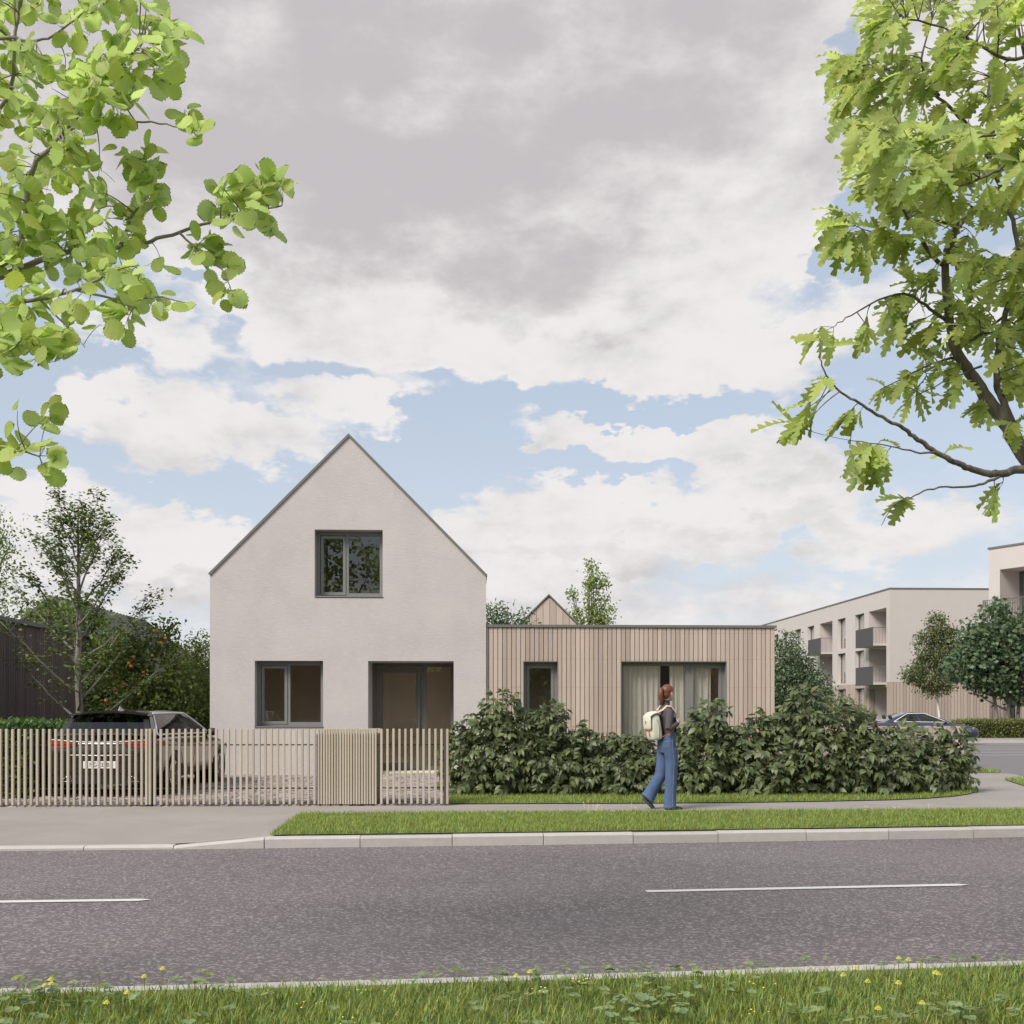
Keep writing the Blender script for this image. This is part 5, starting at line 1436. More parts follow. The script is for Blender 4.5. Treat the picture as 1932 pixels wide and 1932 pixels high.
tree('garden_tree', 'dark leafy tree behind the pale barked tree, in front of the ribbed roof', foot(135, 31), 1.5, .12, [(-.6, 0, 3.3, 1.0, 1, 1.3), (.6, 0, 3.2, 1.0, 1, 1.2), (0, 0, 2.2, 1.6, 1, 1.3), (.1, 0, 4.2, .7, .7, .7), (1.5, 0, 2.4, .7, .7, 1.2)], 560, 15, .13, .18, M['leaf_mid'], M['bark'], seed=19, tpl=plain_tpl(.3))
tree('garden_tree', 'blue green tree far behind, touching the left wall of the gabled house', foot(392, 38), 1.4, .12, [(0, 0, 2.6, 1.0, 1, 1.5), (.5, 0, 2.2, .9, 1, 1.3), (-.6, 0, 1.9, .9, 1, 1.2)], 260, 14, .12, .2, M['leaf_blue'], M['bark_grey'], seed=10, tpl=plain_tpl(.2))
tree('garden_tree', 'tall light green tree standing behind the dark flat roofed house', foot(-45, 40), 3, .2, [(0, 0, 4.6, 1.5, 1.4, 3.0), (-.3, 0, 7.0, 1.2, 1.1, 2.8), (.6, 0, 3.8, 1.2, 1.2, 1.6), (.5, 0, 7.6, .9, .9, 1.4), (-.2, 0, 8.8, .7, .7, 1.4)], 520, 16, .13, .24, M['leaf_light'], M['bark_grey'], seed=12, tpl=plain_tpl(.24))
tree('garden_tree', 'dark green bush showing above the annex roof beside the gabled house', foot(955, 35), 1.5, .12, [(-.45, 0, 3.5, .85, .9, 1.5), (.4, 0, 3.3, .75, .8, 1.5), (0, 0, 2.2, 1.3, 1, 1.4), (.9, 0, 3.0, .5, .6, 1.0), (-.15, 0, 4.6, .3, .4, .55)], 420, 16, .15, .17, M['leaf_blue'], M['bark'], seed=13, tpl=plain_tpl(.16))
tree('garden_tree', 'airy light green tree rising behind the annex roof right of the small gable', foot(1112, 56), 3, .16, [(0, 0, 5.2, 1.25, 1.2, 1.9), (.35, 0, 7.4, .55, .6, 1.7), (-.85, 0, 6.5, .3, .4, 1.5), (.85, 0, 6.4, .45, .5, 1.3), (.05, 0, 8.4, .3, .35, 1.1), (0, 0, 3.5, 1.4, 1.2, 1.6), (.7, 0, 8.0, .2, .25, .8)], 460, 14, .15, .16, M['leaf_light'], M['bark'], seed=14, tpl=plain_tpl(.24))
tree('street_tree', 'dense bushy tree beside the right end of the annex', foot(1500, 36), .8, .1, [(.0, 0, 2.0, 1.0, .9, 1.5), (-.35, 0, 3.2, .6, .6, .9), (.5, 0, 1.7, .75, .8, 1.2), (-.5, 0, 1.6, .9, .8, 1.3), (.2, 0, .9, 1.1, .9, .9)], 980, 17, .09, .14, M['leaf_blue'], M['bark'], seed=15, tpl=plain_tpl(.3))
tree('street_bush', 'brownish olive bush in front of the apartment block ground floor', foot(1598, 33), .3, .04, [(0, 0, 1.0, .75, .7, .85), (-.35, 0, 1.35, .45, .5, .6), (.45, 0, .9, .45, .5, .6)], 240, 14, .075, .1, M['leaf_olive'], M['twig'], 'bush', seed=16, trunks=3)
tree('street_tree', 'small olive tree with a white stem behind the dark saloon car', foot(1769, 57), 2.0, .09, [(-.1, 0, 3.4, 1.35, 1.1, 1.2), (.5, 0, 4.4, 1.0, .9, 1.5), (-.8, 0, 4.6, .35, .4, 1.2), (.0, 0, 5.6, .5, .5, 1.2), (-1.3, 0, 3.3, .6, .6, .5)], 820, 15, .125, .17, M['leaf_olive'], mat('white_stem', (.62, .60, .56), .8, .1, 8), seed=17, tpl=plain_tpl(.26))
tree('street_tree', 'large dark maple on three grey stems behind the low far hedge', foot(1900, 54), 1.4, .13, [(-.3, 0, 4.2, 1.9, 1.6, 1.8), (1.2, 0, 4.6, 1.7, 1.5, 1.9), (-.5, 0, 5.8, 1.0, 1.0, 1.2), (-2.0, 0, 3.7, 1.0, 1.0, 1.2), (-1.4, 0, 5.0, .9, .9, .9), (-.6, 0, 2.8, 1.1, 1.1, .8), (1.9, 0, 3.0, 1.3, 1.2, 1.2), (.5, 0, 2.2, .8, .8, .6), (2.4, 0, 5.4, .9, .9, 1.2)], 900, 15, .21, .24, M['leaf_blue'], M['bark_grey'], seed=18, trunks=3, tpl=maple_tpl(), top=4.6)
for px, dd, hh, sd, lb in ((1818, 100, 11.2, 40, 'treetop just showing over the flat roof of the long apartment block'),):
    tree('garden_tree', lb, foot(px, dd), 5, .2, [(0, 0, hh - 2.2, 1.1, 1.1, 2.2), (-.9, 0, hh - 1.4, .5, .6, 1.5)], 220, 12, .3, .3, M['leaf_mid'], M['bark'], seed=sd, tpl=plain_tpl(.3))
def hedge(label, corners, h, n, leaf, material, seed, bulge=.06):
    (ax, ay), (bx, by), w = corners; rg = np.random.default_rng(seed)
    L_ = math.hypot(bx - ax, by - ay); root = empty('hedge', ((ax + bx) / 2, (ay + by) / 2, 0), label, 'hedge')
    e = np.array([(bx - ax) / L_, (by - ay) / L_, 0]); s = np.array([-e[1], e[0], 0])
    u = rg.uniform(0, L_, n); v = rg.uniform(-w / 2, w / 2, n); z = rg.uniform(.03, h, n); k = rg.random(n)
    z = np.where(k < .4, h + rg.normal(0, .03, n), z); v = np.where(k >= .4, np.where(rg.random(n) < .65, -w / 2, w / 2) + rg.normal(0, .03, n), v)
    p = np.array([ax, ay, 0]) + u[:, None] * e + v[:, None] * s + z[:, None] * np.array([0, 0, 1.]); p += rg.normal(0, .02, (n, 3))
    o = np.array(root.location)
    d = norm(rg.normal(size=(n, 3)) * .7 + np.where((k < .4)[:, None], np.array([0, 0, 1.]), -s * 1.0 + np.array([0, 0, .5])))
    link_mesh('foliage', leaf_mesh('foliage', plain_tpl(.26), p - o, frames(d, rg.normal(size=(n, 3)) + np.array([0, -.3, .6])), rg.uniform(.7, 1.3, n) * leaf, material), None, root)
    mb = MB(); q = [(u_, v_) for u_, v_ in ((.05, -w / 2 + .06), (L_ - .05, -w / 2 + .06), (L_ - .05, w / 2 - .06), (.05, w / 2 - .06))]
    ring = lambda zz_: [tuple(np.array([ax, ay, zz_]) + a * e + b_ * s) for a, b_ in q]
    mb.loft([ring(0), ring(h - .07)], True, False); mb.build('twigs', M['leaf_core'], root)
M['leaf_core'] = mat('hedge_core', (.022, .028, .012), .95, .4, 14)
hedge('clipped green hedge behind the gate, left of the parked car', (lat(-9.9, 17.3), lat(-7.62, 17.3), .9), 1.13, 8000, .085, M['hedge'], 41)
hedge('clipped green hedge running back beside the car', (lat(-8.6, 17.8), lat(-8.6, 24), .9), 1.1, 5000, .085, M['hedge'], 44)
hedge('low rounded hedge on the far pavement under the maple', (lat(22.0, 52.6), lat(34, 51.6), 1.6), .86, 15000, .10, M['hedge_far'], 42)

# trees across the road, behind the photographer: the glass of the upper window mirrors them
for i, (x, y, h) in enumerate(((-7.5, -9, 11.5), (-12, -12, 10), (-3, -14, 11), (7, -13, 9), (15, -14, 8))):
    tree('street_tree', ['tall tree across the road, mirrored in the upper window', 'tree across the road, far left of the others', 'tree across the road opposite the door', 'tree across the road opposite the annex', 'tree across the road at the far right'][i], (x, y, 0), 3, .2, [(0, 0, h * .62, 2.4, 2.2, h * .22), (1.3, 0, h * .8, 1.5, 1.5, h * .17), (-1.4, .3, h * .76, 1.5, 1.5, h * .18), (.1, 0, h * .9, .9, .9, h * .1)], 85, 14, .26, .34, M['leaf_light'], M['bark'], seed=60 + i, tpl=plain_tpl(.3), top=h * .9)

# ------------------------------------------------------------------ grass, clover and flowers
def blade_tpl(): return [(-.5, 0, 0), (.5, 0, 0), (.38, .5, .10), (-.38, .5, .10), (0, 1, .38)], [(0, 1, 2, 3), (3, 2, 4)]
def grass(name, label, pts, h, w, material, seed, lean=.45):
    rg = np.random.default_rng(seed); n = len(pts); pts = np.asarray(pts, float)
    hh = rg.uniform(.5, 1.15, n) * h; az = rg.uniform(0, 2 * np.pi, n)
    lean_v = np.stack([np.cos(az), np.sin(az), np.zeros(n)], -1) * (rg.random(n) ** 1.3 * lean * 1.6)[:, None] + np.array([0, 0, 1.])
    nrm = np.stack([np.cos(az), np.sin(az), np.zeros(n)], -1) + rg.normal(size=(n, 3)) * .15
    fr = frames(lean_v, nrm); tv = np.asarray(blade_tpl()[0]); ww = rg.uniform(.7, 1.3, n) * w
    V = tv[None] * np.stack([ww, hh, hh], -1)[:, None, :]; V = np.einsum('nij,nkj->nki', fr, V) + pts[:, None, :]
    me = bpy.data.meshes.new(name); V = V.reshape(-1, 3); L = (np.array([0, 1, 2, 3, 3, 2, 4])[None] + (np.arange(n) * 5)[:, None]).ravel(); T = np.tile([4, 3], n); S = np.concatenate([[0], np.cumsum(T)[:-1]])
    me.vertices.add(len(V)); me.vertices.foreach_set('co', V.ravel().astype(np.float32)); me.loops.add(len(L)); me.loops.foreach_set('vertex_index', L.astype(np.int32))
    me.polygons.add(len(T)); me.polygons.foreach_set('loop_start', S.astype(np.int32)); me.polygons.foreach_set('loop_total', T.astype(np.int32)); me.update(calc_edges=True)
    o = link_mesh(name, me, material); tag(o, label, 'grass', kind='stuff'); return o
def poly_pts(poly, dens, seed, box=None, keep=None):
    rg = np.random.default_rng(seed); P_ = np.array(poly); lo = P_.min(0); hi = P_.max(0)
    if box: lo = np.maximum(lo, box[0]); hi = np.minimum(hi, box[1])
    n = int((hi[0] - lo[0]) * (hi[1] - lo[1]) * dens); q = rg.uniform(lo, hi, (n, 2)); ins = np.zeros(n, bool); j = len(poly) - 1
    for i in range(len(poly)):
        xi, yi = poly[i]; xj, yj = poly[j]
        if yi != yj: ins ^= ((yi > q[:, 1]) != (yj > q[:, 1])) & (q[:, 0] < (xj - xi) * (q[:, 1] - yi) / (yj - yi) + xi)
        j = i
    q = q[ins]
    if keep is not None: q = q[keep(q, rg)]
    return np.concatenate([q, np.full((len(q), 1), .01)], 1)
grass('grass', 'mown bright green verge between the kerb and the pavement', poly_pts(VERGE, 3000, 1, ((-9, 5), (10.5, 20))), .062, .006, M['grass'], 1)
def lawn_keep(q, rg): return rg.random(len(q)) < np.where((q[:, 1] < 17.0) | (q[:, 0] > 5.5), 1, .3)
grass('grass', 'green lawn strip under the berry shrubs', poly_pts(LAWN, 2300, 2, None, lawn_keep), .075, .007, M['grass'], 2)
grass('grass', 'small patches of lawn where the path meets the side road', np.concatenate([poly_pts(patch1, 900, 3), poly_pts(patch2, 700, 4)]), .08, .01, M['grass'], 3)
NEAR = [(-7, 3.4), (7, 3.4)] + [(x, near_y(x) - .24) for x in np.linspace(7, -7, 60)]
def near_keep(q, rg):
    vis = np.abs(q[:, 0] - .15) < 3.3; gap = np.array([mnoise.noise(Vector((a * 1.7, b_ * 1.7, 0))) for a, b_ in q])
    return rg.random(len(q)) < np.where(vis & (q[:, 1] > 4.2), 1, .35) * (.72 + .5 * gap)
grass('grass', 'tussocky near verge of long grass along the bottom kerb', poly_pts(NEAR, 6200, 5, None, near_keep), .078, .0055, M['grass_near'], 5, .6)
def clover():
    rg = np.random.default_rng(9); V = MB(); S = MB(); n = 0
    while n < 190:
        x = rg.uniform(-3.2, 3.5); y = rg.uniform(4.35, near_y(x) - .22)
        if mnoise.noise(Vector((x * .9, y * .9, 4))) < rg.uniform(-.35, .3): continue
        n += 1
        for k in range(rg.integers(1, 4)):
            q = Vector((x + rg.normal(0, .06), y + rg.normal(0, .05), rg.uniform(.07, .11))); S.tube([Vector((q.x, q.y, 0)), q], [.0012, .001], 3, False)
            a0 = rg.uniform(0, 6.3); r_ = rg.uniform(.012, .019); tl = rg.normal(0, .18, 2)
            for j in range(3):
                a = a0 + j * 2.094; c = q + Vector((math.cos(a) * r_ * .95, math.sin(a) * r_ * .95, .004)); vs = [c]
                for m_ in range(9):
                    b = a + math.pi + m_ * 2 * math.pi / 9; rr = r_ * (.98 if m_ else .8)
                    vs.append(c + Vector((math.cos(b) * rr, math.sin(b) * rr * 1.0, .004 + tl[0] * math.cos(b) * rr + tl[1] * math.sin(b) * rr)))
                V.add(vs, [(0, 1 + m_, 1 + (m_ + 1) % 9) for m_ in range(9)])
    V.v += S.v and []; b = len(V.v); V.v += S.v; V.f += [tuple(i + b for i in f) for f in S.f]; V.sm += S.sm
    tag(V.build('clover', M['clover']), 'round clover leaves spread through the near verge grass', 'clover', kind='stuff')
clover()
def flower_mesh(r):
    mb = MB()
    for lay, (rr, h, n) in enumerate(((r, .0, 14), (r * .72, .004, 11), (r * .42, .008, 8))):
        for k in range(n):
            a = 2 * math.pi * k / n + lay; da = math.pi / n * .8
            mb.add([(0, 0, h), (math.cos(a - da) * rr * .8, math.sin(a - da) * rr * .8, h + .002), (math.cos(a) * rr, math.sin(a) * rr, h - .003 + .004 * lay), (math.cos(a + da) * rr * .8, math.sin(a + da) * rr * .8, h + .002)], [(0, 1, 2, 3)])
    return mb
def dandelions():
    rnd = random.Random(12)
    heads = [(307, 1828), (272, 1843), (96, 1848), (97, 1856), (84, 1860), (240, 1873), (201, 1892), (1614, 1827), (1591, 1840), (1696, 1808), (1714, 1811), (1000, 1834), (974, 1842), (1765, 1836), (1770, 1838), (1637, 1852), (1695, 1855), (1657, 1903), (1740, 1893)]
    labs = ['tallest dandelion in front of the left road, leaning over the kerb', 'dandelion just left of the tallest one, over the kerb', 'upper dandelion of the trio at the left end of the verge', 'middle dandelion of the trio at the left end of the verge', 'small lowest dandelion of the trio at the left end',
            'dandelion on a long stem low in the grass, under the tallest one', 'dandelion low in the grass, leftmost of the two inner ones', 'dandelion over the kerb in the middle of the right half', 'dandelion in the grass below the kerb, beside the one over the kerb', 'left dandelion of the high pair near the right end of the kerb', 'right dandelion of the high pair near the right end of the kerb',
            'dandelion at the kerb near the middle of the verge', 'dandelion in the grass left of the middle one at the kerb', 'left dandelion of the close pair toward the right end', 'right dandelion of the close pair toward the right end', 'dandelion in the grass under the right hand dash', 'dandelion in the grass below the high pair at the right', 'lowest dandelion at the right, near the bottom edge', 'low dandelion rightmost near the bottom edge']
    for (px, py), lab in zip(heads, labs):
        h = rnd.uniform(.10, .17); d = (CH - h) * FP / (py - 1340)
        if d > 5.55: h = CH - (py - 1340) * 5.5 / FP; d = 5.5
        q = P(px, py, d)
        r = empty('dandelion', (q.x, q.y, 0), lab, 'flower', 'dandelions scattered over the near verge')
        fm = flower_mesh(.017); fm.v = [(a, b, c + h) for a, b, c in fm.v]; fm.build('flower', M['petal'], r, True)
        st = MB(); st.tube([Vector((rnd.gauss(0, .02), rnd.gauss(0, .02), 0)), Vector((0, .004, h * .5)), Vector((0, 0, h))], [.0022, .002, .0018], 5, False); st.build('stem', M['stem_green'], r, True)
    mb = MB(); sm = MB()
    for cx, cy, n in ((700, 1868, 4), (1090, 1848, 5), (1010, 1862, 5), (580, 1893, 5), (650, 1922, 5), (1440, 1858, 4), (1425, 1915, 4)):
        for k in range(n):
            q = G(cx + rnd.gauss(0, 14), cy + rnd.gauss(0, 5), .1); mb.sphere(q, rnd.uniform(.004, .006), 6, 4, (1, 1, .6)); sm.tube([Vector((q.x, q.y, 0)), q], [.001, .001], 3, False)
    o = mb.build('small_flowers', M['petal']); tag(o, 'tiny yellow flower heads sprinkled in the near verge', 'flowers', kind='stuff')
    mb = MB()
    for cx, cy, n in ((1130, 1521, 8), (1105, 1519, 3), (1200, 1523, 2), (1640, 1521, 4), (1690, 1522, 3), (1745, 1520, 1)):
        for k in range(n):
            q = G(cx + rnd.gauss(0, 7), cy + rnd.gauss(0, 3), .055); mb.sphere(q, .010, 6, 4, (1, 1, .5)); mb.tube([Vector((q.x, q.y, 0)), q], [.002, .0015], 3, False)
    tag(mb.build('small_flowers', M['daisy']), 'small pale flowers standing along the mown verge', 'flowers', kind='stuff')
dandelions()
# ------------------------------------------------------------------ cars
def apply_mods(o):
    dg = bpy.context.evaluated_depsgraph_get(); dg.update()
    me = bpy.data.meshes.new_from_object(o.evaluated_get(dg)); old = o.data; o.modifiers.clear(); o.data = me; bpy.data.meshes.remove(old)
    me.name = o.name; return o
def shade_smooth(o, on=True): o.data.polygons.foreach_set('use_smooth', [on] * len(o.data.polygons)); o.data.update()
def text_mesh(body, size, material, parent, name, loc, rot, sx=1.0):
    cu = bpy.data.curves.new('lettering', 'FONT'); cu.body = body; cu.size = size; cu.align_x = 'CENTER'; cu.align_y = 'CENTER'; cu.extrude = .001
    t = bpy.data.objects.new('lettering_curve', cu); COL.objects.link(t); dg = bpy.context.evaluated_depsgraph_get(); dg.update()
    me = bpy.data.meshes.new_from_object(t.evaluated_get(dg)); bpy.data.objects.remove(t); bpy.data.curves.remove(cu)
    me.materials.clear(); me.materials.append(material); o = link_mesh(name, me, None, parent); o.location = loc; o.rotation_euler = rot; o.scale = (sx, 1, 1); return o
def paint(name, col): return mat(name, col, .18, .02, 3, metal=.3, coat=1.0)
M['tail'] = mat('tail_lamp', (.42, .015, .012), .15, .1, 30, coat=1.0)
M['lamp_glass'] = mat('head_lamp', (.55, .56, .58), .1, .05, 30, metal=.6, coat=1.0)
M['plate'] = mat('plate_white', (.78, .77, .74), .4, .02, 4)
M['ink'] = mat('plate_ink', (.02, .02, .022), .5, .02, 4)
def patch(c, bul, nu, nv, win, axis):
    """curved four sided panel; c = corners (u0v0, u1v0, u1v1, u0v1); win = list of (u0, u1, v0, v1); returns (frame MB, [window MB], point function)"""
    c = [Vector(p) for p in c]; n = ((c[1] - c[0]).cross(c[3] - c[0])).normalized()
    if n.dot(Vector(axis)) < 0: n = -n
    def S(u, v): return c[0] * (1 - u) * (1 - v) + c[1] * u * (1 - v) + c[2] * u * v + c[3] * (1 - u) * v + n * bul * (4 * u * (1 - u) * .6 + 4 * v * (1 - v) * .4)
    us = sorted(set([i / nu for i in range(nu + 1)] + [w[0] for w in win] + [w[1] for w in win])); vs_ = sorted(set([i / nv for i in range(nv + 1)] + [w[2] for w in win] + [w[3] for w in win]))
    fr = MB(); ws = [MB() for _ in win]
    for i in range(len(us) - 1):
        for j in range(len(vs_) - 1):
            um, vm_ = (us[i] + us[i + 1]) / 2, (vs_[j] + vs_[j + 1]) / 2; tgt = fr
            for k, w in enumerate(win):
                if w[0] < um < w[1] and w[2] < vm_ < w[3]: tgt = ws[k]
            q = [S(us[i], vs_[j]), S(us[i + 1], vs_[j]), S(us[i + 1], vs_[j + 1]), S(us[i], vs_[j + 1])]
            if (q[1] - q[0]).cross(q[3] - q[0]).dot(n) < 0: q = q[::-1]
            tgt.add(q, [(0, 1, 2, 3)], True)
    return fr, ws, S
def weld(mb):
    seen = {}; idx = []
    for v in mb.v: k = tuple(round(c, 5) for c in v); idx.append(seen.setdefault(k, len(seen)))
    mb.f = [tuple(idx[i] for i in f) for f in mb.f]; mb.v = list(seen.keys()); return mb
def car(name, label, loc, rz, pm, kind, plate=None, group=None):
    r = empty(name, loc, label, 'car', group, rz)
    wag = kind == 'wagon'
    if wag:
        st = [(0.0, .80, .36, .55, .70, .73), (.03, .89, .30, .58, .84, .88), (.10, .925, .26, .6, .91, .94), (.45, .93, .22, .6, .945, .985), (1.2, .925, .2, .6, .95, 1.0), (2.2, .925, .2, .58, .935, .98), (3.1, .92, .2, .58, .92, .965), (3.6, .915, .2, .57, .90, .95), (4.2, .89, .22, .55, .82, .87), (4.55, .82, .25, .5, .72, .77), (4.70, .66, .32, .48, .60, .65)]
        RB, RT, FT, FB = (.77, .12, .985), (.59, .55, 1.355), (.60, 2.30, 1.365), (.80, 3.42, .955); axles = (.88, 3.69); wr = .335
    else:
        st = [(0.0, .68, .40, .55, .74, .78), (.04, .82, .32, .58, .86, .93), (.14, .88, .26, .6, .92, .985), (.8, .92, .22, .6, .945, .99), (1.4, .925, .2, .6, .94, .985), (2.3, .925, .2, .58, .925, .97), (3.1, .92, .2, .58, .91, .955), (3.6, .91, .2, .57, .88, .93), (4.2, .88, .22, .55, .80, .855), (4.58, .81, .25, .5, .71, .76), (4.74, .64, .32, .48, .60, .65)]
        RB, RT, FT, FB = (.74, .62, .975), (.57, 1.55, 1.34), (.58, 2.35, 1.36), (.79, 3.48, .94); axles = (.98, 3.78); wr = .335
    mb = MB(); rings = []
    for y, w, zb, zm, zs, zt in st:
        half = [(w * .80, zb), (w * .95, zb + .09), (w, zm), (w * .985, zs - .06), (w * .94, zs), (w * .80, zt - .012), (w * .4, zt)]
        rings.append([(x, y, z) for x, z in half] + [(-x, y, z) for x, z in reversed(half)])
    mb.loft(rings, True, True); b = mb.build('body', pm, r, True)
    s = b.modifiers.new('s', 'SUBSURF'); s.levels = 2; s.render_levels = 2; apply_mods(b)
    cb = MB()
    for y in axles:
        for sx in (-1, 1): cb.cyl((sx * .82, y, wr), (1, 0, 0), wr + .055, .5, 40)
    cut = cb.build('cutter', M['black']); cut.parent = None; cut.matrix_world = r.matrix_basis
    bo = b.modifiers.new('b', 'BOOLEAN'); bo.object = cut; bo.operation = 'DIFFERENCE'; bo.solver = 'EXACT'
    bpy.context.view_layer.update(); apply_mods(b); bpy.data.objects.remove(cut); shade_smooth(b)
    for y in axles:
        for sx in (-1, 1):
            mb = MB(); mb.cyl((sx * .70, y, wr), (1, 0, 0), wr + .05, .40, 28); mb.build('wheel_housing', M['black'], r, True)
    # cabin
    sw = [(.09, .36, .06, .93), (.375, .66, .06, .93), (.685, .955, .06, .93)] if wag else [(.14, .52, .06, .92), (.545, .94, .06, .92)]
    mx = lambda p: (-p[0], p[1], p[2])
    for sx in (1, -1):
        f = (lambda p: p) if sx > 0 else mx
        fr, ws, S = patch([f(RB), f(FB), f(FT), f(RT)], .035, 10, 6, sw, (sx, 0, 0)); weld(fr).build('pillars', pm, r, True)
        for k, w in enumerate(ws): weld(w).build('side_window', M['car_glass'], r, True)
        u0, u1, v0, v1 = sw[0][0] - .012, sw[-1][1] + .012, .03, .955
        loop = [S(u0 + (u1 - u0) * t, v0) for t in np.linspace(0, 1, 14)] + [S(u1, v0 + (v1 - v0) * t) for t in np.linspace(.1, .9, 5)] + [S(u1 - (u1 - u0) * t, v1) for t in np.linspace(0, 1, 14)] + [S(u0, v1 - (v1 - v0) * t) for t in np.linspace(.1, 1, 5)]
        tm = MB(); tm.tube([p + Vector((sx * .006, 0, 0)) for p in loop], .017, 5, False); tm.build('window_trim', M['bright_trim'], r, True)
        mr = MB(); q = Vector(f(FB)) + Vector((sx * .12, -.32, .04)); mr.sphere(q, .1, 12, 8, (1.05, .62, .72)); mr.box(min(q.x, q.x - sx * .14), max(q.x, q.x - sx * .14), q.y - .02, q.y + .04, q.z - .05, q.z - .01); mr.build('wing_mirror', M['black'] if wag else pm, r, True)
        for hy in ((1.25, 2.25) if wag else (1.35, 2.3)):
            h = MB(); h.box(sx * .925 - .012, sx * .925 + .018, hy, hy + .2, .79, .82, None, .006); h.build('door_handle', M['chrome'], r, True)
        d = MB()
        for y0, y1, z0, z1 in ((1.05 if wag else 1.2, 1.35 if wag else 1.45, .93, .36), (2.02, 2.02, .93, .3), (3.12, 3.08, .92, .3)): d.tube([(sx * .918, y0, z0), (sx * .932, (y0 + y1) / 2, (z0 + z1) / 2), (sx * .93, y1, z1)], .005, 4, False)
        d.tube([(sx * .928, 1.3, .33), (sx * .930, 3.1, .31)], .006, 4, False); d.build('door_seam', M['black'], r, True)
        # tail lamp: wraps the corner
        pl = [(.40, -.004), (.62, .008), (.78, .03), (.87, .09), (.915, .20), (.932, .40)] if wag else [(.50, .006), (.70, .025), (.82, .055), (.885, .13), (.915, .34)]
        zt0, zt1 = (.80, .915) if wag else (.78, .89); n = len(pl); rings = []
        for i, (x, y) in enumerate(pl):
            t = i / (n - 1); za = zt0 + (.05 * (t - .7) / .3 if t > .7 else 0) + (.03 if i == 0 else 0); zb_ = zt1 - (.02 if i in (0, n - 1) else 0)
            rings.append([(sx * x, y - .012, za), (sx * (x + .012), y - .006, za), (sx * (x + .012), y - .006, zb_), (sx * x, y - .012, zb_), (sx * (x - .05), y + .06, (za + zb_) / 2)])
        tl = MB(); tl.loft(rings, True, False); tl.build('tail_light', M['tail'], r, True)
        hl = MB(); hl.loft([[(sx * (x + .01), y + .01, z0), (sx * (x + .01), y + .01, z1), (sx * (x - .06), y - .05, (z0 + z1) / 2)] for x, y, z0, z1 in ((.50, 4.66, .58, .66), (.72, 4.52, .59, .72), (.84, 4.34, .64, .76))], True, False); hl.build('headlight', M['lamp_glass'], r, True)
    fr, ws, S = patch([mx(RB), RB, RT, mx(RT)], .05, 8, 5, [(.07, .93, .07, .93)], (0, -1, .3)); weld(fr).build('tailgate_frame', M['black'] if wag else pm, r, True); weld(ws[0]).build('rear_window', M['car_glass'], r, True)
    fr, ws, S2 = patch([mx(FB), FB, FT, mx(FT)], .06, 8, 5, [(.05, .95, .05, .94)], (0, 1, .6)); weld(fr).build('windscreen_frame', pm, r, True); weld(ws[0]).build('windscreen', M['car_glass'], r, True)
    fr, ws, S3 = patch([mx(RT), RT, FT, mx(FT)], .055, 10, 10, [], (0, 0, 1)); weld(fr); ro = fr.build('roof', pm, r, True)
    so = ro.modifiers.new('t', 'SOLIDIFY'); so.thickness = .03; apply_mods(ro); shade_smooth(ro)
    if wag:
        sp = MB(); rg_ = []
        for t in np.linspace(0, 1, 13):
            x = -.64 + 1.28 * t; k = 1 - (2 * t - 1) ** 2; y0 = .36 - .04 * k; zt = 1.335 + .052 * k
            rg_.append([(x, y0, zt - .03), (x, y0, zt), (x, .70, zt + .012), (x, .70, zt - .02)])
        sp.loft(rg_, True, False); sp.build('spoiler', pm, r, True)
        wp = MB(); wp.tube([(-.05, .10, 1.035), (-.42, .15, 1.05)], [.014, .008], 5); wp.build('wiper', M['black'], r, True)
        ch = MB(); ch.tube([(-.60, .018, .685), (0, -.012, .675), (.60, .018, .685)], .010, 5); ch.build('tailgate_trim', M['bright_trim'], r, True)
        ch = MB(); ch.tube([(-.78, .02, .93), (-.4, -.0, .90), (0, -.004, .885), (.4, -.0, .90), (.78, .02, .93)], .008, 5); ch.build('tailgate_trim', M['bright_trim'], r, True)
        bp = MB(); bp.loft([[(x, y, .22), (x, y, .36), (x, y + .1, .36), (x, y + .1, .22)] for x, y in ((-.80, .06), (-.55, -.01), (0, -.02), (.55, -.01), (.80, .06))], True, False); bp.build('bumper_valance', M['black'], r, True)
        for sx in (-1, 1):
            ex = MB(); q = [(sx * .58, -.025, .26), (sx * .44, -.025, .26), (sx * .46, -.025, .34), (sx * .53, -.025, .34), (sx * .62, -.022, .26)]; ex.tube(q + [q[0]], .006, 4, False); ex.build('exhaust_trim', M['chrome'], r, True)
        ant = MB(); ant.loft([[(-.02, .82, 1.40), (.02, .82, 1.40), (0, .86, 1.47)], [(-.02, 1.02, 1.41), (.02, 1.02, 1.41), (0, .98, 1.42)]], True, False); ant.build('roof_fin', pm, r, True)
    if plate:
        pb = MB(); pb.box(-.26, .26, -.028, -.006, .47, .585, None, .003); po = pb.build('number_plate', M['plate'], r, True)
        text_mesh(plate, .098, M['ink'], po, 'lettering', (.0, -.0295, .527), (math.radians(90), 0, 0), .80)
    # wheels
    ty = MB(); W = .215; prof = [(.62, -.42), (.80, -.5), (.93, -.46), (1.0, -.34), (1.0, .34), (.93, .46), (.80, .5), (.62, .42)]; n = 40; rings = []
    for i in range(n + 1): a = 2 * math.pi * i / n; rings.append([(p[1] * W, math.cos(a) * p[0] * wr, math.sin(a) * p[0] * wr) for p in prof])
    ty.loft(rings, False, True, True); tyre_me = ty.mesh('wheel'); tyre_me.materials.append(M['rubber'])
    ri = MB(); rr = wr * .70; 
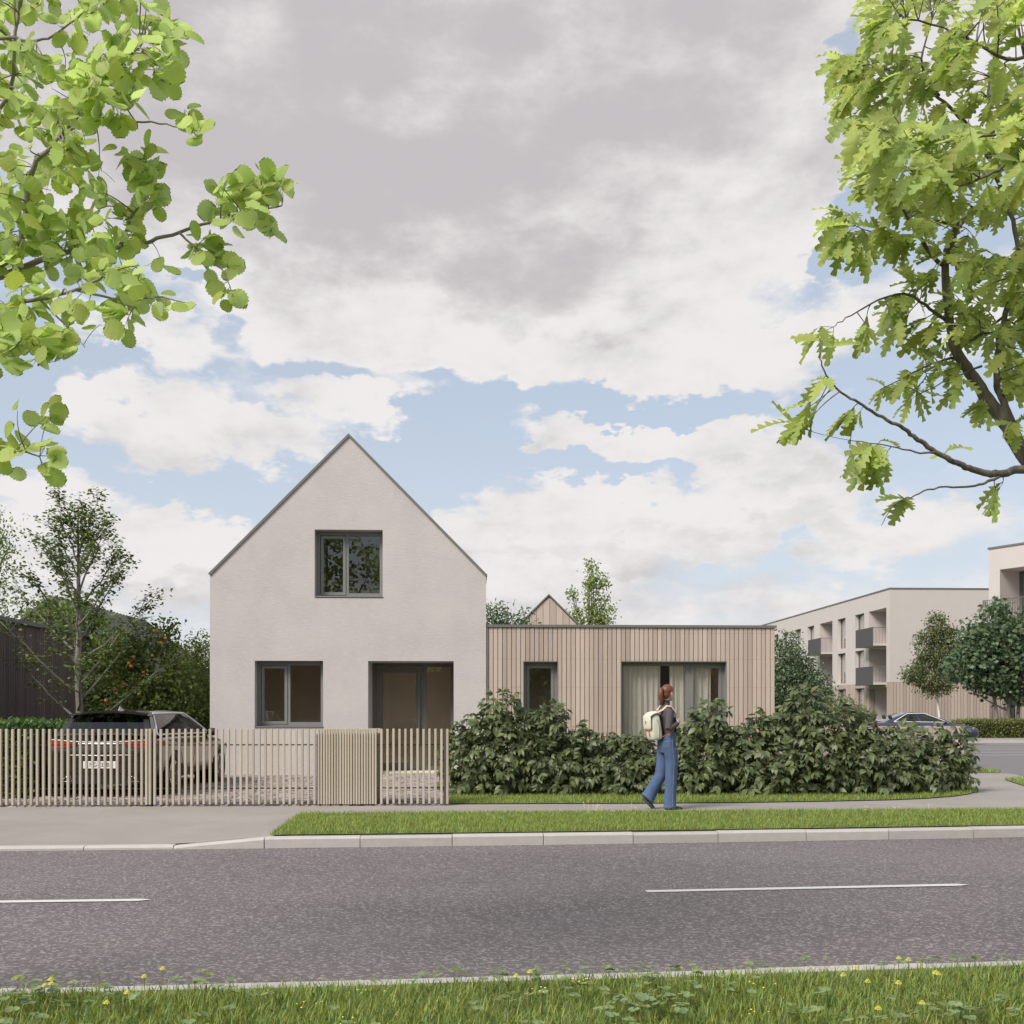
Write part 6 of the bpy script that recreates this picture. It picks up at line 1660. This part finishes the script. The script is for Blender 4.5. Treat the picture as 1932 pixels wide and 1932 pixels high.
    for r0, r1, x0, x1 in ((rr, rr * .93, .095, .100), (rr * .93, rr * .90, .10, .03), (rr * .9, .0, .0, .0)):
        rings = [[(x0, math.cos(a) * r0, math.sin(a) * r0), (x1, math.cos(a) * r1, math.sin(a) * r1)] for a in np.linspace(0, 2 * math.pi, 33)]
        ri.loft(rings, False, True, False)
    for k in range(5):
        for s_ in (-.13, .13):
            a = 2 * math.pi * k / 5 + s_; a2 = 2 * math.pi * k / 5 + s_ * .45
            p0 = Vector((.075, math.cos(a2) * .05, math.sin(a2) * .05)); p1 = Vector((.092, math.cos(a) * rr * .95, math.sin(a) * rr * .95)); ri.tube([p0, p0.lerp(p1, .5) + Vector((-.012, 0, 0)), p1], [.026, .019, .022], 6)
    ri.cyl((.07, 0, 0), (1, 0, 0), .055, .05, 16); rim_me = ri.mesh('rim'); rim_me.materials.append(M['alloy'])
    for y in axles:
        for sx in (-1, 1):
            w = bpy.data.objects.new('wheel', tyre_me); COL.objects.link(w); w.parent = r; w.location = (sx * .805, y, wr); w.rotation_euler = (0, 0, 0 if sx > 0 else math.pi)
            q = bpy.data.objects.new('rim', rim_me); COL.objects.link(q); q.parent = w
    # cabin floor, dash and seats
    it = MB(); it.box(-.72, .72, axles[0] - .3, axles[1] - .3, .30, .42); it.box(-.70, .70, 2.95, 3.3, .6, .93); it.build('cabin', M['seat'], r, True)
    for x, y, wd in ((-.37, 2.05, .25), (.37, 2.05, .25), (0, 1.15, .62)):
        s_ = MB(); s_.box(x - wd, x + wd, y, y + .5, .42, .56, None, .03); Mx = Matrix.Translation((x, y + .02, .5)) @ Matrix.Rotation(math.radians(16), 4, 'X'); s_.box(-wd, wd, -.07, .06, 0, .58, Mx, .035)
        for hx in ((0,) if wd < .4 else (-.38, .38)): s_.box(hx - .13, hx + .13, -.05, .05, .61, .80, Mx, .04)
        s_.build('seat', M['seat'], r, True)
    return r
def car_at(lateral, d, z=0.0): p = Fv * d + Rv * lateral; return (p.x, p.y, z)
car('parked_car', 'dark bronze estate car parked behind the slatted gate, rear to the street', car_at(-6.58, 16.93), -A, paint('paint_bronze', (.030, .026, .025)), 'wagon', 'MG-33AB')
sd = P(1631, 1340, 46.0)
car('parked_car', 'dark blue saloon car seen from the side beyond the low board fence', (sd.x, sd.y, -.078), -math.pi / 2 - A, paint('paint_blue', (.045, .05, .085)), 'saloon', group='cars parked on the side road')
sl = P(1440, 1340, 43.2)
car('parked_car', 'pale silver car mostly hidden by the shrubs, left of the dark saloon', (sl.x, sl.y, -.078), -math.pi / 2 - A, paint('paint_silver', (.62, .63, .65)), 'saloon', group='cars parked on the side road')
# ------------------------------------------------------------------ the woman walking along the pavement
M['skin'] = mat('skin', (.62, .40, .30), .5, .05, 12)
M['hair'] = mat('auburn_hair', (.16, .052, .026), .42, .3, 60, 4, (4, 4, .4), .4, 60, bstretch=(3, 3, .2))
M['denim'] = mat('denim', (.060, .096, .19), .85, .22, 22, 6, (1, 1, .35), .9, 9, bstretch=(1, 1, .6), tint=(.095, .145, .26), tintscale=5, tintamt=.7)
M['denim_seam'] = mat('denim_seam', (.20, .27, .40), .85, .1, 30)
M['knit'] = mat('ribbed_knit', (.085, .068, .075), .9, .12, 18, 5, (1, 1, .5), .3, 60)
M['shoe'] = mat('shoe', (.028, .026, .028), .6, .1, 30)
M['sole'] = mat('shoe_sole', (.075, .075, .08), .7, .1, 30)
M['canvas'] = mat('cream_canvas', (.60, .58, .48), .85, .08, 20, bump=.2, bscale=90)
M['strap'] = mat('orange_strap', (.55, .14, .055), .7, .1, 20)
M['strap_pale'] = mat('pale_strap', (.62, .45, .34), .7, .1, 20)
M['eye'] = mat('eye', (.05, .035, .025), .2, .1, 20)
def remeshed(mb, name, material, parent, voxel, smooth=6):
    o = mb.build(name, material, parent, True); r = o.modifiers.new('r', 'REMESH'); r.mode = 'VOXEL'; r.voxel_size = voxel
    if smooth: s = o.modifiers.new('s', 'SMOOTH'); s.iterations = smooth; s.factor = .5
    apply_mods(o); shade_smooth(o)
    if not o.data.materials: o.data.materials.append(material)
    return o
def ring(c, rx, ry, tilt=0.0, n=20, sq=1.0):
    """ellipse round c; tilt leans the ring about y"""
    out = []
    for k in range(n):
        a = 2 * math.pi * k / n; ca, sa = math.cos(a), math.sin(a)
        x = rx * math.copysign(abs(ca) ** sq, ca); y = ry * math.copysign(abs(sa) ** sq, sa)
        out.append((c[0] + x * math.cos(tilt), c[1] + y, c[2] - x * math.sin(tilt)))
    return out
def woman():
    base = P(1257.8, 1340, 15.0); rz = -A + math.radians(14)
    r = empty('person', (base.x, base.y, 0), 'walking woman with auburn ponytail, dark roll neck and wide blue denim dungarees', 'person', rz=rz)
    X = lambda x: (x - 640) * .001211
    Z = lambda y: (1725 - y) * .001211
    hd = Vector((.025, .0, 1.640)); yaw = math.radians(22); Hm = Matrix.Translation(hd) @ Matrix.Rotation(yaw, 4, 'Z')
    mb = MB()
    # head, face and neck
    mb.sphere((-.012, 0, .030), .094, 20, 14, (1.0, .80, .92), Hm)
    mb.sphere((.022, 0, -.035), .070, 18, 12, (.95, .86, 1.05), Hm)
    mb.sphere((.052, 0, -.088), .027, 12, 8, (1, 1.25, .85), Hm)
    mb.tube([Hm @ Vector(p) for p in ((.078, 0, .018), (.094, 0, -.012), (.103, 0, -.028), (.088, 0, -.038))], [.007, .010, .012, .007], 8)
    mb.tube([Hm @ Vector(p) for p in ((.078, -.022, -.060), (.087, 0, -.060), (.078, .022, -.060))], [.004, .0075, .004], 8)
    mb.tube([Hm @ Vector(p) for p in ((.074, -.042, .020), (.086, -.022, .026), (.083, -.010, .020))], [.005, .006, .004], 6); mb.tube([Hm @ Vector(p) for p in ((.074, .042, .020), (.086, .022, .026), (.083, .010, .020))], [.005, .006, .004], 6)
    for s in (-1, 1): mb.sphere((-.004, s * .074, -.012), .026, 10, 8, (.62, .35, 1.15), Hm)
    mb.tube([(-.005, 0, 1.60), (-.018, 0, 1.53), (-.026, 0, 1.44)], [.052, .050, .060], 14)
    # trunk, legs, arms (under the clothes), hands with five fingers
    mb.loft([ring((.0, 0, .86), .085, .14), ring((.01, 0, .96), .095, .15), ring((.022, 0, 1.08), .072, .118), ring((.0, 0, 1.22), .082, .135), ring((-.012, 0, 1.36), .082, .15), ring((-.022, 0, 1.43), .062, .12), ring((-.024, 0, 1.48), .045, .05)])
    joints = [((.01, -.085, .90), (.035, -.088, .48), (.01, -.088, .085)), ((0, .085, .90), (-.052, .085, .475), (-.262, .09, .17))]
    for h, k, a in joints: mb.tube([h, Vector(h).lerp(Vector(k), .5), k, Vector(k).lerp(Vector(a), .45), a], [.078, .068, .050, .047, .034], 12)
    def arm(s):
        sh, el, wr = Vector((-.015, s * .165, 1.395)), Vector((-.075, s * .240, 1.135)), Vector((.085, s * .190, 1.215)); ha = Vector((.118, s * .150, 1.285))
        mb.tube([sh, sh.lerp(el, .5), el], [.046, .040, .034], 12); mb.tube([el, el.lerp(wr, .4), wr, wr.lerp(ha, .3)], [.034, .033, .022, .021], 12)
        # the palm closes round the strap: four curled fingers of unequal length and a thumb from the side
        up = (ha - wr).normalized(); side = Vector((0, -s, 0)); fwd = side.cross(up).normalized(); fwd = fwd if fwd.x > 0 else -fwd
        mb.tube([wr + up * .005, wr + up * .04, wr + up * .078], [.021, .029, .027], 10, flat=.62)
        for i, ln in enumerate((.030, .034, .032, .026)):
            b0 = wr + up * (.085 - .019 * i) + fwd * .016; p = [b0, b0 + fwd * ln * .75 + side * .006, b0 + fwd * ln * .85 + side * .030, b0 + fwd * ln * .2 + side * .038]
            mb.tube(p, [.0092, .0088, .0080, .0068], 8)
        t0 = wr + up * .035 + fwd * .012 + side * .012; mb.tube([t0, t0 + up * .028 + fwd * .018 + side * .012, t0 + up * .052 + fwd * .010 + side * .020], [.011, .0095, .0075], 8)
        return sh, el, wr
    arms = [arm(s) for s in (-1, 1)]
    for (h, k, a), d in zip(joints, (Vector((1, 0, -.12)), Vector((.72, 0, -.70)))): mb.tube([a, Vector(a) + d.normalized() * .02 + Vector((0, 0, -.045)), Vector(a) + d.normalized() * .11 + Vector((0, 0, -.058))], [.032, .026, .016], 10)
    remeshed(mb, 'body', M['skin'], r, .0055, 4)
    for s in (-1, 1):
        e = MB(); e.sphere((.070, s * .031, .006), .0095, 10, 8, (1, 1, 1), Hm); e.build('eye', M['eye'], r, True)
    # hair combed back into a ponytail
    h = MB(); h.sphere((-.018, 0, .036), .100, 22, 14, (1.0, .82, .92), Hm)
    h.sphere((-.052, 0, -.010), .076, 16, 10, (.80, .90, 1.05), Hm)
    cut = h.build('hair', M['hair'], r, True); rm = cut.modifiers.new('r', 'REMESH'); rm.mode = 'VOXEL'; rm.voxel_size = .006; s_ = cut.modifiers.new('s', 'SMOOTH'); s_.iterations = 4; apply_mods(cut)
    inv = Hm.inverted(); bm = bmesh.new(); bm.from_mesh(cut.data)
    dele = []
    for v in bm.verts:
        q = inv @ v.co
        if (q.x > .052 - max(0, .055 - q.z) * .75 and q.z < .078) or (q.x > -.034 and q.z < .022): dele.append(v)      # open the face and clear the ear
    bmesh.ops.delete(bm, geom=dele, context='VERTS'); bm.to_mesh(cut.data); bm.free(); so = cut.modifiers.new('t', 'SOLIDIFY'); so.thickness = .006; apply_mods(cut); shade_smooth(cut)
    pt = MB(); pts = [Vector((-.098, 0, .052)), Vector((-.128, 0, .062)), Vector((-.146, 0, .02)), Vector((-.146, 0, -.05)), Vector((-.132, 0, -.12)), Vector((-.112, 0, -.175))]
    pt.tube([Hm @ p for p in pts], [.016, .026, .036, .038, .028, .006], 14); pt.build('ponytail', M['hair'], cut, True)
    # roll neck sweater
    t = MB(); t.loft([ring((.02, 0, 1.02), .082, .13), ring((.015, 0, 1.10), .088, .135), ring((.0, 0, 1.22), .098, .138), ring((-.010, 0, 1.33), .101, .155), ring((-.018, 0, 1.40), .088, .168), ring((-.024, 0, 1.445), .068, .125), ring((-.026, 0, 1.47), .058, .072), ring((-.022, 0, 1.50), .055, .056), ring((-.016, 0, 1.545), .054, .054)])
    for sh, el, wr in arms: t.tube([sh + Vector((0, 0, .008)), sh.lerp(el, .35), sh.lerp(el, .75), el], [.058, .054, .047, .044], 14); t.tube([el, el.lerp(wr, .35), el.lerp(wr, .8), wr.lerp(el, -.05)], [.044, .043, .034, .031], 14)
    top = remeshed(t, 'sweater', M['knit'], r, .0065, 5)
    cl = MB(); cl.tube([(-.026, 0, 1.478), (-.022, 0, 1.492)], [.060, .0595], 24); cl.tube([(-.020, 0, 1.520), (-.015, 0, 1.546)], [.0575, .0565], 24); cl.build('collar', M['knit'], top, True)
    # wide dungarees
    j = MB(); j.loft([ring((.01, 0, .80), .112, .165), ring((.0, 0, .88), .122, .170), ring((.002, 0, .96), .124, .168), ring((.020, 0, 1.03), .100, .150), ring((.030, 0, 1.085), .086, .138), ring((.030, 0, 1.105), .084, .136)])
    j.loft([ring((.018, -.085, .86), .105, .088), ring((.038, -.088, .70), .090, .086), ring((.032, -.090, .50), .085, .082), ring((.022, -.09, .30), .083, .082), ring((.014, -.09, .12), .086, .085), ring((.012, -.09, .022), .090, .088)])
    j.loft([ring((.0, .085, .86), .108, .088), ring((-.022, .086, .68), .094, .086, .05), ring((-.055, .086, .48), .088, .082, .3), ring((-.145, .088, .335), .088, .082, .62), ring((-.225, .09, .195), .098, .084, .72), ring((-.262, .09, .135), .108, .086, .74)])
    jo = remeshed(j, 'dungarees', M['denim'], r, .0075, 5)
    bb = MB()
    for i in range(2):
        pass
    rows = []
    for zc, w, x in ((1.08, .115, .118), (1.16, .105, .122), (1.24, .092, .122), (1.30, .085, .116)):
        rows.append([(x - .55 * (yy_ ** 2) * 1.6 - .004, yy_, zc) for yy_ in np.linspace(-w, w, 9)])
    vs = [p for rr in rows for p in rr]; bb.add(vs, [(a * 9 + b, a * 9 + b + 1, (a + 1) * 9 + b + 1, (a + 1) * 9 + b) for a in range(3) for b in range(8)], True)
    bo = bb.build('bib', M['denim'], jo, True); sm = bo.modifiers.new('t', 'SOLIDIFY'); sm.thickness = .008; apply_mods(bo)
    for s in (-1, 1):
        st = MB(); st.tube([(.105, s * .07, 1.29), (.085, s * .085, 1.40), (.01, s * .09, 1.452), (-.075, s * .085, 1.42), (-.105, s * .06, 1.28), (-.085, s * .04, 1.08)], .012, 6, flat=.5); st.build('shoulder_strap', M['denim'], jo, True)
    sm_ = MB()
    sm_.tube([(.034, -.146, 1.08), (.016, -.176, .96), (.025, -.172, .84), (.045, -.172, .66), (.034, -.172, .48), (.022, -.172, .26), (.014, -.176, .05)], .003, 4, False); sm_.build('side_seam', M['denim_seam'], jo, True)
    sm_ = MB(); sm_.tube([p for p in ring((.012, -.09, .055), .0905, .089, 0, 24)] + [ring((.012, -.09, .055), .0905, .089)[0]], .003, 4, False); sm_.build('hem_seam', M['denim_seam'], jo, True)
    sm_ = MB(); q = ring((-.247, .09, .16), .106, .087, .74, 24); sm_.tube(q + [q[0]], .0035, 4, False); sm_.build('hem_seam', M['denim_seam'], jo, True)
    sm_ = MB(); q = ring((.030, 0, 1.088), .088, .140, 0, 24); sm_.tube(q + [q[0]], .006, 5, False); sm_.build('waistband', M['denim'], jo, True)
    pk = MB(); pk.tube([(-.085, -.115, 1.005), (-.030, -.158, 1.0), (-.035, -.162, .90), (-.075, -.142, .87), (-.10, -.105, .90), (-.085, -.115, 1.005)], .003, 4, False); pk.build('pocket_seam', M['denim_seam'], jo, True)
    # shoes
    def shoe(M4):
        s = MB(); L_ = [(-.075, .024, .030), (-.06, .034, .062), (-.02, .038, .085), (.05, .041, .062), (.12, .045, .044), (.165, .036, .036), (.188, .016, .026)]
        s.loft([[M4 @ Vector((x, w * math.cos(a), .012 + (h - .012) * (.5 + .5 * math.sin(a)))) for a in np.linspace(0, 2 * math.pi, 15)[:-1]] for x, w, h in L_]); o = s.build('shoe', M['shoe'], r, True)
        s = MB(); rg_ = []
        for z in (0, .020): rg_.append([M4 @ Vector((.055 + .138 * math.cos(a), (.040 + .006 * math.cos(a)) * math.sin(a), z)) for a in np.linspace(0, 2 * math.pi, 29)[:-1]])
        s.loft(rg_); s.build('sole', M['sole'], o, True)
    shoe(Matrix.Translation((.012, -.09, .001)))
    shoe(Matrix.Translation((-.315, .09, .128)) @ Matrix.Rotation(math.radians(43), 4, 'Y') @ Matrix.Translation((.045, 0, .0)))
    # the backpack she carries is a thing of its own
    b = empty('backpack', r.location, 'cream canvas backpack with orange straps on the walking woman', 'backpack', rz=rz); b.location.z = 0
    bg = MB(); T4 = Matrix.Translation((-.20, 0, 1.175)) @ Matrix.Rotation(math.radians(-7), 4, 'Y')
    bg.loft([[T4 @ Vector(p) for p in ring((dx, 0, z), dpt, w, 0, 24, .55)] for z, dpt, w, dx in ((-.195, .062, .115, .0), (-.18, .088, .140, 0), (-.05, .092, .146, -.004), (.08, .082, .140, 0), (.15, .064, .125, .012), (.185, .035, .10, .022))])
    bag = bg.build('bag', M['canvas'], b, True); sb = bag.modifiers.new('s', 'SUBSURF'); sb.levels = 2; apply_mods(bag); shade_smooth(bag)
    fl = MB(); rows = []
    for x, z in ((.075, .178), (.03, .205), (-.03, .196), (-.078, .150), (-.098, .07), (-.104, -.01), (-.100, -.045)):
        w = .142 if z > -.03 else .12; rows.append([T4 @ Vector((x + .016 * (abs(yy_) / w) ** 4 * (1 if z < .15 else 0), yy_, z - .022 * (abs(yy_) / w) ** 4 * (1 if z > .15 else 0))) for yy_ in np.linspace(-w, w, 13)])
    fl.add([p for q in rows for p in q], [(a * 13 + c, a * 13 + c + 1, (a + 1) * 13 + c + 1, (a + 1) * 13 + c) for a in range(6) for c in range(12)], True)
    flo = fl.build('flap', M['canvas'], b, True); sl = flo.modifiers.new('t', 'SOLIDIFY'); sl.thickness = .008; sl.offset = 1; apply_mods(flo)
    pc = MB(); pc.box(-.112, -.104, -.018, .018, .045, .085, T4); pc.build('logo_patch', M['strap'], flo, True)
    for s in (-1, 1):
        q = MB(); q.tube([T4 @ Vector(p) for p in ((-.108, s * .07, -.02), (-.106, s * .07, -.075), (-.100, s * .07, -.14))], .010, 6, flat=.4); q.build('buckle_strap', M['strap'], b, True)
        q = MB(); q.tube([T4 @ Vector((.05, s * .075, .19)), (-.10, s * .095, 1.405), (-.045, s * .115, 1.462), (.02, s * .12, 1.452), (.078, s * .125, 1.385), (.105, s * .140, 1.29)], .017, 8, flat=.35); q.build('shoulder_strap', M['strap_pale'], b, True)
        q = MB(); q.tube([(.106, s * .140, 1.29), (.085, s * .15, 1.18), (.01, s * .165, 1.10), (-.09, s * .150, 1.04), (-.14, s * .11, 1.01)], .010, 6, flat=.45); q.build('strap_webbing', M['strap'], b, True)
        q = MB(); q.tube([T4 @ Vector(p) for p in ((.0, s * .1425, .10), (.02, s * .150, -.02), (.0, s * .1485, -.15))], .006, 5, False); q.build('gusset_piping', M['canvas'], b, True)
    q = MB(); q.tube([T4 @ Vector(p) for p in ((.05, -.03, .19), (.05, -.022, .235), (.05, .022, .235), (.05, .03, .19))], .009, 6); q.build('grab_handle', M['strap'], b, True)
    q = MB(); q.sphere((-.035, -.185, 1.055), .022, 8, 6, (1, .5, .7)); q.build('strap_end', M['strap'], b, True)
woman()
